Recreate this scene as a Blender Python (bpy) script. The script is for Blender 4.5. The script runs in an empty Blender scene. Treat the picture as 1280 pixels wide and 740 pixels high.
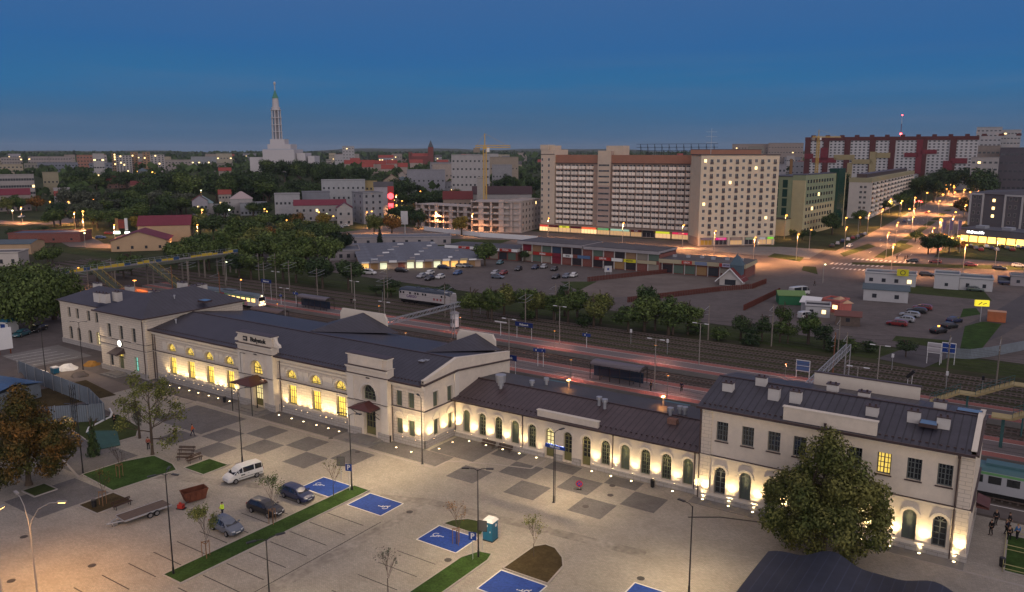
import bpy,bmesh,math,random
from mathutils import Vector,Matrix
R=math.radians
rnd=random.Random(7)
S=bpy.context.scene
COL=S.collection
# -- camera
H=40.0
FPX=995.0
PITCH=math.atan(180/995.0)
YAW=R(33.6)
cam_d=bpy.data.cameras.new('camera')
cam_d.sensor_width=36.0
cam_d.lens=FPX*36.0/1280.0
cam_d.clip_start=0.5
cam_d.clip_end=30000
cam=bpy.data.objects.new('camera',cam_d)
COL.objects.link(cam)
cam.location=(0,0,H)
cam.rotation_euler=(R(90)-PITCH,0,YAW)
S.camera=cam
# -- exposure
S.view_settings.view_transform='Standard'
S.view_settings.look='None'
S.view_settings.gamma=1.0
S.view_settings.use_curve_mapping=False
S.view_settings.exposure=0.85
S.render.engine='CYCLES'
S.cycles.use_denoising=True
S.cycles.max_bounces=5
S.cycles.diffuse_bounces=2
S.cycles.glossy_bounces=3
S.cycles.transmission_bounces=2
S.cycles.transparent_max_bounces=4
S.cycles.sample_clamp_indirect=4.0
S.cycles.use_light_tree=True
S.cycles.caustics_reflective=False
S.cycles.caustics_refractive=False
# -- dusk sky
W=bpy.data.worlds.new('World');S.world=W;W.use_nodes=True
nt=W.node_tree;nt.nodes.clear()
def N(t,tree=None,**kw):
    n=(tree or nt).nodes.new(t)
    for k,v in kw.items():setattr(n,k,v)
    return n
def mth(op,a,b,tree=None,clamp=False):
    tree=tree or nt
    n=tree.nodes.new('ShaderNodeMath');n.operation=op;n.use_clamp=clamp
    for i,v in enumerate((a,b)):
        if v is None:continue
        if isinstance(v,(int,float)):n.inputs[i].default_value=v
        else:tree.links.new(v,n.inputs[i])
    return n.outputs[0]
SKY_E=1.0
tc=N('ShaderNodeTexCoord')
sx=N('ShaderNodeSeparateXYZ');nt.links.new(tc.outputs['Generated'],sx.inputs[0])
ramp=N('ShaderNodeValToRGB');cr=ramp.color_ramp
stops=[(0.0,(.036,.066,.112)),(.03,(.028,.070,.132)),(.08,(.015,.078,.174)),(.12,(.015,.070,.178)),
         (.20,(.028,.070,.172)),(.34,(.07,.075,.14)),(.55,(.19,.17,.205)),(1.0,(.29,.26,.285))]
while len(cr.elements)<len(stops):cr.elements.new(.5)
for e,(p,c)in zip(cr.elements,stops):e.position=p;e.color=(*c,1)
nz=N('ShaderNodeTexNoise');nz.inputs['Scale'].default_value=2.2;nz.inputs['Detail'].default_value=5
mp=N('ShaderNodeMapping');mp.inputs['Scale'].default_value=(1,1,9)
nt.links.new(tc.outputs['Generated'],mp.inputs[0]);nt.links.new(mp.outputs[0],nz.inputs[0])
zz=mth('ADD',sx.outputs[2],mth('MULTIPLY',mth('SUBTRACT',nz.outputs[0],.5),.055))
nt.links.new(zz,ramp.inputs[0])
cn_=N('ShaderNodeTexNoise');cn_.inputs['Scale'].default_value=1.7;cn_.inputs['Detail'].default_value=8;cn_.inputs['Roughness'].default_value=.6
mp2=N('ShaderNodeMapping');mp2.inputs['Scale'].default_value=(1.2,1.2,22);mp2.inputs['Rotation'].default_value=(.03,.02,0);nt.links.new(tc.outputs['Generated'],mp2.inputs[0]);nt.links.new(mp2.outputs[0],cn_.inputs[0])
cf=mth('MULTIPLY',mth('MULTIPLY',mth('SUBTRACT',cn_.outputs[0],.47),3.2,None,True),mth('SUBTRACT',1.0,mth('MULTIPLY',mth('ABSOLUTE',mth('SUBTRACT',sx.outputs[2],.055),None),14.0),clamp=True))
cm_=N('ShaderNodeMixRGB');cm_.inputs[2].default_value=(.060,.088,.150,1);nt.links.new(mth('MULTIPLY',cf,.55),cm_.inputs[0]);nt.links.new(ramp.outputs[0],cm_.inputs[1])
wdir=(math.sin(YAW)+.25,-math.cos(YAW)+.15)
wl=math.hypot(*wdir);wdir=(wdir[0]/wl,wdir[1]/wl)
dt=mth('ADD',mth('MULTIPLY',sx.outputs[0],wdir[0]),mth('MULTIPLY',sx.outputs[1],wdir[1]))
dt=mth('POWER',mth('MAXIMUM',dt,0.0),1.6)
el=mth('SUBTRACT',1.0,mth('MULTIPLY',mth('ABSOLUTE',mth('SUBTRACT',sx.outputs[2],.16),None),1.5),clamp=True)
glow=mth('MULTIPLY',dt,mth('POWER',el,1.5))
gc=N('ShaderNodeMixRGB');gc.blend_type='ADD';gc.inputs[0].default_value=1
sc_=N('ShaderNodeVectorMath');sc_.operation='SCALE';sc_.inputs[0].default_value=(1.44,1.24,1.13)
nt.links.new(glow,sc_.inputs['Scale'])
nt.links.new(cm_.outputs[0],gc.inputs[1]);nt.links.new(sc_.outputs[0],gc.inputs[2])
bg=N('ShaderNodeBackground');bg.inputs[1].default_value=SKY_E
nt.links.new(gc.outputs[0],bg.inputs[0])
wo=N('ShaderNodeOutputWorld');nt.links.new(bg.outputs[0],wo.inputs[0])
# -- geometry of the view (for labels and for reading the map)
FW=(-math.sin(YAW),math.cos(YAW));RT=(math.cos(YAW),math.sin(YAW))
def sm(a,b,x):
    t=max(0.0,min(1.0,(x-a)/(b-a)));return t*t*(3-2*t)
CH=(-264*3.35,284*3.35)
def terrain(x,y):
    d=math.hypot(x,y)
    z=12*sm(420,1700,d)+8*sm(1500,4000,d)
    z+=12*math.exp(-((x+796)**2+(y-590)**2)/2/170**2)
    if d>4500:
        a=math.atan2(x,y)
        z+=sm(4500,8000,d)*(38+16*math.sin(a*9+1)+9*math.sin(a*23)+5*math.sin(a*57+2))
    return z
def ray(px,py):
    a=px-640;b=370-py
    fw=FPX*math.cos(PITCH)+b*math.sin(PITCH);up=b*math.cos(PITCH)-FPX*math.sin(PITCH)
    return(FW[0]*fw+RT[0]*a,FW[1]*fw+RT[1]*a,up)
def at(px,py,z=0.0):
    """map reading: the ground point seen there"""
    d=ray(px,py);t=(z-H)/d[2]
    for _ in range(12):
        zt=terrain(d[0]*t,d[1]*t)+z
        t=.5*t+.5*(zt-H)/d[2]
    return(d[0]*t,d[1]*t)
def pol(px,D):
    a=px-640;fw=FPX*math.cos(PITCH)+180*math.sin(PITCH)
    x=FW[0]*fw+RT[0]*a;y=FW[1]*fw+RT[1]*a;l=math.hypot(x,y)
    return(x/l*D,y/l*D)
def screen_x(x,y):
    fw=x*FW[0]+y*FW[1];r=x*RT[0]+y*RT[1]
    return r/max(fw,1)
def topz(D,row):return H-(row-190)*D/FPX
# -- materials
MATS={}
def mat(name,col,rough=.8,spec=.3,var=.0,scale=1.0,metal=0.0,bump=0.0,rand=0.0,emis=None,coat=0.0,rough2=None,detail=4,stretch=None,var2=0.0,scale2=.1):
    if name in MATS:return MATS[name]
    m=bpy.data.materials.new(name);m.use_nodes=True;MATS[name]=m
    t=m.node_tree;b=t.nodes['Principled BSDF']
    b.inputs['Base Color'].default_value=(*col,1);b.inputs['Roughness'].default_value=rough
    b.inputs['Specular IOR Level'].default_value=spec;b.inputs['Metallic'].default_value=metal
    if coat:b.inputs['Coat Weight'].default_value=coat
    last=None
    if var or rand or bump or var2:
        tcn=t.nodes.new('ShaderNodeTexCoord');vec=tcn.outputs['Object']
        if stretch:
            mpn=t.nodes.new('ShaderNodeMapping');mpn.inputs['Scale'].default_value=stretch
            t.links.new(vec,mpn.inputs[0]);vec=mpn.outputs[0]
        hsv=t.nodes.new('ShaderNodeHueSaturation');hsv.inputs['Color'].default_value=(*col,1)
        val=None
        if var:
            n=t.nodes.new('ShaderNodeTexNoise');n.inputs['Scale'].default_value=scale;n.inputs['Detail'].default_value=detail
            n.inputs['Roughness'].default_value=.65
            t.links.new(vec,n.inputs['Vector'])
            val=mth('ADD',1.0,mth('MULTIPLY',mth('SUBTRACT',n.outputs['Fac'],.5,t),2.6*var,t),t)
        if var2:
            n2=t.nodes.new('ShaderNodeTexNoise');n2.inputs['Scale'].default_value=scale2;n2.inputs['Detail'].default_value=3
            t.links.new(vec,n2.inputs['Vector'])
            v2=mth('ADD',1.0,mth('MULTIPLY',mth('SUBTRACT',n2.outputs['Fac'],.5,t),2.6*var2,t),t)
            val=v2 if val is None else mth('MULTIPLY',val,v2,t)
        if rand:
            oi=t.nodes.new('ShaderNodeObjectInfo')
            v3=mth('ADD',1-rand,mth('MULTIPLY',oi.outputs['Random'],2*rand,t),t)
            val=v3 if val is None else mth('MULTIPLY',val,v3,t)
        if val is not None:t.links.new(val,hsv.inputs['Value'])
        t.links.new(hsv.outputs[0],b.inputs['Base Color'])
        if bump:
            n4=t.nodes.new('ShaderNodeTexNoise');n4.inputs['Scale'].default_value=scale*1.3;n4.inputs['Detail'].default_value=5
            t.links.new(vec,n4.inputs['Vector'])
            bm_=t.nodes.new('ShaderNodeBump');bm_.inputs['Strength'].default_value=bump;bm_.inputs['Distance'].default_value=.05
            t.links.new(n4.outputs['Fac'],bm_.inputs['Height']);t.links.new(bm_.outputs[0],b.inputs['Normal'])
    if emis:
        b.inputs['Emission Color'].default_value=(*emis[0],1);b.inputs['Emission Strength'].default_value=emis[1]
    return m
def leafmat(name,col,col2,sp=.15):
    if name in MATS:return MATS[name]
    m=bpy.data.materials.new(name);m.use_nodes=True;MATS[name]=m
    t=m.node_tree;b=t.nodes['Principled BSDF']
    b.inputs['Roughness'].default_value=.7;b.inputs['Specular IOR Level'].default_value=sp
    g=t.nodes.new('ShaderNodeNewGeometry');oi=t.nodes.new('ShaderNodeObjectInfo')
    tcn=t.nodes.new('ShaderNodeTexCoord')
    n=t.nodes.new('ShaderNodeTexNoise');n.inputs['Scale'].default_value=2.6;n.inputs['Detail'].default_value=3
    t.links.new(tcn.outputs['Object'],n.inputs['Vector'])
    f=mth('ADD',mth('MULTIPLY',oi.outputs['Random'],.55,t),mth('MULTIPLY',g.outputs['Random Per Island'],.35,t),t)
    f=mth('ADD',f,mth('MULTIPLY',mth('SUBTRACT',n.outputs['Fac'],.5,t),2.2,t),t,True)
    mx=t.nodes.new('ShaderNodeMixRGB');mx.inputs[1].default_value=(*col,1);mx.inputs[2].default_value=(*col2,1)
    t.links.new(f,mx.inputs[0])
    hs=t.nodes.new('ShaderNodeHueSaturation');t.links.new(mx.outputs[0],hs.inputs['Color'])
    t.links.new(mth('ADD',.55,mth('MULTIPLY',g.outputs['Random Per Island'],.95,t),t),hs.inputs['Value'])
    t.links.new(hs.outputs[0],b.inputs['Base Color'])
    return m
def emat(name,col,strength):
    return mat(name,tuple(min(1,c)for c in col),.5,emis=(col,strength))
def stripemat(name,col,seam,pitch,axis=0,rough=.45,dark=.42,spec=.4,var=.38):
    """sheet with standing seams every pitch metres along the object axis"""
    if name in MATS:return MATS[name]
    m=mat(name,col,rough,spec,var=var,scale=.7,var2=.2,scale2=.15)
    t=m.node_tree;b=t.nodes['Principled BSDF']
    tcn=t.nodes.new('ShaderNodeTexCoord');s=t.nodes.new('ShaderNodeSeparateXYZ');t.links.new(tcn.outputs['Object'],s.inputs[0])
    fr=mth('FRACT',mth('DIVIDE',s.outputs[axis],pitch,t),None,t)
    ed=mth('LESS_THAN',fr,seam/pitch,t)
    src=b.inputs['Base Color'].links[0].from_socket
    mx=t.nodes.new('ShaderNodeMixRGB');t.links.new(ed,mx.inputs[0]);t.links.new(src,mx.inputs[1])
    mx.inputs[2].default_value=(*[c*dark for c in col],1);t.links.new(mx.outputs[0],b.inputs['Base Color'])
    bu=t.nodes.new('ShaderNodeBump');bu.inputs['Strength'].default_value=.6;bu.inputs['Distance'].default_value=.04
    t.links.new(ed,bu.inputs['Height']);t.links.new(bu.outputs[0],b.inputs['Normal'])
    return m
def brickmat(name,c1,c2,mortar,scale,rough=.85,w=.5,h=.25,bump=.3,flat=False,var=.12,mort=.02):
    if name in MATS:return MATS[name]
    m=bpy.data.materials.new(name);m.use_nodes=True;MATS[name]=m
    t=m.node_tree;b=t.nodes['Principled BSDF'];b.inputs['Roughness'].default_value=rough
    b.inputs['Specular IOR Level'].default_value=.25
    tcn=t.nodes.new('ShaderNodeTexCoord');s=t.nodes.new('ShaderNodeSeparateXYZ');t.links.new(tcn.outputs['Object'],s.inputs[0])
    c=t.nodes.new('ShaderNodeCombineXYZ')
    if flat:
        t.links.new(s.outputs[0],c.inputs[0]);t.links.new(s.outputs[1],c.inputs[1])
    else:
        t.links.new(mth('ADD',s.outputs[0],s.outputs[1],t),c.inputs[0]);t.links.new(s.outputs[2],c.inputs[1])
    bt=t.nodes.new('ShaderNodeTexBrick');t.links.new(c.outputs[0],bt.inputs['Vector'])
    bt.inputs['Scale'].default_value=scale;bt.inputs['Color1'].default_value=(*c1,1);bt.inputs['Color2'].default_value=(*c2,1)
    bt.inputs['Mortar'].default_value=(*mortar,1);bt.inputs['Brick Width'].default_value=w;bt.inputs['Row Height'].default_value=h
    bt.inputs['Mortar Size'].default_value=mort
    n=t.nodes.new('ShaderNodeTexNoise');n.inputs['Scale'].default_value=.22;n.inputs['Detail'].default_value=9;n.inputs['Roughness'].default_value=.78
    t.links.new(tcn.outputs['Object'],n.inputs['Vector'])
    hs=t.nodes.new('ShaderNodeHueSaturation');t.links.new(bt.outputs[0],hs.inputs['Color'])
    t.links.new(mth('ADD',1.0,mth('MULTIPLY',mth('SUBTRACT',n.outputs['Fac'],.5,t),2.6*var,t),t),hs.inputs['Value'])
    t.links.new(hs.outputs[0],b.inputs['Base Color'])
    if bump:
        bu=t.nodes.new('ShaderNodeBump');bu.inputs['Strength'].default_value=bump;bu.inputs['Distance'].default_value=.03;bu.invert=True
        t.links.new(bt.outputs['Fac'],bu.inputs['Height']);t.links.new(bu.outputs[0],b.inputs['Normal'])
    return m
# -- mesh collector
class MB:
    def __init__(s):s.v=[];s.f=[];s.m=[];s.mats=[];s.smooth=[]
    def mi(s,m):
        if m not in s.mats:s.mats.append(m)
        return s.mats.index(m)
    def poly(s,pts,m,sm_=False):
        b=len(s.v);s.v+=[tuple(p)for p in pts];s.f.append(tuple(range(b,b+len(pts))));s.m.append(s.mi(m));s.smooth.append(sm_)
        return s
    def faces(s,vs,fs,m,sm_=False):
        b=len(s.v);s.v+=[tuple(p)for p in vs];k=s.mi(m)
        for f in fs:s.f.append(tuple(b+i for i in f));s.m.append(k);s.smooth.append(sm_)
        return s
    def box(s,x0,y0,z0,x1,y1,z1,m):
        if x0>x1:x0,x1=x1,x0
        if y0>y1:y0,y1=y1,y0
        if z0>z1:z0,z1=z1,z0
        vs=[(x0,y0,z0),(x1,y0,z0),(x1,y1,z0),(x0,y1,z0),(x0,y0,z1),(x1,y0,z1),(x1,y1,z1),(x0,y1,z1)]
        return s.faces(vs,[(0,3,2,1),(4,5,6,7),(0,1,5,4),(1,2,6,5),(2,3,7,6),(3,0,4,7)],m)
    def cbox(s,cx,cy,z0,w,d,h,m,rz=0.0):
        c,n=math.cos(rz),math.sin(rz);vs=[]
        for z in(z0,z0+h):
            for a,b in((-1,-1),(1,-1),(1,1),(-1,1)):
                x,y=a*w/2,b*d/2;vs.append((cx+x*c-y*n,cy+x*n+y*c,z))
        return s.faces(vs,[(0,3,2,1),(4,5,6,7),(0,1,5,4),(1,2,6,5),(2,3,7,6),(3,0,4,7)],m)
    def prism(s,pts,z0,z1,m,mtop=None,zf=None):
        n=len(pts);a=sum(pts[i][0]*pts[(i+1)%n][1]-pts[(i+1)%n][0]*pts[i][1]for i in range(n))
        if a<0:pts=pts[::-1]
        zf=zf or(lambda x,y:0)
        lo=[(x,y,z0+zf(x,y))for x,y in pts];hi=[(x,y,z1+zf(x,y))for x,y in pts]
        s.poly(hi,mtop or m);s.poly(lo[::-1],m)
        for i in range(n):j=(i+1)%n;s.poly([lo[i],lo[j],hi[j],hi[i]],m)
        return s
    def sheet(s,pts,z,m):
        n=len(pts);a=sum(pts[i][0]*pts[(i+1)%n][1]-pts[(i+1)%n][0]*pts[i][1]for i in range(n))
        if a<0:pts=pts[::-1]
        return s.poly([(x,y,z)for x,y in pts],m)
    def tube(s,p0,p1,r0,r1,m,n=8,caps=True,sm_=True):
        p0=Vector(p0);p1=Vector(p1);d=(p1-p0)
        if d.length<1e-6:return s
        d.normalize();u=d.orthogonal().normalized();w=d.cross(u)
        vs=[]
        for p,r in((p0,r0),(p1,r1)):
            for i in range(n):
                a=2*math.pi*i/n;vs.append(tuple(p+(u*math.cos(a)+w*math.sin(a))*r))
        s.faces(vs,[(i,(i+1)%n,n+(i+1)%n,n+i)for i in range(n)],m,sm_)
        if caps:s.faces(vs,[tuple(range(n))[::-1],tuple(range(n,2*n))],m)
        return s
    def path(s,pts,r,m,n=6):
        for i in range(len(pts)-1):s.tube(pts[i],pts[i+1],r,r,m,n)
        return s
    def bar(s,p0,p1,w,h,m):
        p0=Vector(p0);p1=Vector(p1);d=(p1-p0).normalized();up=Vector((0,0,1))
        if abs(d.z)>.98:up=Vector((1,0,0))
        u=d.cross(up).normalized();v=u.cross(d).normalized();vs=[]
        for p in(p0,p1):
            for a,b in((-1,-1),(1,-1),(1,1),(-1,1)):vs.append(tuple(p+u*a*w/2+v*b*h/2))
        return s.faces(vs,[(0,3,2,1),(4,5,6,7),(0,1,5,4),(1,2,6,5),(2,3,7,6),(3,0,4,7)],m)
    def ball(s,c,r,m,n=10,k=6,sz=1.0):
        vs=[];fs=[]
        for i in range(1,k):
            t=math.pi*i/k
            for j in range(n):
                a=2*math.pi*j/n;vs.append((c[0]+r*math.sin(t)*math.cos(a),c[1]+r*math.sin(t)*math.sin(a),c[2]+r*sz*math.cos(t)))
        vs+=[(c[0],c[1],c[2]+r*sz),(c[0],c[1],c[2]-r*sz)];T=len(vs)-2;B=T+1
        for j in range(n):
            fs.append((T,j,(j+1)%n));fs.append((B,(k-2)*n+(j+1)%n,(k-2)*n+j))
            for i in range(k-2):fs.append((i*n+j,(i+1)*n+j,(i+1)*n+(j+1)%n,i*n+(j+1)%n))
        return s.faces(vs,fs,m,True)
    def xf(s,M):
        s.v=[tuple(M@Vector(p))for p in s.v];return s
    def add(s,o,M=None):
        b=len(s.v);s.v+=[tuple(M@Vector(p))for p in o.v]if M else list(o.v)
        for f,k,q in zip(o.f,o.m,o.smooth):s.f.append(tuple(b+i for i in f));s.m.append(s.mi(o.mats[k]));s.smooth.append(q)
        return s
    def mesh(s,name):
        me=bpy.data.meshes.new(name);me.from_pydata(s.v,[],s.f)
        for m in s.mats:me.materials.append(m)
        me.polygons.foreach_set('material_index',s.m);me.polygons.foreach_set('use_smooth',s.smooth);me.update()
        return me
    def build(s,name,parent=None,loc=None,rz=0.0):
        return link(name,s.mesh(name),parent,loc,rz)
def link(name,me,parent=None,loc=None,rz=0.0):
    o=bpy.data.objects.new(name,me);COL.objects.link(o)
    if parent:o.parent=parent
    if loc:o.location=loc
    o.rotation_euler=(0,0,rz)
    return o
def tag(o,label=None,cat=None,group=None,kind=None):
    if label:o['label']=label
    if cat:o['category']=cat
    if group:o['group']=group
    if kind:o['kind']=kind
    return o
def thing(name,label,cat,loc=(0,0,0),rz=0.0,group=None):
    o=bpy.data.objects.new(name,None);COL.objects.link(o);o.empty_display_size=.5
    o.location=loc;o.rotation_euler=(0,0,rz)
    return tag(o,label,cat,group)
def struct(name,mb,label=None):
    o=mb.build(name);o['kind']='structure'
    if label:o['label']=label
    return o
KIDS={}
def copy_tree(o,parent=None,loc=None,rz=None,label=None,group=None,scale=None):
    c=o.copy();COL.objects.link(c)
    if parent:c.parent=parent
    if loc is not None:c.location=loc
    if rz is not None:c.rotation_euler=(c.rotation_euler[0],c.rotation_euler[1],rz)
    if scale is not None:c.scale=scale
    if label:c['label']=label
    if group:c['group']=group
    for ch in list(o.children):copy_tree(ch,c)
    return c
ORD=['','first','second','third','fourth','fifth','sixth','seventh','eighth','ninth','tenth','eleventh','twelfth','thirteenth',
       'fourteenth','fifteenth','sixteenth','seventeenth','eighteenth','nineteenth']
TENS={2:'twent',3:'thirt',4:'fort',5:'fift',6:'sixt',7:'sevent',8:'eight',9:'ninet'}
def ordn(n):
    if n<20:return ORD[n]
    if n>=100:return 'hundred-and-'+ordn(n-100)if n>100 else 'hundredth'
    a,b=divmod(n,10)
    return TENS[a]+'ieth' if b==0 else TENS[a]+'y-'+ORD[b]
ROWS={}
def inrow(o,phrase,group=None):
    """label by place in its row, filled in at the end from left to right"""
    ROWS.setdefault(phrase,[]).append(o)
    if group:o['group']=group
    return o
def number_rows():
    for ph,l in ROWS.items():
        l.sort(key=lambda o:screen_x(o.location.x,o.location.y))
        for i,o in enumerate(l):
            o['label']=ph if len(l)==1 else ph+', '+ordn(i+1)+' from the left'
FONT={}
def text_mb(s,size,m,depth=.03,bold=False):
    """lettering as a mesh lying in the XZ plane, centred, facing -Y"""
    cu=bpy.data.curves.new('txt','FONT');cu.body=s;cu.size=size;cu.extrude=depth;cu.align_x='CENTER';cu.align_y='CENTER'
    cu.resolution_u=2
    if bold:cu.offset=size*.025
    o=bpy.data.objects.new('txt',cu);COL.objects.link(o)
    dg=bpy.context.evaluated_depsgraph_get();me=o.evaluated_get(dg).to_mesh()
    mb=MB();mb.faces([(v.co.x,-v.co.z,v.co.y)for v in me.vertices],[tuple(p.vertices)for p in me.polygons],m)
    o.evaluated_get(dg).to_mesh_clear();bpy.data.objects.remove(o);bpy.data.curves.remove(cu)
    return mb
def spot(parent,loc,energy,col,angle=100,blend=.6,rot=(0,0,0),size=.1,kind='SPOT'):
    l=bpy.data.lights.new('lamp_light',kind);l.energy=energy;l.color=col;l.shadow_soft_size=size
    if kind=='SPOT':l.spot_size=R(angle);l.spot_blend=blend
    o=bpy.data.objects.new('lamp_light',l);COL.objects.link(o);o.parent=parent;o.location=loc;o.rotation_euler=rot
    return o
def mound(px,py,s):pass
# -- facades with real openings
def arc(w,n=8):
    return[(-w/2*math.cos(math.pi*i/n),w/2*math.sin(math.pi*i/n))for i in range(n+1)]
def facade(mb,O,U,L,z0,z1,ops,depth,m,Nn=None,mrev=None):
    """wall face from O along U, height z0..z1, openings (s_centre, width, zb, zt, arched); reveals go inwards"""
    U=Vector((U[0],U[1],0)).normalized();Nn=Vector((U.y,-U.x,0))if Nn is None else Vector(Nn)
    O=Vector((O[0],O[1],0));mrev=mrev or m
    def P(s,z,d=0.0):return tuple(O+U*s-Nn*d+Vector((0,0,z)))
    ss=sorted({0.0,L}|{round(o[0]-o[1]/2,4)for o in ops}|{round(o[0]+o[1]/2,4)for o in ops})
    for a,b in zip(ss,ss[1:]):
        c=(a+b)/2;mine=sorted([o for o in ops if abs(o[0]-c)<o[1]/2-1e-4],key=lambda o:o[2])
        z=z0
        for o in mine:
            if o[2]>z+1e-4:mb.poly([P(a,z),P(b,z),P(b,o[2]),P(a,o[2])],m)
            z=o[3]
        if z<z1-1e-4:mb.poly([P(a,z),P(b,z),P(b,z1),P(a,z1)],m)
    for s,w,zb,zt,ar in ops:
        a,b=s-w/2,s+w/2;sp=zt-w/2 if ar else zt
        if zb>z0+.01:mb.poly([P(a,zb),P(a,zb,depth),P(b,zb,depth),P(b,zb)][::-1],mrev)
        mb.poly([P(a,zb),P(a,sp),P(a,sp,depth),P(a,zb,depth)][::-1],mrev)
        mb.poly([P(b,zb,depth),P(b,sp,depth),P(b,sp),P(b,zb)][::-1],mrev)
        if ar:
            pts=[(s+x,sp+y)for x,y in arc(w)]
            for(xa,ya),(xb,yb)in zip(pts,pts[1:]):
                mb.poly([P(xa,ya),P(xb,yb),P(xb,zt),P(xa,zt)],m)
                mb.poly([P(xa,ya),P(xa,ya,depth),P(xb,yb,depth),P(xb,yb)][::-1],mrev)
        else:mb.poly([P(a,zt),P(a,zt,depth),P(b,zt,depth),P(b,zt)],mrev)
WCACHE={}
def window_meshes(w,h,ar,cols,rows,fm,gm,fw=.12,bar=.075,door=None):
    key=(round(w,2),round(h,2),ar,cols,rows,fm.name,gm.name,door)
    if key in WCACHE:return WCACHE[key]
    f=MB();g=MB();sp=h-w/2 if ar else h
    f.box(-w/2,0,0,-w/2+fw,.08,sp,fm);f.box(w/2-fw,0,0,w/2,.08,sp,fm);f.box(-w/2+fw,0,0,w/2-fw,.08,fw,fm)
    if ar:
        o=arc(w);i_=[(x*(w-2*fw)/w,y*(w-2*fw)/w)for x,y in o]
        for k in range(len(o)-1):
            f.poly([(o[k][0],0,sp+o[k][1]),(i_[k][0],0,sp+i_[k][1]),(i_[k+1][0],0,sp+i_[k+1][1]),(o[k+1][0],0,sp+o[k+1][1])],fm)
        f.box(-w/2+fw,.005,sp-fw/2,w/2-fw,.075,sp+fw/2,fm)
        for a in(45,90,135):
            f.bar((0,.04,sp),(math.cos(R(a))*(w/2-fw),.04,sp+math.sin(R(a))*(w/2-fw)),.06,bar,fm)
        g.poly([(-w/2+.02,.05,.02),(w/2-.02,.05,.02)]+[(x*.97,.05,sp+y*.97)for x,y in o[::-1]],gm)
    else:
        f.box(-w/2+fw,0,h-fw,w/2-fw,.08,h,fm)
        g.poly([(-w/2+.02,.05,.02),(w/2-.02,.05,.02),(w/2-.02,.05,h-.02),(-w/2+.02,.05,h-.02)],gm)
    zb=fw
    if door:f.box(-w/2+fw,.01,fw,w/2-fw,.07,door,fm);zb=door
    for c in range(1,cols):
        x=-w/2+w*c/cols;q=bar*(1.6 if c*2==cols else 1)
        f.box(x-q/2,.012,zb,x+q/2,.072,sp-(fw/2 if ar else fw),fm)
    for r in range(1,rows):
        z=zb+(sp-zb)*r/rows;f.box(-w/2+fw,.016,z-bar/2,w/2-fw,.068,z+bar/2,fm)
    WCACHE[key]=(f.mesh('window_frame'),g.mesh('window_pane'));return WCACHE[key]
def put_window(parent,loc,rz,meshes,name='window',label=None):
    o=link(name,meshes[0],parent,loc,rz);link('pane',meshes[1],o)
    if label:o['label']=label
    return o
# == GROUND
m_ground=mat('ground_earth_grass',(.045,.055,.025),.95,.1,var=.35,scale=.02,var2=.5,scale2=.15)
m_sett=brickmat('granite_setts',(.37,.335,.285),(.29,.265,.225),(.19,.17,.145),1.9,flat=True,var=.34,bump=.15)
m_settd=brickmat('dark_basalt_setts',(.165,.155,.152),(.13,.122,.12),(.085,.08,.08),1.9,flat=True,var=.45,bump=.15)
m_slab=mat('concrete_slabs',(.20,.19,.18),.85,.2,var=.18,scale=.8,var2=.15,scale2=.2)
m_kerb=mat('kerb_stone',(.34,.31,.28),.8,.2,var=.12,scale=1.5)
m_asph=mat('asphalt',(.08,.072,.074),.8,.3,var=.2,scale=.35,var2=.25,scale2=.05)
m_asph2=mat('old_asphalt',(.115,.098,.092),.85,.3,var=.3,scale=.12,var2=.25,scale2=.6)
m_road=mat('road_asphalt',(.13,.11,.10),.75,.3,var=.22,scale=.1,var2=.2,scale2=.8)
m_grass=mat('lawn_grass',(.034,.066,.016),.95,.1,var=.6,scale=5.0,var2=.6,scale2=.5,bump=.8)
m_grass2=mat('rough_grass',(.045,.06,.02),.95,.1,var=.5,scale=.9,var2=.4,scale2=.15,bump=.6)
m_soil=mat('planted_soil',(.06,.045,.022),.95,.1,var=.5,scale=4.0,var2=.4,scale2=.6,bump=1)
m_sand=mat('trodden_gravel',(.16,.135,.12),.95,.1,var=.25,scale=.25,var2=.3,scale2=.06)
m_ballast=mat('track_ballast',(.075,.062,.052),.95,.1,var=.45,scale=2.2,var2=.4,scale2=.12,bump=.8)
m_weed=mat('weedy_ballast',(.055,.055,.030),.95,.1,var=.5,scale=.6,var2=.45,scale2=.09,stretch=(.25,1,1))
m_pink=brickmat('red_platform_pavers',(.36,.135,.11),(.30,.115,.095),(.15,.09,.08),3.0,flat=True,var=.2,bump=.1)
m_grey_pav=brickmat('grey_platform_pavers',(.20,.17,.165),(.17,.145,.14),(.1,.09,.09),3.0,flat=True,var=.2,bump=.1)
m_white=mat('white_line_paint',(.62,.60,.57),.7,.3,var=.15,scale=3)
m_bluep=mat('blue_bay_paint',(.022,.06,.26),.75,.2,var=.45,scale=3.5,var2=.35,scale2=.5)
m_tick=mat('dark_paver_line',(.06,.055,.05),.8,.2)
def ring_ground():
    mb=MB();rs=[0,60,150,300,420,550,700,850,1000,1200,1450,1700,2100,2600,3300,4100,4600,5200,6000,7000,8000,9500,14000]
    n=240;vs=[(0,0,-.05)]
    for r in rs[1:]:
        for i in range(n):
            a=2*math.pi*i/n;x,y=r*math.sin(a),r*math.cos(a);vs.append((x,y,terrain(x,y)-.05))
    fs=[(0,1+(i+1)%n,1+i)for i in range(n)]
    for k in range(len(rs)-2):
        b=1+k*n
        for i in range(n):j=(i+1)%n;fs.append((b+i,b+j,b+n+j,b+n+i))
    mb.faces(vs,[f[::-1]if len(f)==4 else f for f in fs],m_ground,True)
    return struct('ground',mb)
ring_ground()
ZP=0.0
struct('square',MB().prism([(-112,-30),(34,-30),(34,101.7),(-112,101.7)],-.3,ZP,m_sett))
struct('yard',MB().prism([(-235,5),(-112,5),(-112,101.7),(-235,101.7)],-.3,-.004,m_asph2))
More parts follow.
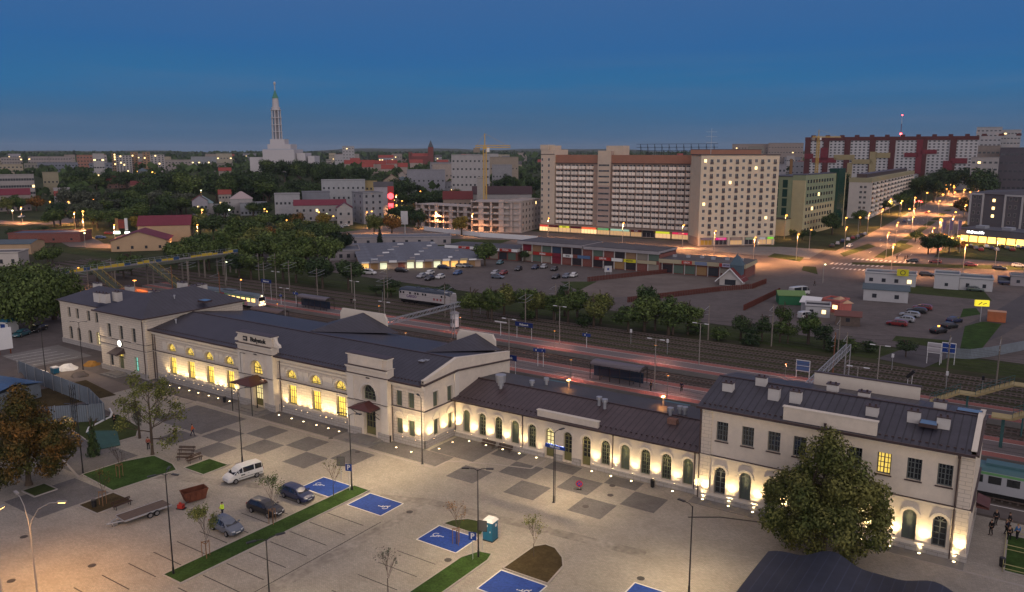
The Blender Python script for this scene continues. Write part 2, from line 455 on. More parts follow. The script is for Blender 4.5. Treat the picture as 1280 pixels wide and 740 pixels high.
def squares():
    xs=[-33.1-4.22*k for k in range(0,20)]
    mb=MB();z=ZP+.006
    def cell(x1,y0,x0=None,h=4.2):mb.sheet([(x1-4.2 if x0 is None else x0,y0),(x1,y0),(x1,y0+h),(x1-4.2 if x0 is None else x0,y0+h)],z,m_settd)
    for x,y,h in((-33.1,78.6,4.2),(-41.6,78.6,4.2),(-50.1,78.6,4.2),(-37.4,73.9,4.2),(-46.2,73.9,4.2),(-54.9,73.9,4.2),(-37.4,83.0,2.6),(-46.0,83.0,2.6),(-54.4,83.0,2.6),(-88.8,61.4,4.2),(-84.3,65.7,4.2),(-80.0,70.0,4.2),(-75.7,65.7,4.2),(-97.4,61.4,4.2),(-92.8,65.7,4.2),(-88.4,70.0,4.2),(-71.3,70.0,4.2)):cell(x,y,h=h)
    mb.sheet([(-110,66.2),(-97.8,66.2),(-97.8,74.2),(-110,74.2)],z,m_settd)
    mb.sheet([(-97.2,39.6),(-89.4,39.6),(-89.4,47.8),(-97.2,47.8)],z,m_settd)
    mb.sheet([(-112,48.6),(-97.6,48.6),(-97.6,56.5),(-112,56.5)],z,m_settd)
    mb.sheet([(-130,75.6),(-62,75.6),(-62,79.4),(-130,79.4)],z,m_settd)
    mb.sheet([(-66.4,79.5),(-59.0,79.5),(-59.0,85.8),(-66.4,85.8)],z,m_settd)
    struct('square_dark_setts',mb)
    mb=MB()
    for p,q in(((-128,75.1),(-62,75.1)),((-62,75.1),(-61.9,77.9)),((-61.9,77.9),(-56,80.5)),((-56,80.5),(-51.4,81.8)),((-51.4,81.8),(-51.4,85.4)),((-112,52),(-97,48.2)),((-10,83.6),(20,83.4))):
        mb.bar((p[0],p[1],.01),(q[0],q[1],.01),.28,.02,m_kerb)
    for p,q in(((-29.5,79.8),(-26.5,81.8)),((-26.5,81.8),(-22.5,83)),((-22.5,83),(-11,83.5))):
        mb.bar((p[0],p[1],.01),(q[0],q[1],.01),.25,.02,m_tick)
    for(x0,y0),w in(((-79,77.6),7),((-104,77.4),9)):mb.sheet([(x0-2,y0-2),(x0+w-2,y0-2),(x0+w-2,79.3),(x0-2,79.3)],.011,m_slab)
    struct('square_pale_bands',mb)
    r2=random.Random(3);mb=MB();m_st=mat('tyre_worn_setts',(.27,.245,.21),.9,.15,var=.5,scale=1.5,var2=.5,scale2=.3)
    for x0,y0,x1,y1 in((-90,53.5,-56,67.0),(-56,67,-30,69.5),(-56.3,38,-55.9,66)):mb.bar((x0,y0,.004),(x1,y1,.004),1.5,.004,m_st)
    struct('tyre_worn_tracks',mb)
    mb=MB()
    for x0 in(-57.2,):mb.box(x0,36,.003,x0+.09,60,.012,m_tick)
    struct('drain_channels',mb)
squares()
def lawn(name,pts,m=m_grass,h=.1,kerb=True,grp='lawns on the square'):
    mb=MB();mb.prism(pts,-.1,h,m)
    o=struct(name,mb)
    if kerb:
        k=MB();n=len(pts)
        for i in range(n):
            a,b=pts[i],pts[(i+1)%n];k.bar((*a,h*.35),(*b,h*.35),.16,h*.9+.08,m_kerb)
        struct('kerb',k)
lawn('lawn',[(-97.4,48.8),(-89.4,48.2),(-88.8,56.3),(-91,57.2),(-95.7,57.6),(-97.2,54)])
lawn('lawn',[(-88.6,57.2),(-88.6,61.0),(-84.6,61.0),(-84.6,57.2)])
lawn('planting_bed',[(-88.9,43.8),(-88.9,48.0),(-85.0,48.0),(-85.0,43.8)],m_soil)
lawn('planting_bed',[(-98.5,42.2),(-95.5,42.2),(-95.5,44.8),(-98.5,44.8)],m_grass2)
lawn('lawn',[(-66.9,40.1),(-64.1,40.1),(-63.9,65.3),(-66.5,65.4)])
lawn('lawn',[(-45.3,38),(-42.7,38),(-42.5,59.6),(-42.9,60.9),(-44.3,60.6),(-45.1,58.6)])
lawn('planting_bed',[(-51.2,63.4),(-50.8,64.6),(-49.6,65.8),(-48.2,66.1),(-46.9,65.6),(-46.1,63.4)],m_grass2)
lawn('planting_bed',[(-40.4,59.2),(-40.2,64.6),(-39.4,65.6),(-38.2,65.5),(-36.6,64.2),(-35.7,62.8),(-35.3,59.2)],m_soil)
lawn('lawn',[(.3,85.6),(12,85.6),(12,94.5),(.3,94.5)])
lawn('lawn',[(-119,57.5),(-105,55),(-104.6,60.5),(-108,63),(-116,64.5)],m_grass2)
lawn('lawn',[(-140,60),(-128,60),(-126,70),(-139,72)],m_soil,.05,False)
patch0=MB();patch0.sheet([(-152,68),(-128,66.5),(-126,74),(-150,76)],.004,m_sand);patch0.sheet([(-170,72),(-156,71),(-155,82),(-170,83)],.004,m_slab);patch0.sheet([(-185,60),(-160,58),(-158,66),(-183,69)],.005,m_sand);patch0.sheet([(-127.5,66),(-112.2,63.5),(-112.2,75),(-127.5,75)],.006,m_sett)
for q in range(5):patch0.bar((-168+q*2.6,72,.012),(-167+q*2.6,80,.012),.12,.008,m_white)
struct('yard_patches',patch0)
def bays():
    mb=MB()
    for i in range(-7,7):
        y=55.7+2.68*(i-4.0)+8.0
        if y<60:mb.sheet([(-63.7,y-.06),(-58.2,y-.06),(-58.2,y+.06),(-63.7,y+.06)],ZP+.008,m_tick)
        if y<62:mb.sheet([(-71.8,y-.06),(-67.2,y-.06),(-67.2,y+.06),(-71.8,y+.06)],ZP+.008,m_tick)
    for y in(38.5,41.2,43.9,47.2,50.6,53.4,56.2):mb.sheet([(-51.4,y-.05),(-46.4,y-.05),(-46.4,y+.05),(-51.4,y+.05)],ZP+.008,m_tick)
    for y in(46,49.5,53):mb.sheet([(-40.2,y-.05),(-35.2,y-.05),(-35.2,y+.05),(-40.2,y+.05)],ZP+.008,m_tick)
    struct('parking_markings',mb)
    def bay(x0,y0,x1,y1,flip):
        b=MB();b.sheet([(x0,y0),(x1,y0),(x1,y1),(x0,y1)],ZP+.010,m_bluep)
        for a,c in(((x0,y0),(x1,y0)),((x1,y0),(x1,y1)),((x1,y1),(x0,y1)),((x0,y1),(x0,y0))):b.bar((*a,.016),(*c,.016),.14,.008,m_white)
        cx=(x1-1.35)if flip else(x0+1.35);cy=(y0+y1)/2;s=.62;d=-1 if flip else 1
        def q(u,v):return(cx+d*v*s,cy-d*u*s,.018)
        pts=[q(.55*math.cos(R(a))-.1,.55*math.sin(R(a))-.45)for a in range(-200,61,20)]
        for a,c in zip(pts,pts[1:]):b.bar(a,c,.10,.006,m_white)
        for a,c in((q(-.15,.75),q(-.12,-.15)),(q(-.12,-.15),q(.45,-.18)),(q(.45,-.18),q(.75,-.85)),(q(-.14,.3),q(.35,.28)),(q(.75,-.85),q(1.0,-.8))):b.bar(a,c,.12,.006,m_white)
        n=10;b.poly([q(-.17+.16*math.cos(2*math.pi*i/n),.98+.16*math.sin(2*math.pi*i/n))for i in range(n)][::(-1 if flip else-1)],m_white)
        struct('disabled_bay_marking',b)
    bay(-63.4,61.1,-58.2,64.9,True);bay(-71.6,61.4,-66.7,65.2,False);bay(-51.3,59.1,-46.1,62.9,False);bay(-40.4,54.9,-35.2,58.9,True)
    bay(-28.6,60.2,-23.4,64.0,False)
bays()
def manholes():
    m_mh=mat('cast_iron_cover',(.05,.045,.04),.6,.4)
    for i,(px,py)in enumerate([(720.5,611),(763,619),(765.5,607),(732,633),(30,671),(115,707),(14,726),(512,640),(447,565),(413,548),(560,700),(801,723)]):
        x,y=at(px,py);a=rnd.random()*3
        mb=MB();n=14;mb.tube((0,0,-.03),(0,0,.018),.38,.38,m_mh,n)
        mb.tube((0,0,.018),(0,0,.024),.26,.26,m_mh,n)
        o=mb.build('manhole_cover',None,(x,y,ZP));tag(o,None,'manhole cover');inrow(o,'dark round iron manhole cover in the paving','manhole covers')
manholes()
# -- railway
def off(x):return 0.0
XS=[60,30,0,-20,-45,-70,-95,-120,-150,-180,-210,-250,-300,-360,-430]
def strip(y0,y1,z0,z1,m,xa=-430,xb=60,mb=None,slope=1.0,mside=None):
    mb=mb or MB();xs=sorted({xa,xb}|{x for x in XS if xa<x<xb})
    for a,b in zip(xs,xs[1:]):
        oa,ob=off(a)*slope,off(b)*slope
        mb.poly([(a,y0+oa,z1),(b,y0+ob,z1),(b,y1+ob,z1),(a,y1+oa,z1)],m)
        mb.poly([(a,y0+oa,z0),(b,y0+ob,z0),(b,y0+ob,z1),(a,y0+oa,z1)],mside or m)
        mb.poly([(b,y1+ob,z0),(a,y1+oa,z0),(a,y1+oa,z1),(b,y1+ob,z1)],mside or m)
    a,b=xs[0],xs[-1]
    mb.poly([(a,y0+off(a)*slope,z0),(a,y0+off(a)*slope,z1),(a,y1+off(a)*slope,z1),(a,y1+off(a)*slope,z0)],mside or m)
    mb.poly([(b,y0+off(b)*slope,z0),(b,y1+off(b)*slope,z0),(b,y1+off(b)*slope,z1),(b,y0+off(b)*slope,z1)],mside or m)
    return mb
struct('railway_ballast',strip(101.7,143,-.3,-.02,m_ballast))
struct('railway_ground',strip(143,166,-.3,-.03,m_weed))
struct('railway_verge',strip(166,176,-.3,-.01,m_grass2))
m_rail=mat('worn_rail_steel',(.20,.15,.13),.45,.5,metal=.4)
m_sleep=mat('concrete_sleeper',(.13,.11,.10),.9,.2,var=.2,scale=2)
def track(y0,lab,xa=-300,xb=45,slope=1.0):
    t=thing('railway_track',lab,'railway track',(0,0,0),group='railway tracks behind the station')
    for s in(-.75,.75):
        mb=MB();xs=sorted({xa,xb}|{x for x in XS if xa<x<xb})
        for a,b in zip(xs,xs[1:]):mb.bar((a,y0+s+off(a)*slope,.12),(b,y0+s+off(b)*slope,.12),.09,.15,m_rail)
        mb.build('rail',t)
    mb=MB();x=xb
    while x>xa:
        mb.cbox(x,y0+off(x)*slope,-.06,.26,2.5,.12,m_sleep);x-=.8
    o=mb.build('sleepers',t);o['kind']='stuff'
for i,y in enumerate((104.9,111.5,128.0,131.9)):
    track(y,['railway track beside the station platform under the parked train','railway track just before the wide red platform','nearer of the two tracks between the red platforms','farther of the two tracks between the red platforms'][i])
for i,y in enumerate((144.6,148.8,153.0,156.8,160.5)):
    track(y,'rusty track in the weedy yard, %s beyond the far platform'%ORD[i+1],slope=1.0)
def platform(y0,y1,xa,xb,name='platform'):
    struct(name,strip(y0,y1,-.1,.80,m_grey_pav,xa,xb,mside=m_slab))
    mb=strip(y0+.25,y0+2.0,.79,.806,m_pink,xa+.2,xb-.2);strip(y1-2.0,y1-.25,.79,.806,m_pink,xa+.2,xb-.2,mb)
    struct('platform_red_edge',mb)
    mb=strip(y0+2.05,y0+2.17,.79,.808,m_white,xa+.2,xb-.2);strip(y1-2.17,y1-2.05,.79,.808,m_white,xa+.2,xb-.2,mb)
    struct('platform_edge_line',mb)
platform(116.8,125.9,-222,42);platform(134.3,142.0,-222,42)
struct('station_platform',strip(98.3,102.1,-.1,.25,m_asph2,-172,42,slope=0.0))
struct('platform_edge_line',strip(101.5,101.65,.2,.262,m_white,-172,42,slope=0.0))
# -- streets beyond the tracks
def rstrip(pts,w,z,m,name,step=40.0):
    mb=MB();P=[]
    for(x0,y0),(x1,y1)in zip(pts,pts[1:]):
        n=max(1,int(math.hypot(x1-x0,y1-y0)/step))
        P+=[(x0+(x1-x0)*i/n,y0+(y1-y0)*i/n)for i in range(n)]
    P.append(pts[-1]);L=[]
    for i,p in enumerate(P):
        a=P[max(0,i-1)];b=P[min(len(P)-1,i+1)];d=math.hypot(b[0]-a[0],b[1]-a[1]);nx,ny=-(b[1]-a[1])/d,(b[0]-a[0])/d
        q=[(p[0]+nx*s*w/2,p[1]+ny*s*w/2)for s in(1,-1)]
        L.append([(x,y,terrain(x,y)+z)for x,y in q])
    for a,b in zip(L,L[1:]):mb.poly([a[0],a[1],b[1],b[0]],m)
    return struct(name,mb)
struct('ground_beyond_the_tracks',MB().sheet([(-300,196),(-120,182),(40,176),(60,345),(-300,345)],.004,m_asph2))
rstrip([(-300,318),(-200,306),(-120,300),(-60,292),(80,300)],22,.03,m_road,'cross_street')
rstrip([(-50,270),(-52,400),(-56,600),(-58,900),(-50,1400),(-25,2200)],36,.05,m_road,'boulevard')
rstrip([(-20,165),(-9,205),(-2,240),(6,290)],9,.02,m_asph,'access_road',10)
rstrip([(-560,205),(-455,225),(-400,205),(-345,185),(-300,200),(-285,260),(-270,310)],15,.06,m_road,'left_street',12)
rstrip([(-455,225),(-560,330),(-640,480),(-760,620)],12,.07,m_road,'left_street',20)
rstrip([(-270,312),(-262,400),(-300,520),(-380,700)],14,.05,m_road,'side_street',30)
struct('pavement',MB().prism([(-215,322),(-135,318),(-122,322),(-92,346),(-74,346),(-72,312),(-215,320)],-.1,.10,m_slab))
def zebra(x0,y0,dx,dy,n,L,W=.55,mb=None,rz=0):
    mb=mb or MB()
    for i in range(n):
        mb.cbox(x0+dx*i,y0+dy*i,.062,W,L,.006,m_white,rz)
    return mb
zb=zebra(-62,304,1.5,.2,12,5,.7);zebra(-59,292,1.4,.1,9,3.5,.6,zb);zebra(-58,322,1.6,0,14,4.5,.7,zb)
struct('road_markings',zb)
mk=MB()
for k in range(34):
    y=345+k*26;x=-51-.010*(y-345)
    for s in(-9.5,-5.5,5.5,9.5):mk.box(x+s-.1,y,terrain(x,y)+.07,x+s+.1,y+5,terrain(x,y)+.08,m_white)
struct('road_markings',mk)
med=MB()
for k in range(22):
    y=330+k*40;x=-50-.012*(y-300);z=terrain(x,y)
    med.prism([(x-1.8,y),(x+1.8,y),(x+1.4,y+32),(x-2.2,y+32)],z-.2,z+.18,m_grass2)
struct('median_grass',med)
def patch(name,pts,m,z=.02,h=None):
    mb=MB()
    if h:mb.prism(pts,-.1,h,m)
    else:mb.sheet(pts,z,m)
    return struct(name,mb)
patch('traffic_island',[at(960,321),at(1000,327),at(1005,322),at(968,317)],m_grass2,h=.14)
patch('traffic_island',[at(1002,338),at(1022,343),at(1020,334),at(1004,333)],m_grass2,h=.14)
patch('traffic_island',[at(1055,321),at(1095,308),at(1085,305),at(1050,317)],m_grass2,h=.14)
patch('grass_verge',[at(1104,324),at(1142,308),at(1130,304),at(1098,318)],m_grass2,.09)
patch('grass_verge',[at(1065,331),at(1280,338),at(1280,333),at(1065,328)],m_grass2,.09)
patch('grass_verge',[at(1190,320),at(1280,329),at(1280,323),at(1192,314)],m_grass2,.09)
patch('grass_verge',[at(1130,366),at(1240,376),at(1230,364),at(1140,357)],m_grass2,.02)
patch('grass_verge',[at(1200,436),at(1224,440),at(1252,405),at(1228,402),at(1206,408)],m_grass,.03)
patch('grass_verge',[at(1200,397),at(1226,393),at(1220,385),at(1204,386)],m_grass,.03)
patch('grass_verge',[at(1115,426),at(1165,434),at(1190,426),at(1120,420)],m_grass2,.03)
patch('gravel_lot',[at(700,375),at(950,362),at(960,348),at(880,340),at(760,345)],m_sand,.02)
patch('rough_verge',[at(700,352),at(740,372),at(920,352),at(900,347),at(740,352)],m_grass2,.014)
patch('park_lawn',[(-400,235),(-300,215),(-295,300),(-420,330)],m_grass,.05)
patch('park_lawn',[at(500,309),at(620,306),at(640,300),at(520,298)],m_grass2,.05)
patch('far_verge',[at(0,295),at(60,292),at(40,283),at(0,287)],m_grass2,.09)
patch('grass_verge',[at(240,283),at(330,280),at(350,272),at(250,274)],m_grass,.06)
# == THE STATION
m_plas=brickmat('warm_white_rusticated_plaster',(.64,.555,.45),(.61,.53,.43),(.42,.36,.29),1.0,w=1.1,h=.42,bump=.6,var=.13,mort=.026)
m_plas2=mat('smooth_warm_plaster',(.66,.575,.465),.85,.2,var=.13,scale=1.2,var2=.1,scale2=.2)
m_trim=mat('pale_stucco_trim',(.68,.61,.51),.8,.2,var=.08,scale=1.2)
m_plin=brickmat('granite_plinth',(.40,.37,.34),(.36,.335,.31),(.2,.18,.16),1.0,w=1.0,h=.4,bump=.3,var=.1)
m_flash=mat('brown_metal_flashing',(.06,.038,.036),.45,.5,var=.15,scale=1)
m_roofx=stripemat('dark_seam_roof',(.046,.044,.058),.12,.8,0)
m_roofy=stripemat('dark_seam_roof_side',(.046,.044,.058),.12,.8,1)
m_roofb=stripemat('brown_seam_roof',(.075,.052,.055),.12,.8,0)
m_flat=mat('flat_roof_felt',(.06,.056,.06),.55,.4,var=.35,scale=.5,var2=.3,scale2=.08)
m_sash=mat('olive_window_wood',(.13,.145,.085),.6,.3)
m_sashd=mat('grey_window_frame',(.11,.12,.115),.55,.3)
m_glass=mat('dark_window_glass',(.018,.022,.026),.08,.8)
m_shade=mat('blinded_green_glass',(.10,.125,.10),.35,.5)
m_lit=emat('lit_window_glass',(1.0,.70,.13),.42)
m_lit2=emat('dim_lit_window_glass',(.9,.75,.35),.45)
m_doorw=mat('olive_door_wood',(.16,.15,.06),.6,.3)
m_chim=mat('white_chimney_render',(.55,.52,.48),.85,.2,var=.1,scale=2)
m_metal=mat('galvanised_metal',(.42,.43,.45),.4,.6,metal=.5,var=.1,scale=2)
m_black=mat('black_painted_steel',(.012,.012,.014),.45,.5)
m_pole=mat('pale_lamp_pole',(.33,.30,.27),.5,.5,metal=.3)
m_lampon=emat('lamp_glow_sodium',(1.0,.52,.14),14)
m_lampw=emat('lamp_glow_white',(1.0,.74,.42),1.6)
m_dot=emat('ground_light_glow',(1.0,.74,.38),6)
m_skyl=mat('skylight_glass',(.12,.22,.34),.15,.8)
ST=thing('station_building','long floodlit cream railway station with dark roofs facing the square','station',(-67.2,79.6,0))
OX,OY=ST.location.x,ST.location.y
def SB(mb,name,parent=None,label=None):
    """a part of the station, modelled in map coordinates"""
    mb.v=[(x-OX,y-OY,z)for x,y,z in mb.v]
    o=mb.build(name,parent or ST)
    if label:o['label']=label
    return o
def SW(x,y,z,rz,ms,name='window',label=None):return put_window(ST,(x-OX,y-OY,z),rz,ms,name,label)
def hood(mb,x,y,w,z,side=False,t=.16,d=.10,m=None):
    """moulded arch round an opening"""
    pts=arc(w+.5,8);m=m or m_trim
    for(a,b),(c,e)in zip(pts,pts[1:]):
        if side:mb.bar((x+d/2,y+a,z+b),(x+d/2,y+c,z+e),t,d,m)
        else:mb.bar((x+a,y-d/2,z+b),(x+c,y-d/2,z+e),d,t,m)
def cornice(mb,p0,p1,z,h=.3,d=.3,m=None,out=(0,-1)):
    m=m or m_trim
    x0,y0=p0;x1,y1=p1;ox,oy=out
    for k,(dd,zz,hh)in enumerate(((d*.5,z-h,h*.5),(d,z-h*.5,h*.5))):
        mb.box(min(x0,x1,x0+ox*dd,x1+ox*dd),min(y0,y1,y0+oy*dd,y1+oy*dd),zz,max(x0,x1,x0+ox*dd,x1+ox*dd),max(y0,y1,y0+oy*dd,y1+oy*dd),zz+hh,m)
    mb.box(min(x0,x1,x0+ox*(d+.06),x1+ox*(d+.06)),min(y0,y1,y0+oy*(d+.06),y1+oy*(d+.06)),z+.002,max(x0,x1,x0+ox*(d+.06),x1+ox*(d+.06)),max(y0,y1,y0+oy*(d+.06),y1+oy*(d+.06)),z+.045,m_flash)
def pipe(x,y,z1,out=(0,-1),z0=0.1):
    mb=MB();X,Y=x+out[0]*.14,y+out[1]*.14
    mb.tube((X,Y,z0),(X,Y,z1),.075,.075,m_flash,8);mb.tube((X,Y,z1-.02),(X,Y,z1+.3),.11,.16,m_flash,8)
    SB(mb,'downpipe')
def uplight(x,y,z,e=55,out=(0,-1),ang=86):
    mb=MB();X,Y=x+out[0]*.5,y+out[1]*.5
    mb.box(X-.12,Y-.08,z,X+.12,Y+.08,z+.07,m_black);mb.box(X-.09,Y-.05,z+.07,X+.09,Y+.05,z+.085,m_lampw)
    o=SB(mb,'wall_uplight')
    tx=(-out[1]*0,0);rx=R(180)
    rot=(R(180-9)if out[1]else R(180),R(-9)if out[0]else 0,0)
    spot(o,(X-OX,Y-OY,z+.12),e*2.3,(1.0,.74,.36),ang,1.0,rot,.06)
walls=MB();trim=MB();plin=MB()
# -- left wing
LW=[-168.5,-165.3,-161.0,-158.0,-153.6,-150.4,-147.2]
w=MB()
facade(w,(-172,85.2),(1,0),27.7,0,9.2,[(x+172,1.15,5.8,7.95,False)for x in LW]+[(x+172,1.35,1.1,3.95,True)for x in LW],.35,m_plas)
w.poly([(-172,98,0),(-172,85.2,0),(-172,85.2,9.2),(-172,98,9.2)],m_plas);w.poly([(-144,98,0),(-172,98,0),(-172,98,9.2),(-144,98,9.2)],m_plas)
SB(w,'wall',label='plain cream wall of the set back left wing')
for i,x in enumerate(LW):
    SW(x,85.5,5.8,0,window_meshes(1.15,2.15,False,2,3,m_sashd,m_glass))
    SW(x,85.5,1.1,0,window_meshes(1.35,2.85,True,2,3,m_sashd,m_lit2 if i==3 else m_glass))
t=MB();cornice(t,(-172.1,85.2),(-144.3,85.2),9.2,.35,.35);t.box(-172.1,85.05,-.1,-144.3,85.2,1.0,m_plin);SB(t,'cornice')
r=MB();a,b,c,d=(-172.5,84.7),(-143.5,84.7),(-143.5,98.5),(-172.5,98.5)
r.poly([(*a,9.25),(*b,9.25),(-144,91.5,11.7),(-167.5,91.5,11.7)],m_roofx);r.poly([(*c,9.25),(*d,9.25),(-167.5,91.5,11.7),(-144,91.5,11.7)],m_roofx)
r.poly([(*d,9.25),(*a,9.25),(-167.5,91.5,11.7)],m_roofy);r.poly([(*b,9.25),(*c,9.25),(-144,91.5,11.7)],m_flash);r.box(-172.5,84.6,9.13,-143.5,84.72,9.3,m_flash)
RLW=SB(r,'roof')
# -- left pavilion
PW=[-141.1,-137.2,-133.2]
w=MB()
facade(w,(-144.3,78.2),(1,0),14.7,0,11.2,[(x+144.3,1.25,6.4,9.0,False)for x in PW]+[(3.2,1.25,1.0,3.7,False),(6.4,1.6,.35,4.0,False),(11.3,1.25,1.0,3.7,False)],.35,m_plas)
for x in(-144.3,-129.6):
    w.poly([(x,78.2,0),(x,99,0),(x,99,11.2),(x,78.2,11.2)],m_plas)
w.poly([(-129.6,99,0),(-144.3,99,0),(-144.3,99,11.2),(-129.6,99,11.2)],m_plas)
SB(w,'wall',label='projecting two-storey pavilion wall with a lit clock')
for x in PW:SW(x,78.5,6.4,0,window_meshes(1.25,2.6,False,2,4,m_sashd,m_glass))
SW(-141.1,78.5,1.0,0,window_meshes(1.25,2.7,False,2,4,m_sashd,m_glass))
m_teal=emat('teal_lit_glass',(.25,.75,.6),.35)
SW(-133.0,78.5,1.0,0,window_meshes(1.25,2.7,False,2,3,m_sash,m_teal),label='window lit pale teal')
SW(-137.9,78.5,3.0,0,window_meshes(1.6,1.0,False,2,1,m_sash,m_lit),label='lit fanlight over the door')
dd=MB();dd.box(-138.7,78.45,.35,-137.1,78.55,3.0,m_doorw);
for k in(0,1):dd.box(-138.62+k*.78,78.40,.45,-137.98+k*.78,78.45,1.5,m_sash);dd.box(-138.62+k*.78,78.40,1.6,-137.98+k*.78,78.45,2.8,m_sash)
SB(dd,'door')
t=MB();cornice(t,(-144.4,78.2),(-129.5,78.2),11.2,.5,.5);cornice(t,(-129.6,78.2),(-129.6,99),11.2,.5,.5,out=(1,0))
for z in(6.25,5.1):cornice(t,(-144.4,78.2),(-129.5,78.2),z,.18,.14);cornice(t,(-129.6,78.2),(-129.6,79.6),z,.18,.14,out=(1,0))
t.box(-144.45,78.02,-.1,-129.45,78.2,1.0,m_plin)
for x in PW:t.box(x-.8,78.1,9.05,x+.8,78.2,9.25,m_trim);t.box(x-.75,78.05,6.28,x+.75,78.2,6.4,m_trim)
SB(t,'cornice')
cn=MB();cn.poly([(-139.4,76.4,4.0),(-136.4,76.4,4.0),(-136.7,78.2,4.8),(-139.1,78.2,4.8)],m_flash);cn.box(-139.4,76.4,3.9,-136.4,78.2,3.99,m_flash)
cn.poly([(-139.4,76.4,4.0),(-139.1,78.2,4.8),(-139.4,78.2,4.0)],m_flash);cn.poly([(-136.4,76.4,4.0),(-136.7,78.2,4.8),(-136.4,78.2,4.0)],m_flash)
for x in(-139.2,-136.6):cn.bar((x,78.2,3.0),(x,76.7,3.9),.07,.07,m_flash)
SB(cn,'canopy',label='small brown canopy over the pavilion door')
ck=MB();ck.tube((-137.6,78.18,5.7),(-137.6,77.95,5.7),.62,.62,m_black,24);ck.tube((-137.6,77.95,5.7),(-137.6,77.92,5.7),.56,.56,emat('clock_face_glow',(1,.95,.8),2.6),24)
for a,l in((60,.42),(-150,.3)):ck.bar((-137.6,77.90,5.7),(-137.6+l*math.sin(R(a)),77.90,5.7+l*math.cos(R(a))),.03,.05,m_black)
SB(ck,'clock',label='round lit station clock')
st=MB();st.box(-140.4,75.4,-.02,-135.4,78.2,.18,m_slab);st.box(-139.8,76.0,.18,-136.0,78.2,.35,m_slab);SB(st,'steps')
pipe(-130.2,78.2,10.8);pipe(-130.0+.4,79.4,8.6,(1,0))
r=MB();e0=(-145.0,77.5);e1=(-128.9,77.5);e2=(-128.9,99.6);e3=(-145.0,99.6);g0=(-137.0,84.8,14.3);g1=(-137.0,93.4,14.3)
r.poly([(*e0,11.25),(*e1,11.25),g0],m_roofx);r.poly([(*e1,11.25),(*e2,11.25),g1,g0],m_roofy);r.poly([(*e2,11.25),(*e3,11.25),g1],m_roofx);r.poly([(*e3,11.25),(*e0,11.25),g0,g1],m_roofy)
r.box(-145.0,77.28,11.08,-128.8,77.55,11.32,m_flash);r.box(-128.95,77.4,11.1,-128.78,99.6,11.32,m_flash)
RLP=SB(r,'roof')
# -- main hall
LHW=[-124.1,-118.9,-113.7,-108.4,-93.5,-88.2,-83.0]
EW=[-72.0+.0,-69.6]
w=MB()
ops=[(x+129.6,1.9,1.6,4.75,False)for x in LHW]+[(x+129.6,2.3,5.7,7.1,True)for x in LHW]+[(-71.7+129.6,1.15,5.35,7.6,False),(-69.5+129.6,1.15,5.35,7.6,False),(-71.7+129.6,1.15,1.3,3.6,False),(-69.5+129.6,1.15,1.3,3.6,False)]
facade(w,(-129.6,79.6),(1,0),62.4,0,9.0,ops,.4,m_plas)
w.poly([(-67.2,100.5,0),(-129.6,100.5,0),(-129.6,100.5,8.4),(-67.2,100.5,8.4)],m_plas2)
SB(w,'wall',label='rusticated cream wall of the main hall, floodlit between its windows')
w=MB();facade(w,(-67.2,79.6),(0,1),20.9,0,8.0,[(2.55,1.15,5.35,7.6,False),(5.7,1.15,5.35,7.6,False),(2.6,1.15,1.3,3.6,False),(5.8,1.15,1.3,3.6,False)],.35,m_plas2)
w.poly([(-67.2,79.6,8.0),(-67.2,100.5,8.0),(-67.2,100.5,9.3),(-67.2,87.0,11.2),(-67.2,80.0,9.6),(-67.2,79.6,9.6)],m_plas2)
w.poly([(-67.6,79.6,8.0),(-67.6,100.5,8.0),(-67.6,100.5,9.3),(-67.6,87.0,11.2),(-67.6,80.0,9.6),(-67.6,79.6,9.6)],m_plas2)
for a,b in(((79.6,9.6),(80.0,9.6)),((80.0,9.6),(87.0,11.2)),((87.0,11.2),(100.5,9.3))):w.bar((-67.4,a[0],a[1]+.04),(-67.4,b[0],b[1]+.04),.52,.1,m_trim)
w.poly([(-67.6,100.5,8),(-67.2,100.5,8),(-67.2,100.5,9.3),(-67.6,100.5,9.3)],m_plas2)
w.box(-67.2,86.25,5.6,-67.02,87.2,9.4,m_trim)
for a,b in(((79.3,9.0),(87.0,9.45)),((87.0,9.45),(100.6,8.05))):w.bar((-67.02,a[0],a[1]),(-67.02,b[0],b[1]),.34,.18,m_flash)
SB(w,'gable_wall',label='east gable wall with raking parapet')
for x in LHW:
    SW(x,79.95,1.6,0,window_meshes(1.9,3.15,False,4,3,m_sash,m_lit),label='tall lit window of the waiting hall')
    SW(x,79.95,5.7,0,window_meshes(2.3,1.4,True,2,1,m_sash,m_lit,fw=.09,bar=.05),label='lit half-round window')
for x in(-71.7,-69.5):
    SW(x,79.9,5.35,0,window_meshes(1.15,2.25,False,2,3,m_sash,m_shade));SW(x,79.9,1.3,0,window_meshes(1.15,2.3,False,2,3,m_sash,m_shade))
for y in(82.15,85.3):
    SW(-67.5,y,5.35,R(90),window_meshes(1.15,2.25,False,2,3,m_sash,m_shade));SW(-67.5,y,1.3,R(90),window_meshes(1.15,2.3,False,2,3,m_sash,m_shade))
t=MB();cornice(t,(-129.6,79.6),(-67.0,79.6),9.0,.7,.55);cornice(t,(-129.6,79.6),(-67.0,79.6),5.3,.25,.28);cornice(t,(-67.2,79.3),(-67.2,86.2),5.3,.25,.28,out=(1,0))
t.box(-129.6,79.48,-.1,-67.05,79.6,1.15,m_plin);t.box(-67.2,79.48,-.1,-67.05,86.2,1.15,m_plin)
t.box(-129.6,79.5,7.7,-73.2,79.6,7.95,m_trim)
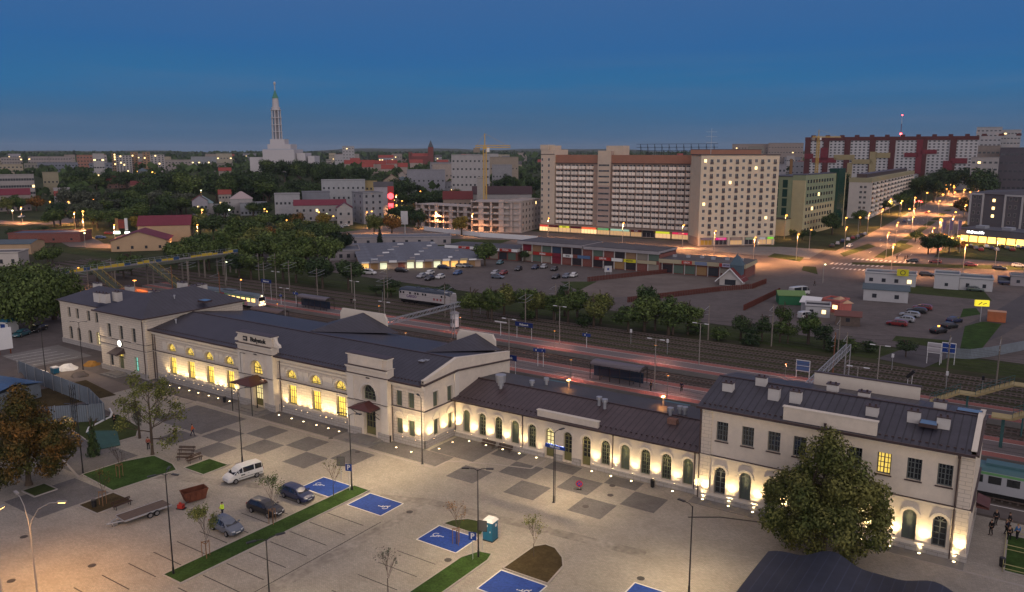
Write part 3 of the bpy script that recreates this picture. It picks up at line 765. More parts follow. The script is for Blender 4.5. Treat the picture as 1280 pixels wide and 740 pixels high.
for x in LHW:
    hood(t,x,79.6,2.3,5.98,t=.3,d=.14);t.box(x-1.05,79.46,1.48,x+1.05,79.6,1.6,m_trim);t.box(x-1.05,79.5,4.72,x+1.05,79.6,4.9,m_trim)
    for s in(-1,1):t.box(x+s*2.1-.5,79.52,5.8,x+s*2.1+.5,79.6,7.2,m_trim)
for x in(-71.7,-69.5):hood(t,x,79.6,1.15,3.75,t=.14);t.box(x-.7,79.48,7.62,x+.7,79.6,7.8,m_trim)
for y in(82.15,85.3):hood(t,-67.2,y,1.15,3.75,side=True,t=.14);t.box(-67.2,y-.7,7.62,-67.08,y+.7,7.8,m_trim)
SB(t,'cornice')
def portal(x0,x1,cx,lit,scroll,sign):
    w=MB();y=78.7
    facade(w,(x0,y),(1,0),x1-x0,0,10.3,[(cx-x0,2.7,5.45,7.8,True),(cx-x0,2.3,.3,4.9,False)],.7,m_plas2)
    for x in(x0,x1):w.poly([(x,y,0),(x,80,0),(x,80,10.3),(x,y,10.3)],m_plas2)
    w.poly([(x0,y,10.3),(x1,y,10.3),(x1,80.4,10.3),(x0,80.4,10.3)],m_plas2)
    SB(w,'portal_wall',label='entrance bay with arched window and attic')
    t=MB();t.box(x0+.15,78.85,10.35,x1-.15,80.0,11.95,m_plas2);t.box(x0-.02,78.6,11.75,x1+.02,80.1,11.95,m_trim);t.box(x0-.06,78.55,11.952,x1+.06,80.15,12.03,m_flash)
    cornice(t,(x0-.05,y),(x1+.05,y),10.3,.4,.35);cornice(t,(x0-.05,y),(x1+.05,y),9.1,.3,.2);cornice(t,(x0,y),(x1,y),5.25,.2,.12)
    t.box(x0-.1,y-.14,-.1,cx-1.6,y,1.15,m_plin);t.box(cx+1.6,y-.14,-.1,x1+.1,y,1.15,m_plin)
    for a in(x0+.05,x1-1.3):t.box(a,y-.12,1.15,a+1.25,y,8.8,m_trim)
    hood(t,cx,y,2.7,6.45,t=.25,d=.2);t.box(cx-.3,y-.22,8.75,cx+.3,y,8.95,m_flash)
    if scroll:
        for s,xx in((1,x1),(-1,x0)):
            pts=[(0,10.35),(1.25,10.35),(1.15,10.75),(.6,11.0),(.35,11.5),(.15,11.9),(0,11.95)]
            for yy in(79.1,79.6):t.poly([(xx+s*(u-.1),yy,z)for u,z in pts],m_trim)
            for(u,z),(u2,z2)in zip(pts[1:],pts[2:]):t.poly([(xx+s*(u-.1),79.1,z),(xx+s*(u-.1),79.6,z),(xx+s*(u2-.1),79.6,z2),(xx+s*(u2-.1),79.1,z2)],m_trim)
    else:
        t.box(x0+.9,78.62,10.4,x1-.9,78.85,11.74,m_plas2)
    SB(t,'portal_trim')
    SW(cx,79.3,5.45,0,window_meshes(2.7,2.35,True,4,2,m_sash,m_lit if lit else m_glass),label='large arched window over the entrance')
    SW(cx,79.3,.3,0,window_meshes(2.3,4.6,False,4,4,m_doorw,m_lit2 if lit else m_glass,bar=.08,door=1.1),'door')
    c=MB();z=5.25;yo=75.4 if lit else 76.6;cw=2.5 if lit else 2.1
    c.poly([(cx-cw,yo,z-.55),(cx+cw,yo,z-.55),(cx,77.0 if lit else 77.6,z+.15)],m_roofcan);c.poly([(cx+cw,yo,z-.55),(cx+cw,78.7,z-.45),(cx,78.7,z+.25),(cx,77.0 if lit else 77.6,z+.15)],m_roofcan)
    c.poly([(cx-cw,78.7,z-.45),(cx-cw,yo,z-.55),(cx,77.0 if lit else 77.6,z+.15),(cx,78.7,z+.25)],m_roofcan);c.box(cx-cw,yo,z-.68,cx+cw,78.68,z-.56,m_flash)
    if lit:
        for s in(-1,1):c.tube((cx+s*(cw-.15),yo+.15,0),(cx+s*(cw-.15),yo+.15,z-.6),.07,.06,m_black,8)
    else:
        for s in(-1,1):c.bar((cx+s*(cw-.2),78.7,3.0),(cx+s*(cw-.2),yo+.2,z-.65),.06,.08,m_black);c.bar((cx+s*(cw-.2),78.6,3.7),(cx+s*(cw-.2),yo+.8,z-.7),.05,.05,m_black)
    SB(c,'canopy',label='dark red hipped canopy over the entrance')
    st=MB();st.box(cx-2.6,76.2,-.02,cx+2.6,78.7,.15,m_slab);st.box(cx-2.2,76.9,.15,cx+2.2,78.7,.3,m_slab);SB(st,'steps')
m_roofcan=mat('dark_red_canopy_sheet',(.10,.035,.03),.5,.4,var=.2,scale=1)
portal(-104.9,-96.6,-100.5,True,True,True)
portal(-80.7,-72.9,-76.5,False,False,False)
sg=text_mb('Białystok',1.0,m_black,.03,True).xf(Matrix.Translation((-100.0,78.80,11.02)))
sg.box(-103.5,78.76,10.66,-102.55,78.85,11.38,m_black)
lg=text_mb('PKP',.38,m_trim,.01,True).xf(Matrix.Translation((-103.02,78.745,11.02)));sg.add(lg)
SB(sg,'sign_lettering',label='black lettering on the attic of the entrance bay')
fr=MB();
for a,b in(((-104.2,78.6,5.4),(-104.2,78.6,8.6)),((-104.2,78.6,8.6),(-103.0,78.6,8.6))):fr.bar(a,b,.08,.08,m_black)
SB(fr,'downpipe')
for x in(-128.9,-106.4+.7,-96.0,-73.0+.15):pipe(x,79.6,8.4)
r=MB();X0,X1=-129.6,-67.6
r.poly([(X0,78.9,9.1),(X1,78.9,9.1),(X1,87.6,10.95),(X0,87.6,10.95)],m_roofx)
r.poly([(X1,101.0,8.9),(X0,101.0,8.9),(X0,87.6,10.95),(X1,87.6,10.95)],m_roofx)
r.box(X0,78.66,8.93,X1+.6,78.92,9.17,m_flash);r.bar((X0,87.6,10.98),(X1,87.6,10.98),.3,.08,m_flash)
x=X0+.6
while x<X1:r.box(x,79.7,9.27,x+.28,79.78,9.42,m_flash);x+=.62
for cx in(-98.5,-73.8):
    wd,za,yb=(8.5,12.0,100.6)if cx<-90 else(5.0,11.4,100.6)
    r.poly([(cx,87.6+(.2),10.98),(cx,yb,za),(cx-wd,yb,9.3)],m_roofy);r.poly([(cx,87.8,10.98),(cx+wd,yb,9.3),(cx,yb,za)],m_roofy)
    r.poly([(cx-wd,yb,9.3),(cx+wd,yb,9.3),(cx,yb,za)],m_plas2)
RM=SB(r,'roof',label='long dark seamed roof of the main hall')
def rear_attic(x0,x1,zt,curl=True):
    t=MB();pts=[(x0,8.9),(x0,zt-.9),(x0+.4,zt-.3),(x0+.5,zt),(x1-.5,zt),(x1-.4,zt-.3),(x1,zt-.9),(x1,8.9)]if curl else[(x0,8.9),(x0,zt),(x1,zt),(x1,8.9)]
    for y in(100.75,101.15):t.poly([(x,y,z)for x,z in pts],m_trim)
    for(a,b),(c,d)in zip(pts,pts[1:]):t.poly([(a,100.75,b),(c,100.75,d),(c,101.15,d),(a,101.15,b)],m_trim)
    SB(t,'rear_attic')
rear_attic(-104.4,-93.2,12.2);rear_attic(-77.8,-70.2,11.5)
# -- low wing
DW=[-65.0+2.74*k for k in range(13)]
w=MB();facade(w,(-67.2,86.2),(1,0),36.8,0,5.4,[(x+67.2,1.25,.18 if i in(5,6,7)else.88,4.15,True)for i,x in enumerate(DW)],.35,m_plas2)
w.poly([(-30.4,98.3,0),(-67.2,98.3,0),(-67.2,98.3,6.3),(-30.4,98.3,6.3)],m_plas2)
SB(w,'wall',label='low cream wing wall with a row of round-arched windows')
for i,x in enumerate(DW):
    if i in(5,6,7):SW(x,86.5,.18,0,window_meshes(1.25,3.97,True,2,4,m_doorw,m_lit2 if i==5 else m_glass,door=1.15),'door')
    else:SW(x,86.5,.88,0,window_meshes(1.25,3.27,True,4,5,m_sash,m_shade if i%3==0 else m_glass))
t=MB();cornice(t,(-67.2,86.2),(-30.4,86.2),5.42,.3,.3)
xs=[-67.0]+[DW[4]+1.0];t.box(-67.0,85.95,-.1,DW[5]-.75,86.2,.6,m_plin);t.box(-67.0,86.02,.6,DW[5]-.75,86.2,.85,m_trim)
t.box(DW[7]+.75,85.95,-.1,-30.5,86.2,.6,m_plin);t.box(DW[7]+.75,86.02,.6,-30.5,86.2,.85,m_trim)
for k in(5,6):t.box(DW[k]+.75,85.98,-.1,DW[k+1]-.75,86.2,.85,m_plin)
for i,x in enumerate(DW):hood(t,x,86.2,1.25,3.52,t=.13,d=.1)
t.box(-53.1,86.0,5.5,-44.1,86.4,6.4,m_plas2);t.box(-53.2,85.9,6.4,-44.0,86.5,6.5,m_trim);t.box(-53.2,85.75,5.35,-44.0,86.2,5.42,m_flash)
t.box(-31.1,85.9,-.1,-30.5,86.2,5.1,m_trim)
SB(t,'cornice')
for x in(-66.9,-55.5,-42.0,-31.3):pipe(x,86.2,5.0)
r=MB();r.poly([(-67.2,85.6,5.5),(-30.4,85.6,5.5),(-30.4,92.2,7.05),(-67.2,92.2,7.05)],m_roofb);r.poly([(-67.2,92.2,7.05),(-30.4,92.2,7.05),(-30.4,98.5,6.5),(-67.2,98.5,6.5)],m_flat)
r.box(-67.2,85.38,5.36,-30.5,85.62,5.57,m_flash);r.bar((-67.2,92.2,7.1),(-30.4,92.2,7.1),.3,.1,m_flash)
x=-66.5
while x<-31:r.box(x,86.55,5.76,x+.25,86.62,5.88,m_flash);x+=.7
RL=SB(r,'roof',label='brown seamed roof of the low wing')
# -- right pavilion
RW=[-28.0,-25.05,-22.15,-19.4,-16.6,-13.8,-11.0,-8.2,-5.45]
w=MB();facade(w,(-30.4,85.5),(1,0),27.4,0,11.2,[(x+30.4,1.35,7.4,9.7,False)for x in RW]+[(x+30.4,1.3,.95,4.25,True)for x in RW],.35,m_plas2)
SB(w,'wall',label='two-storey cream wall of the right pavilion behind the big tree')
w=MB();facade(w,(-3.0,85.5),(0,1),13.0,0,11.0,[(3.0,.5,8.2,8.8,False),(4.6,.5,7.2,7.8,False),(6.4,.5,8.2,8.8,False)],.3,m_plas)
g=[(85.5,11.0),(98.5,11.0),(98.5,12.1),(92.5,13.25),(85.9,11.5),(85.5,11.5)]
for x in(-3.0,-3.4):w.poly([(x,y,z)for y,z in g],m_plas2)
for a,b in zip(g[2:],g[3:]):w.bar((-3.2,a[0],a[1]+.04),(-3.2,b[0],b[1]+.04),.5,.1,m_trim)
w.poly([(-30.4,85.5,0),(-30.4,98.5,0),(-30.4,98.5,12),(-30.4,92.5,13.0),(-30.4,85.5,11.2)],m_plas2);w.poly([(-3,98.5,0),(-30.4,98.5,0),(-30.4,98.5,12),(-3,98.5,12)],m_plas2)
for a,b in(((85.3,11.15),(92.5,12.6)),((92.5,12.6),(98.6,11.5))):w.bar((-2.85,*a),(-2.85,*b),.3,.25,m_flash)
w.box(-3.0,85.5,5.3,-2.8,98.5,5.55,m_flash);w.box(-3.0,85.4,-.1,-2.85,98.5,.95,m_plin)
SB(w,'gable_wall',label='narrow east gable wall at the right end')
for i,x in enumerate(RW):
    SW(x,85.8,7.4,0,window_meshes(1.35,2.3,False,4,4,m_sashd,m_lit if i==6 else m_glass),label='lit upper window' if i==6 else None)
    SW(x,85.8,.95,0,window_meshes(1.3,3.3,True,2,4,m_sashd,m_shade if i%2 else m_glass))
t=MB();cornice(t,(-30.4,85.5),(-2.9,85.5),11.2,.45,.4);cornice(t,(-30.4,85.5),(-2.9,85.5),5.55,.3,.25)
t.box(-30.4,85.3,-.1,-2.85,85.5,.6,m_plin);t.box(-30.3,85.38,.6,-2.9,85.5,.93,m_trim);t.box(-31.0,83.6,-.1,-3.0,85.3,.03,m_slab)
for x in RW:hood(t,x,85.5,1.3,3.6,t=.22,d=.14);t.box(x-.8,85.38,7.28,x+.8,85.5,7.4,m_flash)
t.box(-21.3,85.35,11.3,-11.9,85.75,12.8,m_plas2);t.box(-21.4,85.25,12.8,-11.8,85.85,12.9,m_trim)
for x in(-30.35,-4.2):t.box(x,85.34,.95,x+1.15,85.5,10.7,m_plas)
SB(t,'cornice')
for x in(-30.5,-4.35):pipe(x,85.45,10.6)
pipe(-19.6+2.7,85.4,11.5,z0=9.9)
r=MB();r.poly([(-30.9,84.95,11.25),(-3.4,84.95,11.25),(-3.4,92.5,13.1),(-30.9,92.5,13.1)],m_roofx);r.poly([(-30.9,92.5,13.1),(-3.4,92.5,13.1),(-3.4,99,12.0),(-30.9,99,12.0)],m_roofx)
r.box(-30.9,84.72,11.08,-3.0,84.97,11.33,m_flash);r.bar((-30.9,92.5,13.14),(-3.4,92.5,13.14),.3,.08,m_flash)
x=-30.4
while x<-3.6:
    if not-21.6<x<-11.8:r.box(x,85.7,11.44,x+.28,85.78,11.58,m_flash)
    x+=.62
RR=SB(r,'roof',label='dark roof of the right pavilion with many white chimneys')
t=MB();t.box(-21.2,98.6,11.8,-9.6,99.0,13.6,m_trim);t.box(-21.3,98.5,13.6,-9.5,99.1,13.7,m_flash);SB(t,'rear_attic')
aw=MB();aw.poly([(-2.85,94.6,2.9),(-2.85,97.6,2.9),(-1.6,97.6,2.5),(-1.6,94.6,2.5)],m_roofcan);aw.box(-2.85,94.6,2.3,-1.6,97.6,2.48,m_roofcan);SB(aw,'canopy',label='small red brown side canopy')
# -- chimneys, skylights and vents on the roofs
def chim(parent,px,py,z,w=1.3,d=.8,h=1.0,cap=True,zd=1.2):
    x,y=at(px,py,z)
    mb=MB();mb.box(x-w/2,y-d/2,z-zd,x+w/2,y+d/2,z+h*.6,m_chim);mb.box(x-w/2-.07,y-d/2-.07,z+h*.6,x+w/2+.07,y+d/2+.07,z+h*.6+.1,m_flash)
    if cap:
        for k in(-1,1):mb.box(x+k*w*.25-.1,y-.1,z+h*.6+.1,x+k*w*.25+.1,y+.1,z+h*.6+.3,m_flash)
    SB(mb,'chimney',parent)
for px,py,z in((910.6,485,12.6),(952,478,13.2),(968,492,12.9),(995,496,12.9),(1041,487,13),(1080,497,12.8),(1090.5,515,12.6),(1142.6,521,12.8),(1175,509,13),(1179.5,529,12.7)):chim(RR,px,py,z,1.2,.9,1.1)
for px,py,z in((123,370,11.4),(131.4,371,11.4),(146.5,369,11.6),(122,358,11.2),(162,362,11)):chim(RLW,px,py,z,2.0,1.0,1.2)
for px,py,z in((193,368,13.6),(244,361,13.3),(228,357,13.3),(252.5,359,12.6)):chim(RLP,px,py,z,2.2,1.0,1.1)
def skyl(parent,px,py,z,w,d,sl=.2):
    x,y=at(px,py,z);mb=MB()
    mb.box(x-w/2,y-d/2,z-.35,x+w/2,y+d/2,z,m_flash)
    mb.poly([(x-w/2+.08,y-d/2+.08,z+.01),(x+w/2-.08,y-d/2+.08,z+.01),(x+w/2-.08,y+d/2-.08,z+.03),(x-w/2+.08,y+d/2-.08,z+.03)],m_skyl)
    SB(mb,'skylight',parent)
skyl(RM,490,432,10.4,1.6,2.0);skyl(RR,1161,528,12.7,1.7,1.5);skyl(RR,1212,513,13.0,2.4,1.2);skyl(RLP,256,375,12.6,2.2,1.6)
def vent(parent,px,py,z,r=.25,h=.8,big=False):
    x,y=at(px,py,z);mb=MB()
    mb.tube((x,y,z-.6),(x,y,z+h*.5),r*.55,r*.55,m_metal,12);mb.tube((x,y,z+h*.5),(x,y,z+h),r,r,m_metal,14)
    if big:mb.tube((x,y,z+h),(x,y,z+h+1.1),r*1.55,r*1.75,m_metal,18)
    SB(mb,'roof_vent',parent)
vent(RL,626,486,6.6,.45,1.0,True)
for px,py,z in((665,482,7),(683,479,7),(749,503,7.2),(756,506,7.2),(838,517,7.2),(850,515,7.2),(856,516,7.2)):vent(RL,px,py,z,.4,.8)
for px,py,z in((168,377,12.6),(218,372,13.2),(205,369,13.3),(220,402,10.2)):vent(RLP if py<400 else RM,px,py,z,.2,.5)
mb=MB();x,y=at(841,527,6.8);mb.box(x-.6,y-.4,6.2,x+.6,y+.4,7.2,brickmat('old_brick',(.25,.11,.07),(.2,.09,.06),(.3,.26,.22),4));SB(mb,'chimney',RL)
for px,py in((528,452),(534,451)):
    x,y=at(px,py,10.4);mb=MB();mb.box(x-.4,y-.4,9.9,x+.4,y+.4,10.5,m_flash);mb.box(x-.45,y-.45,10.5,x+.45,y+.45,10.6,m_metal);SB(mb,'skylight',RM)
for px,py in((703,489),(822,511)):  # two lamps added to cast the orange glow patches on the flat roof
    x,y=at(px,py,6.75);mb=MB();mb.box(x-.1,y+1.8,6.3,x+.1,y+2.0,7.9,m_pole);mb.box(x-.15,y+1.5,7.9,x+.15,y+2.0,8.0,m_lampon);o=SB(mb,'roof_lamp',RL)
    spot(o,(x-OX,y+1.5-OY,7.8),90,(1,.35,.08),130,.8,(R(-20),0,0),.1)
# -- floodlights
for x in LHW:
    for s in(-1.4,1.4):uplight(x+s,79.45,1.17,120,ang=105)
    uplight(x+2.6 if x not in(-108.4,-83.0)else x-2.6,79.45,1.17,90,ang=105)
for x in(-70.6,-68.3):uplight(x,79.45,1.17,170,ang=100)
for y in(80.8,83.8):uplight(-67.05,y,1.17,220,(1,0),100)
uplight(-66.6,86.0,.87,380)
for i,x in enumerate(DW):
    if i not in(4,5,6):uplight(x+1.37,86.02,.87,120,ang=110)
for x in RW[:-1]+[-3.55,-29.7]:uplight(x+1.45 if x>-29 and x<-4 else x,85.35,.95,230,ang=104)
for cx in(-100.5,):
    mb=MB();mb.box(cx-.3,77.0,4.5,cx+.3,77.3,4.55,m_lampw);o=SB(mb,'canopy_lamp');spot(o,(cx-OX,77.1-OY,4.4),60,(1,.72,.38),140,.7,(0,0,0),.2)
mb=MB();mb.box(-138.1,77.2,3.75,-137.7,77.5,3.8,m_lampw);o=SB(mb,'canopy_lamp');spot(o,(-137.9-OX,77.3-OY,3.7),30,(1,.75,.45),140,.7,(0,0,0),.2)
DOT=MB();DOT.tube((0,0,-.03),(0,0,.02),.17,.17,m_metal,14);DOT.tube((0,0,.02),(0,0,.026),.13,.13,m_dot,14);DOTM=DOT.mesh('ground_light')
for x,y in[(-123.4,78.3),(-120.8,78.3),(-118,78.3),(-115.5,78.3),(-112.7,78.3),(-110.2,78.3),(-107.3,78.3),(-95.1,78.1),(-92.2,78.1),(-89.6,78.1),(-86.8,78.1),(-84.3,78.1),(-82.0,78),(-70.8,77.8),(-68,77.7),
             (-65.6,80.7),(-65.6,83.7),(-63.9,85.3),(-61,85.3),(-58.2,85.3),(-55.5,85.3),(-52.8,85.3),(-44.5,85.3),(-41.8,85.3),(-39,85.3),(-36.2,85.3),(-33.6,85.3),(-29.8,85.1),(-26.7,85),(-23.9,85),(-12.4,85.0),(-9.7,85.0),(-7,85.0),(-3.9,85.0)]:
    o=link('ground_light',DOTM,None,(x,y,.02));spot(o,(0,0,.05),420 if x<-62 else 260,(1,.76,.42),62,1,(R(162)if not-66<x<-65 else R(180),R(18)if-66<x<-65 else 0,0),.08);tag(o,None,'ground light');inrow(o,'small round glowing light set in the paving before the station wall','ground lights along the station')
# == VEGETATION BUILDERS
m_bark=mat('tree_bark',(.085,.065,.05),.9,.1,var=.3,scale=4)
m_birch=mat('pale_bark',(.45,.42,.36),.85,.1,var=.3,scale=5)
LEAF={'green':leafmat('leaves_green',(.036,.066,.020),(.105,.140,.040)),'dark':leafmat('leaves_dark',(.020,.040,.018),(.055,.085,.030)),
        'olive':leafmat('leaves_olive',(.075,.095,.026),(.19,.19,.055)),'autumn':leafmat('leaves_autumn',(.050,.052,.014),(.24,.105,.028)),
        'yellow':leafmat('leaves_yellow',(.12,.10,.02),(.28,.19,.04)),'grey':leafmat('leaves_grey',(.045,.055,.038),(.10,.11,.075)),
        'chestnut':leafmat('leaves_chestnut',(.042,.068,.018),(.15,.145,.042)),'fir':leafmat('leaves_fir',(.008,.020,.010),(.022,.036,.016))}
def crown(nl,ls,m,seed,rx=1.0,rz=1.0,lobes=9,shape='round',fill=.55,cup=0.0):
    """many small leaf faces spread through lumpy lobes, unit radius"""
    r=random.Random(seed);L=[]
    for i in range(lobes):
        a=r.random()*6.283;u=r.uniform(-.75,.8);q=math.sqrt(max(0,1-u*u))*r.uniform(.35,.68)
        L.append((q*math.cos(a),q*math.sin(a),u*.62,r.uniform(.30,.50)))
    L.append((0,0,0,.62))
    if shape=='big':L=[(0,0,.78,.2),(.12,-.1,.55,.3),(-.18,.12,.45,.3)]+[(q*math.cos(a),q*math.sin(a),u,w)for n_,q,u,w in((6,.42,.22,.25),(9,.66,-.08,.22),(11,.78,-.42,.20),(8,.55,-.70,.22),(3,.2,-.2,.36))for a,q,u,w in[(6.283*i/n_+r.uniform(-.3,.3)+n_,q*r.uniform(.82,1.12),u+r.uniform(-.12,.12),w*r.uniform(.8,1.15))for i in range(n_)]]
    if shape=='cone':L=[(r.uniform(-.1,.1)*(1-t),r.uniform(-.1,.1)*(1-t),-1+2*t,.62*(1-t)**.8+.05)for t in[i/10 for i in range(11)]]
    if shape=='column':L=[(r.uniform(-.15,.15),r.uniform(-.15,.15),-1+2*t,.38+.2*math.sin(t*3.1))for t in[i/8 for i in range(9)]]
    tot=sum(l[3]**2 for l in L);vs=[];fs=[]
    for k in range(nl):
        t=r.random()*tot
        for l in L:
            t-=l[3]**2
            if t<=0:break
        z=r.uniform(-1,1);a=r.random()*6.283;q=math.sqrt(1-z*z);R_=l[3]*(r.random()**.30)*r.uniform(.88,1.10)
        n=Vector((q*math.cos(a),q*math.sin(a),z));p=Vector(l[:3])+n*R_
        n=(n+Vector((r.uniform(-.8,.8),r.uniform(-.8,.8),r.uniform(-.5,.9)))).normalized()
        u=n.orthogonal().normalized();v=n.cross(u);th=r.random()*6.28;u,v=u*math.cos(th)+v*math.sin(th),v*math.cos(th)-u*math.sin(th)
        s=ls*r.uniform(.6,1.3);b=len(vs)
        p=Vector((p.x*rx,p.y*rx,p.z*rz))
        vs+=[tuple(p-u*s),tuple(p+v*s*.55),tuple(p+u*s),tuple(p-v*s*.55)];fs.append((b,b+1,b+2,b+3))
    mb=MB();mb.faces(vs,fs,m);return mb.mesh('crown')
def limbs(mb,r,p,d,length,rad,depth,m,tips,spread=.55,n=6,ratio=.72):
    q=p+d*length;mid=p+d*length*.5+Vector((r.uniform(-1,1),r.uniform(-1,1),0))*length*.06
    mb.tube(p,mid,rad,rad*.86,m,n,False);mb.tube(mid,q,rad*.86,rad*.7,m,n,False)
    if depth==0:tips.append(q);return
    for i in range(r.choice((2,3,3))if depth>1 else 3):
        nd=(d+Vector((r.uniform(-1,1),r.uniform(-1,1),r.uniform(-.35,.55)))*spread).normalized()
        limbs(mb,r,q if i else mid.lerp(q,.7),nd,length*ratio*r.uniform(.8,1.15),rad*.64,depth-1,m,tips,spread,max(3,n-1),ratio)
def trunk_mesh(h,r0,m,seed,depth=2,top=.6):
    r=random.Random(seed);mb=MB();tips=[]
    mb.tube((0,0,-.2),(0,0,.35),r0*1.5,r0,m,8,False)
    limbs(mb,r,Vector((0,0,.3)),Vector((.03,.02,1)).normalized(),h,r0,depth,m,tips)
    return mb.mesh('trunk')
CRW={}
def crown_variant(kind,i,shape='round',n=1500,ls=.085):
    k=(kind,i,shape,n)
    if k not in CRW:CRW[k]=crown(n,ls,LEAF[kind],hash((i,17))%1000+i,shape=shape,lobes=8+i)
    return CRW[k]
TRK=[trunk_mesh(.34,.035,m_bark,3,2),trunk_mesh(.30,.04,m_bark,8,2)]
def tree(x,y,h,r,kind,phrase,group,n=1500,ls=.085,shape='round',z=None,name='tree',base=.18):
    z=terrain(x,y)if z is None else z
    t=thing(name,None,'tree',(x,y,z),rnd.random()*6.28,group)
    tk=link('trunk',TRK[rnd.randrange(2)],t);tk.scale=(h*.85,h*.85,h*min(1,8/h))
    c=link('crown',crown_variant(kind,rnd.randrange(4),shape,n,ls),t)
    hz=h*(1-base)/2;c.location=(0,0,h*base+hz);c.scale=(r,r*rnd.uniform(.88,1.1),hz*1.05)
    inrow(t,phrase);return t
def shrub(x,y,h,r,kind,phrase,group,n=700):
    z=terrain(x,y);t=thing('shrub',None,'shrub',(x,y,z),rnd.random()*6.28,group)
    c=link('foliage',crown_variant(kind,rnd.randrange(4),'round',n,.11),t);c.location=(0,0,h*.45);c.scale=(r,r,h*.6)
    st=MB();
    for k in range(3):st.tube((0,0,-.1),(math.cos(k*2.1)*r*.4,math.sin(k*2.1)*r*.4,h*.5),.05,.02,m_bark,5)
    st.build('stem',t);inrow(t,phrase);return t
# -- the three big trees on the square
def big_tree(x,y,h,r,kind,label,seed,n,ls,rzf=1.0,zc=None,lobes=16):
    t=thing('broadleaf_tree',label,'tree',(x,y,0))
    mb=MB();tips=[];rr=random.Random(seed);mb.tube((0,0,-.2),(0,0,.5),.55,.36,m_bark,10,False)
    limbs(mb,rr,Vector((0,0,.4)),Vector((.02,.03,1)).normalized(),h*.26,.34,4,m_bark,tips,.62,8);mb.build('trunk',t)
    me=crown(n,ls,LEAF[kind],seed,rx=1,rz=1,lobes=lobes,shape='big');c=link('crown',me,t,(0,0,zc or h*.58));c.scale=(r,r,h*.46*rzf)
    return t
big_tree(-15.2,79.6,13.6,6.6,'chestnut','large dense chestnut tree standing before the right pavilion',5,32000,.026,1.08,6.9,20)
big_tree(-99.8,43.6,12.6,6.3,'autumn','large tree with reddish autumn leaves at the left edge of the square',11,26000,.028,1.05,7.0,18)
def sparse_tree(x,y,h,label,seed):
    t=thing('broadleaf_tree',label,'tree',(x,y,0));mb=MB();tips=[];r=random.Random(seed)
    mb.tube((0,0,-.1),(0,0,.4),.30,.2,m_bark,8,False)
    mb.tube((0,0,.3),(.1,0,h*.3),.2,.17,m_bark,8,False);mb.tube((.1,0,h*.3),(0,.1,h*.8),.17,.04,m_bark,7,False)
    for k in range(13):
        a=k*2.4;z=h*(.2+.045*k);e=.25+.09*k;limbs(mb,r,Vector((.05,0,z)),Vector((math.cos(a),math.sin(a),e)).normalized(),h*(.2-.007*k),.09-.004*k,3,m_bark,tips,.6,6,.68)
    mb.build('trunk',t)
    vs=[];fs=[]
    for p in tips:
        for k in range(13):
            c=p+Vector((r.gauss(0,.4),r.gauss(0,.35),r.gauss(0,.3)));n=Vector((r.gauss(0,1),r.gauss(0,1),r.gauss(0,1))).normalized();u=n.orthogonal().normalized();v=n.cross(u);s=.16*r.uniform(.6,1.2);b=len(vs)
            vs+=[tuple(c-u*s),tuple(c+v*s*.6),tuple(c+u*s),tuple(c-v*s*.6)];fs.append((b,b+1,b+2,b+3))
    cm=MB();cm.faces(vs,fs,LEAF['olive']);cm.build('crown',t);return t
sparse_tree(-96.4,57.8,11.0,'half bare spreading tree with sparse olive leaves before the waiting hall',4)
def sapling(px,py,h,kind,label,stakes=True,dens=5,seed=0,spread=.35):
    x,y=at(px,py);t=thing('sapling',label,'young tree',(x,y,.05));mb=MB();tips=[];r=random.Random(seed+int(px))
    mb.tube((0,0,-.05),(0,0,h*.32),.05,.04,m_bark,6,False)
    for k in range(7):
        a=k*0.9+r.random();limbs(mb,r,Vector((0,0,h*(.3+.05*k))),Vector((math.cos(a)*.45,math.sin(a)*.45,1)).normalized(),h*.2,.022,2,m_bark,tips,spread,4,.75)
    mb.build('trunk',t);vs=[];fs=[]
    for p in tips:
        for k in range(dens):
            c=p+Vector((r.gauss(0,.16),r.gauss(0,.16),r.gauss(0,.25)));n=Vector((r.gauss(0,1),r.gauss(0,1),r.gauss(0,1))).normalized();u=n.orthogonal().normalized();v=n.cross(u);s=.085;b=len(vs)
            vs+=[tuple(c-u*s),tuple(c+v*s*.6),tuple(c+u*s),tuple(c-v*s*.6)];fs.append((b,b+1,b+2,b+3))
    if vs:cm=MB();cm.faces(vs,fs,LEAF[kind]);cm.build('crown',t)
    if stakes:
        w=mat('raw_timber',(.22,.12,.06),.85,.2,var=.2,scale=5)
        for k in range(3):
            a=R(90+120*k);sm_=MB();sm_.tube((.42*math.cos(a),.42*math.sin(a),-.1),(.42*math.cos(a),.42*math.sin(a),1.7),.035,.035,w,6);sm_.build('stake',t)
        rl=MB()
        for k in range(3):
            a,b=R(90+120*k),R(210+120*k);rl.bar((.42*math.cos(a),.42*math.sin(a),1.6),(.42*math.cos(b),.42*math.sin(b),1.6),.03,.07,w)
        rl.build('stake_rail',t)
sapling(258,697,5.4,'olive','staked young tree with full pale leaves beside the grey car',dens=24)
sapling(341,655,5.6,'green','staked young tree with sparse dark leaves before the dark car on the strip',dens=12,spread=.25)
sapling(417,622,4.8,'olive','thin young tree beside the blue bay at the end of the parking strip',False,dens=2)
sapling(571,680,4.8,'autumn','staked bare young tree at the edge of the blue bay by the toilet',dens=2)
sapling(667,697,4.6,'olive','young twiggy tree growing on the rounded soil bed',False,dens=6)
sapling(485,742,4.6,'grey','bare young tree at the bottom edge between parking bays',False,dens=2)
sapling(129,632,4.5,'autumn','bare staked young tree on the small square soil bed',dens=2)
sapling(150,597,4.2,'grey','bare staked young tree on the large lawn',dens=1)
tree(-102.5,53.2,5.2,1.3,'dark','slim dark conifer behind the large lawn',None,n=1500,shape='cone',ls=.09,name='conifer',base=.05)
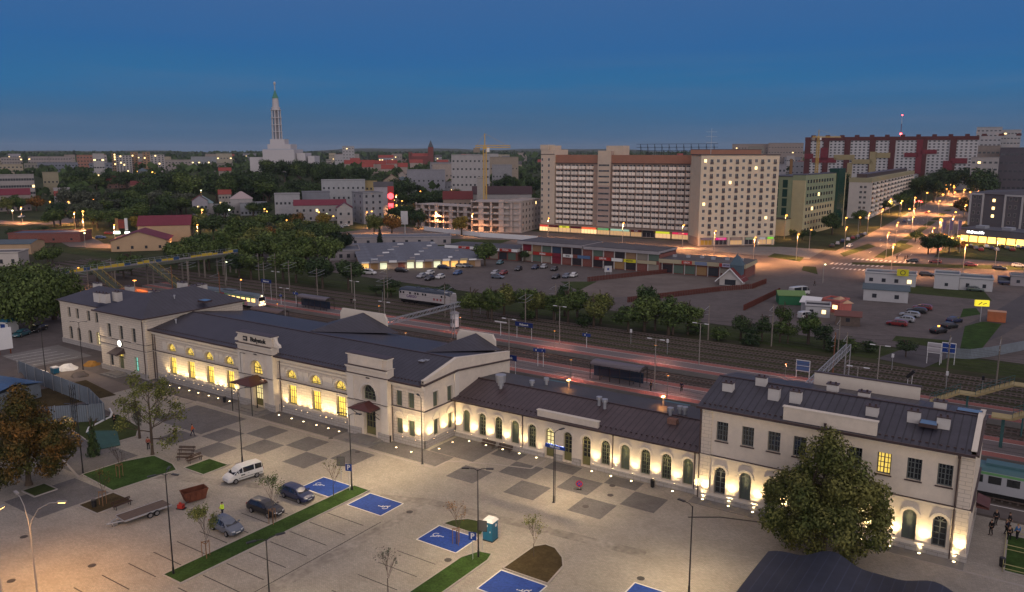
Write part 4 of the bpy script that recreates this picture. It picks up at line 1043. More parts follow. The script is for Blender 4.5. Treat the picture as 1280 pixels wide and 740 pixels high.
tree(-103.6,60.4,5.0,.9,'grey','slim grey leaved young tree behind the white edged bed',None,n=900,ls=.07)
# == SQUARE FURNITURE
def lamp_square(x,y,h,heads,label,rz=0.0,energy=900,col=(1.0,.74,.44),lit=True):
    t=thing('street_lamp',label,'street lamp',(x,y,0),rz,'dark lamp posts on the square');mb=MB()
    mb.tube((0,0,-.05),(0,0,.8),.11,.10,m_black,10);mb.tube((0,0,.8),(0,0,h),.075,.05,m_black,10);mb.tube((0,0,-.02),(0,0,.06),.2,.18,m_black,10);mb.build('pole',t)
    for k in range(heads):
        a=2*math.pi*k/heads+(.0 if heads>1 else 0);c,s=math.cos(a),math.sin(a);L=.9
        arm=MB();arm.path([(0,0,h-.1),(c*.35,s*.35,h+.12),(c*L,s*L,h+.16)],.035,m_black,6);arm.build('arm',t)
        hd=MB();hd.cbox(0,0,-.04,.75,.26,.08,m_black);hd.cbox(0,0,-.05,.6,.2,.01,mat('led_panel',(.6,.5,.4),.3,emis=((1,.78,.5),3)))
        o=hd.build('lamp_head',t,(c*(L+.3),s*(L+.3),h+.16),a)
        if lit:spot(o,(0,0,-.12),energy,col,150,.9,(0,0,0),.25)
    return t
LAMPS=[(598,697,9.3,2,'two-armed dark lamp post beside the blue toilet cabin',.5),(528,580,8.9,1,'single-armed lamp post before the corner of the main hall',2.6),(440,613,9.5,2,'two-armed lamp post carrying the parking sign',.4),
         (303,578,9.9,1,'dark lamp post behind the white van',1.0),(217,718,10.2,3,'three-armed lamp post at the lower end of the grass strip',.2),(692,628,8.5,1,'slim lamp post before the low wing doors',1.3),
         (861,742,8.6,1,'curved single lamp post right of the soil bed',2.9),(104,592,9.0,2,'two-armed lamp post at the corner of the large lawn',.5),(57,467,9,2,'lamp post beside the blue tank in the unfinished yard',.4),
         (104,462,9,2,'lamp post before the set back left wing',.6),(340,800,9,2,'two-armed lamp head rising at the bottom edge',1.2),(322,512,5.0,2,'short two-armed lamp post before the first entrance',.3)]
for px,py,h,n,lab,a in LAMPS:
    x,y=at(px,py);lamp_square(x,y,h,n,lab,a,energy={1:2300,2:1300,3:450}[n]*(.25 if px<230 else.8 if px<400 else 1.0)*(.2 if h<6 else 1))
def arm_lamp(x,y,h,label,arms,m=m_pole,e=1500):
    t=thing('street_lamp',label,'street lamp',(x,y,0));mb=MB();mb.tube((0,0,-.1),(0,0,h*.72),.1,.07,m,10);mb.build('pole',t)
    for dx,dy in arms:
        ar=MB();ar.path([(0,0,h*.72),(dx*.08,dy*.08,h*.82),(dx*.3,dy*.3,h*.94),(dx*.65,dy*.65,h),(dx,dy,h)],.045,m,6);ar.build('arm',t)
        hd=MB();hd.cbox(0,0,0,.8,.28,.14,m);hd.cbox(0,0,-.03,.6,.22,.03,m_lampon);o=hd.build('lamp_head',t,(dx,dy,h),math.atan2(dy,dx));spot(o,(0,0,-.15),e,(1,.50,.17),150,.8,(0,0,0),.2)
    return t
x,y=at(47,745);arm_lamp(x,y,9,'grey sodium lamp post with two curved arms at the lower left',[(2.3,1.9),(-3.2,.6)],e=1300)
x,y=at(4,760);arm_lamp(x,y,9,'pale sodium lamp pole at the bottom left corner',[(-.5,1.0)],e=900)
# -- cars
m_tyre=mat('rubber_tyre',(.015,.015,.016),.85,.2);m_rim=mat('alloy_rim',(.30,.30,.31),.35,.6,metal=.7)
m_carg=mat('car_window_glass',(.012,.015,.020),.06,.9);m_hl=mat('headlight_glass',(.55,.56,.58),.1,.9);m_tl=mat('tail_light_glass',(.30,.015,.012),.2,.7)
m_plate=mat('number_plate',(.65,.65,.62),.5,.3);m_under=mat('car_underbody',(.015,.015,.016),.8,.2)
WH=MB();WH.tube((0,-.11,0),(0,.11,0),.32,.32,m_tyre,20);WHM=WH.mesh('tyre')
RI=MB();RI.tube((0,-.118,0),(0,.118,0),.21,.21,m_rim,14)
for k in range(5):RI.bar((0,-.122,0),(.19*math.cos(k*1.257),-.122,.19*math.sin(k*1.257)),.05,.012,m_rim)
RIM=RI.mesh('rim')
PROF={
 'hatch':(4.3,[(-2.15,.35,.78,.70,0,0),(-2.08,.28,.92,.82,0,0),(-1.85,.25,1.0,.87,1.18,.62),(-1.3,.25,.98,.89,1.45,.60),(-.2,.25,.95,.90,1.50,.61),(.45,.25,.94,.90,1.40,.60),(1.15,.25,.92,.89,.96,.70),(1.8,.25,.80,.84,0,0),(2.08,.28,.68,.74,0,0),(2.15,.35,.60,.62,0,0)]),
 'estate':(4.6,[(-2.3,.35,.80,.72,0,0),(-2.24,.28,.94,.84,0,0),(-2.1,.25,1.0,.88,1.15,.64),(-1.75,.25,1.0,.89,1.46,.62),(-.2,.25,.97,.90,1.52,.62),(.5,.25,.96,.90,1.42,.61),(1.2,.25,.94,.89,.98,.70),(1.95,.25,.84,.85,0,0),(2.23,.28,.70,.75,0,0),(2.3,.35,.62,.62,0,0)]),
 'van':(4.75,[(-2.37,.4,1.05,.80,0,0),(-2.33,.3,1.12,.87,1.6,.74),(-2.2,.28,1.12,.90,1.84,.74),(-1.2,.28,1.12,.91,1.90,.75),(.4,.28,1.12,.91,1.86,.74),(.85,.28,1.12,.91,1.66,.70),(1.5,.28,1.08,.90,1.10,.72),(2.05,.28,.92,.86,0,0),(2.3,.3,.74,.76,0,0),(2.37,.4,.62,.62,0,0)]),
 'bus':(6.6,[(-3.3,.4,1.2,.95,0,0),(-3.26,.35,1.3,.98,2.3,.86),(-3.1,.35,1.3,1.0,2.55,.86),(0,.35,1.3,1.0,2.62,.87),(2.0,.35,1.3,1.0,2.55,.86),(2.5,.35,1.3,1.0,2.3,.82),(2.95,.35,1.2,.97,1.24,.78),(3.15,.35,1.0,.94,0,0),(3.3,.4,.7,.85,0,0)])}
CARS={}
def car_meshes(kind,paint,full=True):
    k=(kind,paint.name,full)
    if k in CARS:return CARS[k]
    L,P=PROF[kind];b=MB();g=MB();rows=[]
    for x,zb,zs,hw,zr,hr in P:
        roof=zr>0;zt=zr if roof else zs;rw=hr if roof else hw*.72
        if roof:rows.append([(x,hw*.92,zb),(x,hw,zb+.18),(x,hw,zs*.72),(x,hw*.965,zs),(x,rw*1.02,zt-.06 if zt-zs>.1 else zt-.01),(x,rw*.86,zt),(x,0,zt+.02)])
        else:rows.append([(x,hw*.92,zb),(x,hw,zb+.15),(x,hw,zs*.72),(x,hw*.95,zs*.95),(x,hw*.85,zs),(x,hw*.6,zs+.01),(x,0,zs+.02)])
    for a,c in zip(rows,rows[1:]):
        for s in(1,-1):
            for i in range(6):
                q=[a[i],c[i],c[i+1],a[i+1]];q=[(p[0],p[1]*s,p[2])for p in q];b.poly(q if s>0 else q[::-1],paint,True)
    for e,sg in((rows[0],1),(rows[-1],-1)):
        pts=[(p[0],p[1],p[2])for p in e]+[(p[0],-p[1],p[2])for p in e[::-1][1:]];b.poly(pts if sg>0 else pts[::-1],paint)
    b.poly([(rows[0][0][0],.5,.3),(rows[-1][0][0],.5,.3),(rows[-1][0][0],-.5,.3),(rows[0][0][0],-.5,.3)],m_under)
    for i in range(len(P)-1):
        if P[i][4]>0 and P[i+1][4]>0:
            for s in(1,-1):
                A=[rows[i][3],rows[i+1][3],rows[i+1][4],rows[i][4]];c=Vector((sum(p[0]for p in A)/4,sum(p[1]for p in A)/4,sum(p[2]for p in A)/4))
                A=[Vector(p).lerp(c,.10)+Vector((0,.012,.0))for p in A];g.poly([(p.x,p.y*s,p.z)for p in(A if s>0 else A[::-1])],m_carg)
    fi=[i for i in range(len(P))if P[i][4]>0];a,c=fi[-1],fi[-2]
    for u,v,e in((rows[a],rows[c],.02),):
        g.poly([(u[4][0]+e,u[4][1]*.92,u[4][2]+.03),(v[4][0]+e,v[4][1]*.93,v[4][2]+.01),(v[4][0]+e,-v[4][1]*.93,v[4][2]+.01),(u[4][0]+e,-u[4][1]*.92,u[4][2]+.03)],m_carg)
    a,c=fi[0],fi[1];u,v=rows[a],rows[c]
    g.poly([(u[4][0]-.02,u[4][1]*.9,u[4][2]),(v[4][0]-.03,v[4][1]*.9,v[4][2]-.02),(v[4][0]-.03,-v[4][1]*.9,v[4][2]-.02),(u[4][0]-.02,-u[4][1]*.9,u[4][2])],m_carg)
    hl=MB();hl.cbox(0,0,0,.10,.34,.14,m_hl);tl=MB();tl.cbox(0,0,0,.06,.2,.22,m_tl);pl=MB();pl.cbox(0,0,0,.03,.5,.11,m_plate)
    CARS[k]=dict(L=L,P=P,body=b.mesh('body'),win=g.mesh('windows'),hl=hl.mesh('headlight'),tl=tl.mesh('tail_light'),plate=pl.mesh('number_plate'));return CARS[k]
PAINT={n:mat('paint_'+n,c,.28,.6,coat=.6,metal=.15)for n,c in dict(white=(.62,.62,.60),navy=(.012,.022,.075),grey=(.10,.12,.16),black=(.012,.012,.015),red=(.20,.018,.02),silver=(.32,.33,.35),teal=(.04,.14,.17),blue=(.04,.10,.25),green=(.05,.08,.07)).items()}
def car(x,y,rz,kind,color,label=None,full=True,z=0.0,phrase=None,group=None,lights=False,cat='car'):
    M=car_meshes(kind,PAINT[color]);t=thing('van' if kind=='van' and cat=='van' else('minibus' if kind=='bus' else 'car'),label,cat,(x,y,z),rz,group);P=M['P'];hw=P[4][3]
    link('body',M['body'],t);link('windows',M['win'],t)
    wb=M['L']*.295;wr=1.0
    for sx_ in(-1,1):
        for s in(-1,1):
            o=link('wheel',WHM,t,(sx_*wb,s*(hw-.06),.32),0 if s<0 else math.pi)
            if full:link('rim',RIM,o)
    e=P[-2];b_=P[1]
    for s in(-1,1):link('headlight',M['hl'],t,(e[0]+.0,s*e[3]*.72,e[2]*.83),-s*.35*-1)
    if lights:
        for s in(-1,1):
            gl=MB();gl.cbox(0,0,0,.08,.3,.16,m_lampw);gl.build('lit_headlight',t,(e[0]+.12,s*e[3]*.72,e[2]*.83))
    for s in(-1,1):link('tail_light',M['tl'],t,(b_[0]-.02,s*b_[3]*.86,b_[2]*.8))
    if full:
        link('number_plate',M['plate'],t,(P[-1][0]+.02,0,.42));link('number_plate',M['plate'],t,(P[0][0]-.02,0,.62))
        mm=MB()
        for s in(-1,1):
            mr=MB();mr.cbox(0,0,0,.16,.2,.13,PAINT[color]);mr.build('mirror',t,(P[5][0]+.35,s*(hw+.1),P[5][2]+.02))
            hd=MB();hd.cbox(-.35,0,0,.16,.03,.03,m_black);hd.cbox(.55,0,0,.16,.03,.03,m_black);hd.build('door_handle',t,(0,s*(hw+.0),P[4][2]*.84))
    if phrase:inrow(t,phrase)
    return t
van=car(-79.6,59.3,R(-100),'van','white','white high-roofed van parked alone on the square',cat='van')
mb=MB();mb.cbox(.4,.925,.82,.5,.01,.14,m_black);mb.cbox(-.6,.925,.55,3.2,.02,.06,m_under);mb.cbox(.4,-.925,.82,.5,.01,.14,m_black);mb.cbox(-.6,-.925,.55,3.2,.02,.06,m_under);mb.build('side_trim',van)
car(-69.6,49.4,R(-4),'hatch','grey','grey hatchback in the bay with a person in a yellow vest behind it')
car(-69.6,54.6,R(2),'estate','black','black car half hidden by a staked sapling in the second bay')
car(-69.6,59.2,R(-3),'estate','navy','dark blue estate car parked next to the blue disabled bay')
# -- people
def person(x,y,rz,h,top,legs,hair,label,pose='stand',z=0.0,vest=None):
    t=thing('person',label,'person',(x,y,z),rz);k=h/1.75;rr=random.Random(int(x*10)+int(y*10));st=.22 if pose=='walk' else 0.04
    J={'pel':(0,0,.95),'wst':(0,.0,1.12),'che':(0,.0,1.34),'nek':(0,.0,1.50),'hed':(0,.02,1.58),'hdt':(0,.01,1.69)}
    for s,n in((1,'l'),(-1,'r')):
        f=st*s
        J['hip'+n]=(.09*s,0,.90);J['kne'+n]=(.10*s,f*.6+.03,.50);J['ank'+n]=(.10*s,f-(.08 if f<0 else 0),.09);J['toe'+n]=(.11*s,f+.15,.035)
        J['sho'+n]=(.18*s,0,1.42);J['elb'+n]=(.25*s,-f*.6-.02,1.14);J['wri'+n]=(.25*s,-f+.10,.90)if pose!='bent' else(.14*s,.32,1.10);J['han'+n]=tuple(a+b for a,b in zip(J['wri'+n],(0,.03,-.09)if pose!='bent' else(0,.08,-.01)))
    E=[('pel','wst'),('wst','che'),('che','nek'),('nek','hed'),('hed','hdt')]
    RD=dict(pel=.13,wst=.12,che=.145,nek=.055,hed=.095,hdt=.07)
    for n in 'lr':
        E+=[('pel','hip'+n),('hip'+n,'kne'+n),('kne'+n,'ank'+n),('ank'+n,'toe'+n),('che','sho'+n),('sho'+n,'elb'+n),('elb'+n,'wri'+n),('wri'+n,'han'+n)]
        RD.update({'hip'+n:.09,'kne'+n:.055,'ank'+n:.038,'toe'+n:.034,'sho'+n:.062,'elb'+n:.042,'wri'+n:.028,'han'+n:.034})
    def skin(edges,grow,m,name,rmin=0.0):
        names=sorted({a for e in edges for a in e});ix={n:i for i,n in enumerate(names)}
        me=bpy.data.meshes.new(name);me.from_pydata([tuple(c*k for c in J[n])for n in names],[(ix[a],ix[b])for a,b in edges],[])
        o=bpy.data.objects.new(name,me);COL.objects.link(o);md=o.modifiers.new('s','SKIN');md.use_smooth_shade=True
        sv=me.skin_vertices[0].data
        for n in names:q=(RD[n]+grow)*k;sv[ix[n]].radius=(q,q*(.8 if n in('che','wst','pel')else 1));sv[ix[n]].use_root=(n in('pel','che')and n==('pel' if 'pel' in names else 'che'))
        ss=o.modifiers.new('u','SUBSURF');ss.levels=1;ss.render_levels=1
        dg=bpy.context.evaluated_depsgraph_get();e=o.evaluated_get(dg);nm=bpy.data.meshes.new_from_object(e);bpy.data.objects.remove(o);nm.materials.clear();nm.materials.append(m)
        nm.polygons.foreach_set('use_smooth',[True]*len(nm.polygons));return nm
    skinm=mat('skin',(.38,.22,.15),.6,.3)
    bm_=skin(E,0,skinm,'body')
    b2=MB()
    for s,n in((1,'l'),(-1,'r')):
        hx,hy,hz=J['han'+n];d=Vector((0,.25,-1)).normalized()if pose!='bent' else Vector((0,1,-.25)).normalized()
        for i,l in enumerate((.065,.075,.07,.055)):
            o_=Vector((hx,hy,hz))+Vector((0,-.028+.019*i,0)if pose!='bent' else(-.028+.019*i,0,0));b2.tube(o_*k,(o_+d*l*.6)*k,.009,.009,skinm,5);b2.tube((o_+d*l*.6)*k,(o_+d*l+Vector((-s*.015,0,0)))*k,.009,.007,skinm,5)
        o_=Vector((hx,hy+.02,hz+.02));b2.tube(o_*k,(o_+Vector((-s*.015,.04,-.035)))*k,.011,.008,skinm,5)
    b2.tube(Vector((0,.10,1.625))*k,Vector((0,.135,1.60))*k,.012,.018,skinm,5)
    for s in(-1,1):b2.ball((s*.034*k,.098*k,1.64*k),.012,m_black,5,4);b2.ball((s*.098*k,.01*k,1.62*k),.022,skinm,5,4)
    b2.bar((-.025*k,.108*k,1.575*k),(.025*k,.108*k,1.575*k),.012,.01,mat('lips',(.28,.10,.08),.6))
    j=bmesh.new();j.from_mesh(bm_);tm=b2.mesh('x');nb=len(j.faces);j.from_mesh(tm);j.faces.ensure_lookup_table()
    for i in range(nb):j.faces[i].material_index=0
    full=bpy.data.meshes.new('body');j.to_mesh(full);j.free()
    full.materials.append(skinm)
    for mm_ in tm.materials[1:]:full.materials.append(mm_)
    link('body',full,t)
    jk=[e for e in E if all(a[:3]in('pel','wst','che','sho','elb','wri')for a in e)];tr=[e for e in E if all(a[:3]in('pel','hip','kne','ank')for a in e)];sh=[e for e in E if all(a[:3]in('ank','toe')for a in e)]
    link('jacket',skin(jk,.022,mat('cloth_'+top[0],top[1],.85,.2),'jacket'),t);link('trousers',skin(tr,.016,mat('cloth_'+legs[0],legs[1],.85,.2),'trousers'),t)
    s2=MB()
    for n in 'lr':a=Vector(J['ank'+n])*k;b_=Vector(J['toe'+n])*k;s2.tube(a+Vector((0,-.06,-.03)),b_+Vector((0,.04,.01)),.05,.042,m_black,7)
    s2.build('shoes',t)
    hr=MB();hr.ball((0,-.012*k,1.675*k),.108*k,mat('hair_'+hair[0],hair[1],.7),10,6,.85);hr.build('hair',t)
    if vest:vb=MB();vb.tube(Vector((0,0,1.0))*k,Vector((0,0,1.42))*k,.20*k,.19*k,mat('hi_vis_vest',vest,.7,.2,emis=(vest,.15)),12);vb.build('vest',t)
    return t
BLK=('black',(.012,.012,.014));NAV=('navy',(.02,.025,.05));ORG=('orange',(.55,.10,.02));GRY=('grey',(.12,.12,.13));BRN=('brown',(.04,.025,.015));FAIR=('fair',(.25,.17,.09));PNK=('pink',(.45,.25,.25));BLU=('blue',(.03,.12,.28));WHT=('white',(.6,.6,.58))
person(-98.1,65.1,R(-30),1.82,ORG,NAV,BRN,'person in an orange jacket walking across the square','walk')
person(-98.8,62.8,R(200),1.78,BLK,BLK,BRN,'person in dark clothes beside the sparse tree')
person(-98.6,58.6,R(40),1.78,('red',(.30,.05,.03)),BLK,BRN,'person in a red brown jacket standing behind the sparse tree')
person(-111.8,61.5,R(80),1.8,BLK,BLK,BRN,'dark clothed person standing on the unfinished bed')
person(-72.7,51.2,R(150),1.78,('yellow',(.45,.55,.05)),NAV,BRN,'person in a yellow high visibility vest behind the grey hatchback','bent',vest=(.5,.7,.05))
PR=[(-1.2,93.6,BLK,'nearest on the left of the group, in black'),(-.9,96.6,BLK,'at the back left of the group, pale shirt showing'),(.35,96.6,BLK,'at the back right of the group'),(.15,94.6,NAV,'in the middle of the group, in navy'),(.45,93.2,BLK,'at the front of the group, dark clothes'),(1.15,93.9,BLU,'in the blue jacket')]
for i,(x,y,c,l)in enumerate(PR):
    o=person(x,y,R(150+50*i),1.74+.02*(i%3),c,BLK,FAIR if i%2 else BRN,'person '+l+', beside the gable wall');o['group']='people standing beside the gable wall'
PP=[(-51.5,119.4,BLK,BLK,'dark clothed person standing beside the platform lamp post'),(-47.0,121.6,NAV,BLK,'lone dark person on the red platform right of the shelter'),(-122.5,147.8,PNK,GRY,'person in a pink top on the far platform'),(-121.7,148.0,GRY,BLK,'person in grey on the far platform'),(-148.3,147.2,BLK,BLK,'person seated side of the far left shelter in black'),(-147.3,147.4,WHT,BLK,'person in a white top at the far left shelter')]
for x,y,a,b,l in PP:person(x,y,R(rnd.random()*360),1.75,a,b,BRN,l,'walk' if 'lone' in l else 'stand',z=.81)
# -- cabin toilet
m_cyan=mat('blue_plastic_cabin',(.015,.13,.22),.45,.4,var=.1,scale=2)
x,y=at(613,674);t=thing('portable_toilet','blue portable toilet cabin with a white roof near the blue bay','portable toilet',(x,y,0),R(4))
mb=MB();mb.box(-.6,-.6,0,.6,.6,.12,m_black);mb.box(-.57,-.57,.12,.57,.57,2.15,m_cyan)
for s in(-.35,0,.35):mb.box(.57,s-.1,.3,.6,s+.1,1.9,m_cyan);mb.box(-.6,s-.1,.3,-.57,s+.1,1.9,m_cyan)
mb.build('cabin',t)
mb=MB();mb.box(-.44,-.61,.18,.44,-.57,2.05,m_cyan);o=mb.build('door',t);mb=MB();mb.box(.28,-.64,1.05,.38,-.61,1.2,m_plate);mb.build('handle',o);mb=MB();mb.tube((-.1,-.612,1.75),(-.1,-.63,1.75),.16,.16,m_plate,14);mb.build('door_sign',o)
mb=MB();m_wr=mat('white_plastic',(.68,.68,.68),.5,.3);mb.faces([(-.66,-.66,2.15),(.66,-.66,2.15),(.66,.66,2.15),(-.66,.66,2.15),(-.45,-.45,2.42),(.45,-.45,2.42),(.45,.45,2.42),(-.45,.45,2.42)],[(0,1,2,3),(4,5,6,7),(0,1,5,4),(1,2,6,5),(2,3,7,6),(3,0,4,7)],m_wr);mb.build('roof',t)
mb=MB();mb.tube((.62,.1,1.7),(.64,.1,1.7),.17,.17,m_plate,14);mb.build('side_sign',t)
# -- rusty skip
m_rust=mat('rusty_steel',(.13,.045,.026),.85,.2,var=.4,scale=2.5,var2=.3,scale2=.5)
t=thing('waste_skip','open rusty red skip beside the van','skip',(-79.2,52.2,0),R(75));t.scale=(.68,.82,.95);mb=MB();A=[(-1.55,-.75),(1.55,-.75),(1.55,.75),(-1.55,.75)];B=[(-2.05,-.9),(2.05,-.9),(2.05,.9),(-2.05,.9)]
for i in range(4):j=(i+1)%4;mb.poly([(*A[i],.12),(*A[j],.12),(*B[j],1.35),(*B[i],1.35)],m_rust);mb.bar((*B[i],1.36),(*B[j],1.36),.1,.1,m_rust)
mb.poly([(*p,.12)for p in A],m_rust)
for s in(-1,1):
    for q in(-.9,0,.9):mb.bar((q,s*.77,.15),(q*1.2,s*.93,1.3),.08,.08,m_rust)
mb.build('body',t);mb=MB()
for k in range(14):mb.cbox(rnd.uniform(-1.1,1.1),rnd.uniform(-.5,.5),.12+rnd.random()*.3,rnd.uniform(.2,.6),rnd.uniform(.2,.5),rnd.uniform(.1,.35),[m_black,m_slab,m_rust][k%3],rnd.random()*3)
mb.build('rubble',t)
# -- flatbed trailer
m_wood=mat('weathered_boards',(.13,.10,.085),.9,.2,var=.35,scale=1.5,stretch=(1,6,1))
t=thing('flatbed_trailer','flat wooden twin-axle trailer lying on the square','trailer',(-80.3,46.6,0),R(84));mb=MB()
for k in range(8):mb.box(-2.6,-1.02+k*.255,.62,2.6,-.79+k*.255,.67,m_wood)
mb.build('deck',t);mb=MB()
for s in(-1.05,1.05):mb.bar((-2.65,s,.6),(2.65,s,.6),.08,.16,m_metal)
for s in(-2.6,0,2.6):mb.bar((s,-1.05,.56),(s,1.05,.56),.08,.1,m_metal)
mb.bar((-2.6,-.6,.52),(-4.0,0,.48),.08,.1,m_metal);mb.bar((-2.6,.6,.52),(-4.0,0,.48),.08,.1,m_metal);mb.tube((-4.0,0,.48),(-4.15,0,.5),.06,.06,m_metal);mb.build('frame',t)
for a in(.1,.85):
    for s in(-1,1):o=link('wheel',WHM,t,(a,s*1.12,.32),0 if s<0 else math.pi);link('rim',RIM,o)
mb=MB();mb.tube((-3.5,0,0),(-3.5,0,.7),.04,.04,m_metal);mb.ball((-3.5,0,.06),.09,m_tyre,8,5);mb.build('jockey_wheel',t)
t=thing('pallet_of_stones','small pile of stones on the drawbar end of the trailer','stones',(-80.7,43.5,0));mb=MB()
for k in range(10):mb.cbox(rnd.uniform(-.4,.4),rnd.uniform(-.35,.35),.0+.18*(k//5),.3,.22,.2,m_slab,rnd.random())
mb.build('stones',t)
m_redm=mat('red_machine_paint',(.35,.03,.02),.5,.4)
t=thing('plate_compactor','small red plate compactor between trailer and skip','compactor',(-78.4,49.9,0),R(20));mb=MB();mb.box(-.5,-.3,0,.5,.3,.1,m_black);mb.build('plate',t);mb=MB();mb.box(-.35,-.25,.1,.3,.25,.55,m_redm);mb.tube((-.1,0,.55),(-.1,0,.75),.16,.14,m_redm,10);mb.build('engine',t);mb=MB()
for s in(-.22,.22):mb.path([(.3,s,.3),(.9,s,.95)],.025,m_black)
mb.bar((.9,-.22,.95),(.9,.22,.95),.05,.05,m_black);mb.build('handle',t)
# -- benches
def bench(x,y,rz,label,group='dark benches'):
    t=thing('bench',label,'bench',(x,y,0),rz,group);w=mat('dark_bench_wood',(.055,.03,.02),.6,.3,var=.2,scale=4);mb=MB()
    for k in range(3):mb.box(-1.15,-.2+k*.16,.44,1.15,-.07+k*.16,.48,w)
    mb.build('seat',t);mb=MB()
    for k in range(2):mb.box(-1.15,.30+k*.03,.6+k*.17,1.15,.33+k*.03,.73+k*.17,w)
    mb.build('backrest',t)
    for s in(-.85,.85):mb=MB();mb.box(s-.03,-.2,0,s+.03,-.14,.44,m_black);mb.box(s-.03,.22,0,s+.03,.28,.44,m_black);mb.box(s-.03,-.2,.40,s+.03,.28,.44,m_black);mb.bar((s,.26,.4),(s,.36,.92),.05,.04,m_black);mb.build('leg',t)
bench(-89.4,59.4,R(90),'bench at the edge of the small square lawn');bench(-84.3,46.4,R(90),'bench along the small soil bed');bench(-93.0,60.6,R(30),'bench nearest the sparse tree trunk');bench(-90.9,58.9,R(30),'bench between the sparse tree and the small lawn')
bench(-60.4,84.9,0,'left of the two benches against the low wing');bench(-57.6,84.9,0,'right of the two benches against the low wing')
def bin_(x,y,label):
    t=thing('litter_bin',label,'litter bin',(x,y,0),0,'dark litter bins');mb=MB();mb.tube((0,0,.08),(0,0,.85),.24,.27,m_black,14);mb.tube((0,0,0),(0,0,.08),.15,.15,m_black,10);mb.build('bucket',t);mb=MB();mb.tube((0,0,.92),(0,0,.97),.28,.25,m_black,14)
    for a in range(3):mb.tube((.22*math.cos(a*2.1),.22*math.sin(a*2.1),.82),(.22*math.cos(a*2.1),.22*math.sin(a*2.1),.93),.02,.02,m_black,5)
    mb.build('lid',t)
bin_(-73.0,78.9,'dark litter bin at the foot of the second entrance bay');bin_(-36.1,85.1,'dark litter bin under the low wing windows');bin_(.1,86.6,'dark litter bin at the corner of the fenced lawn');bin_(-107.6,77.6,'dark litter bin beside the canopy of the first entrance');bin_(-87.0,44.6,'rust brown bin at the lower corner of the soil bed')
# -- signs
def signpost(x,y,h,kind,label,rz=0.0,txt=None,z=0.0,s=.6):
    t=thing('road_sign',label,'road sign',(x,y,z),rz);mb=MB();mb.tube((0,0,-.05),(0,0,h),.035,.035,m_metal,8);mb.build('pole',t);mb=MB()
    if kind=='P':mb.box(-.4,-.06,h-.85,.4,-.03,h,m_bluep);mb.add(text_mb(txt or 'P',.8,m_plate,.01,True),Matrix.Translation((0,-.07,h-.42)))
    elif kind=='board':mb.box(-.45,-.05,h-1.1,.45,-.02,h,mat('dark_notice',(.08,.08,.08),.6));mb.box(-.5,-.045,h-1.15,.5,-.015,h+.05,m_black)
    elif kind=='no':mb.tube((0,-.03,h-.35),(0,-.06,h-.35),.36,.36,mat('sign_red',(.45,.02,.02),.5),18);mb.tube((0,-.061,h-.35),(0,-.07,h-.35),.27,.27,m_bluep,18);mb.bar((-.2,-.075,h-.55),(.2,-.075,h-.15),.01,.06,mat('sign_red',(.45,.02,.02)))
    mb.build('sign_panel',t);return t
x,y=at(440,613);signpost(x-.15,y-.25,3.4,'P','blue parking sign on the two-armed lamp post',R(20));x,y=at(427,600);signpost(x,y,3.0,'board','grey notice board beside the thin young tree',R(30))
x,y=at(591,700);signpost(x,y,3.0,'P','blue parking sign before the post beside the toilet',R(20));x,y=at(603,690);signpost(x,y,3.4,'board','small dark notice on the strip by the toilet',R(20))
x,y=at(692,628);t=thing('direction_sign','blue station sign hanging on the slim post before the low wing doors','sign',(x,y+.2,0),0);mb=MB();mb.box(-1.3,-.05,6.5,1.3,.05,6.95,m_bluep);mb.tube((0,.12,0),(0,.12,7.0),.04,.04,m_black);mb.add(text_mb('Białystok',.36,m_plate,.01,True),Matrix.Translation((0,-.06,6.72)));mb.build('sign_panel',t)
x,y=at(724,612);t=thing('lying_road_sign','round blue and red no-parking sign standing low on the dark paving','road sign',(x,y,0),R(20));mb=MB();mr=mat('sign_red',(.45,.02,.02));mb.tube((0,0,.75),(0,-.03,.75),.42,.42,mr,20);mb.tube((0,-.031,.75),(0,-.04,.75),.32,.32,m_bluep,20)
mb.bar((-.22,-.045,.53),(.22,-.045,.97),.01,.07,mr);mb.bar((-.22,-.045,.97),(.22,-.045,.53),.01,.07,mr);mb.box(-.3,-.15,0,.3,.15,.1,m_black);mb.tube((0,.03,.05),(0,.03,.5),.03,.03,m_metal);mb.build('sign_panel',t)
for px,py,h in((562,400,1),):
    pass
# -- dark roof at the bottom edge
m_dkroof=stripemat('dark_blue_sheet_roof',(.022,.026,.044),.08,.9,0,.5,1.8,.4,.4)
t=thing('kiosk_building','low building with a dark wavy roof at the bottom edge before the chestnut','building',(-12,62,0));mb=MB()
def zr(x,y):return 4.0+.35*math.sin(x*.9)+.25*math.sin(x*.37+1)-max(0,(-14-x))*.25
nx,ny=30,8;G_=[[(-6.6+18.6*i/nx,-12+20.6*j/ny)for j in range(ny+1)]for i in range(nx+1)]
def edge(i):return 9.3+.35*math.sin(i*.8)-(max(0,4-i)*.15)
vs=[];fs=[]
for i in range(nx+1):
    for j in range(ny+1):x_=-6.2+16.4*i/nx;y_=-14+(14+edge(i))*j/ny;vs.append((x_,y_,zr(x_-12,y_)+.5*math.sin(math.pi*j/ny)))
for i in range(nx):
    for j in range(ny):a=i*(ny+1)+j;fs.append((a,a+ny+1,a+ny+2,a+1))
mb.faces(vs,fs,m_dkroof,True);mb.build('roof',t);mb=MB();mb.box(-5.2,-13.5,0,8.6,7.2,2.7,m_plas2);mb.build('wall',t)
t=thing('lawn_railing','low yellowish railing round the lawn at the right edge','railing',(0,0,0));mb=MB();m_yr=mat('pale_yellow_rail',(.40,.36,.16),.5)
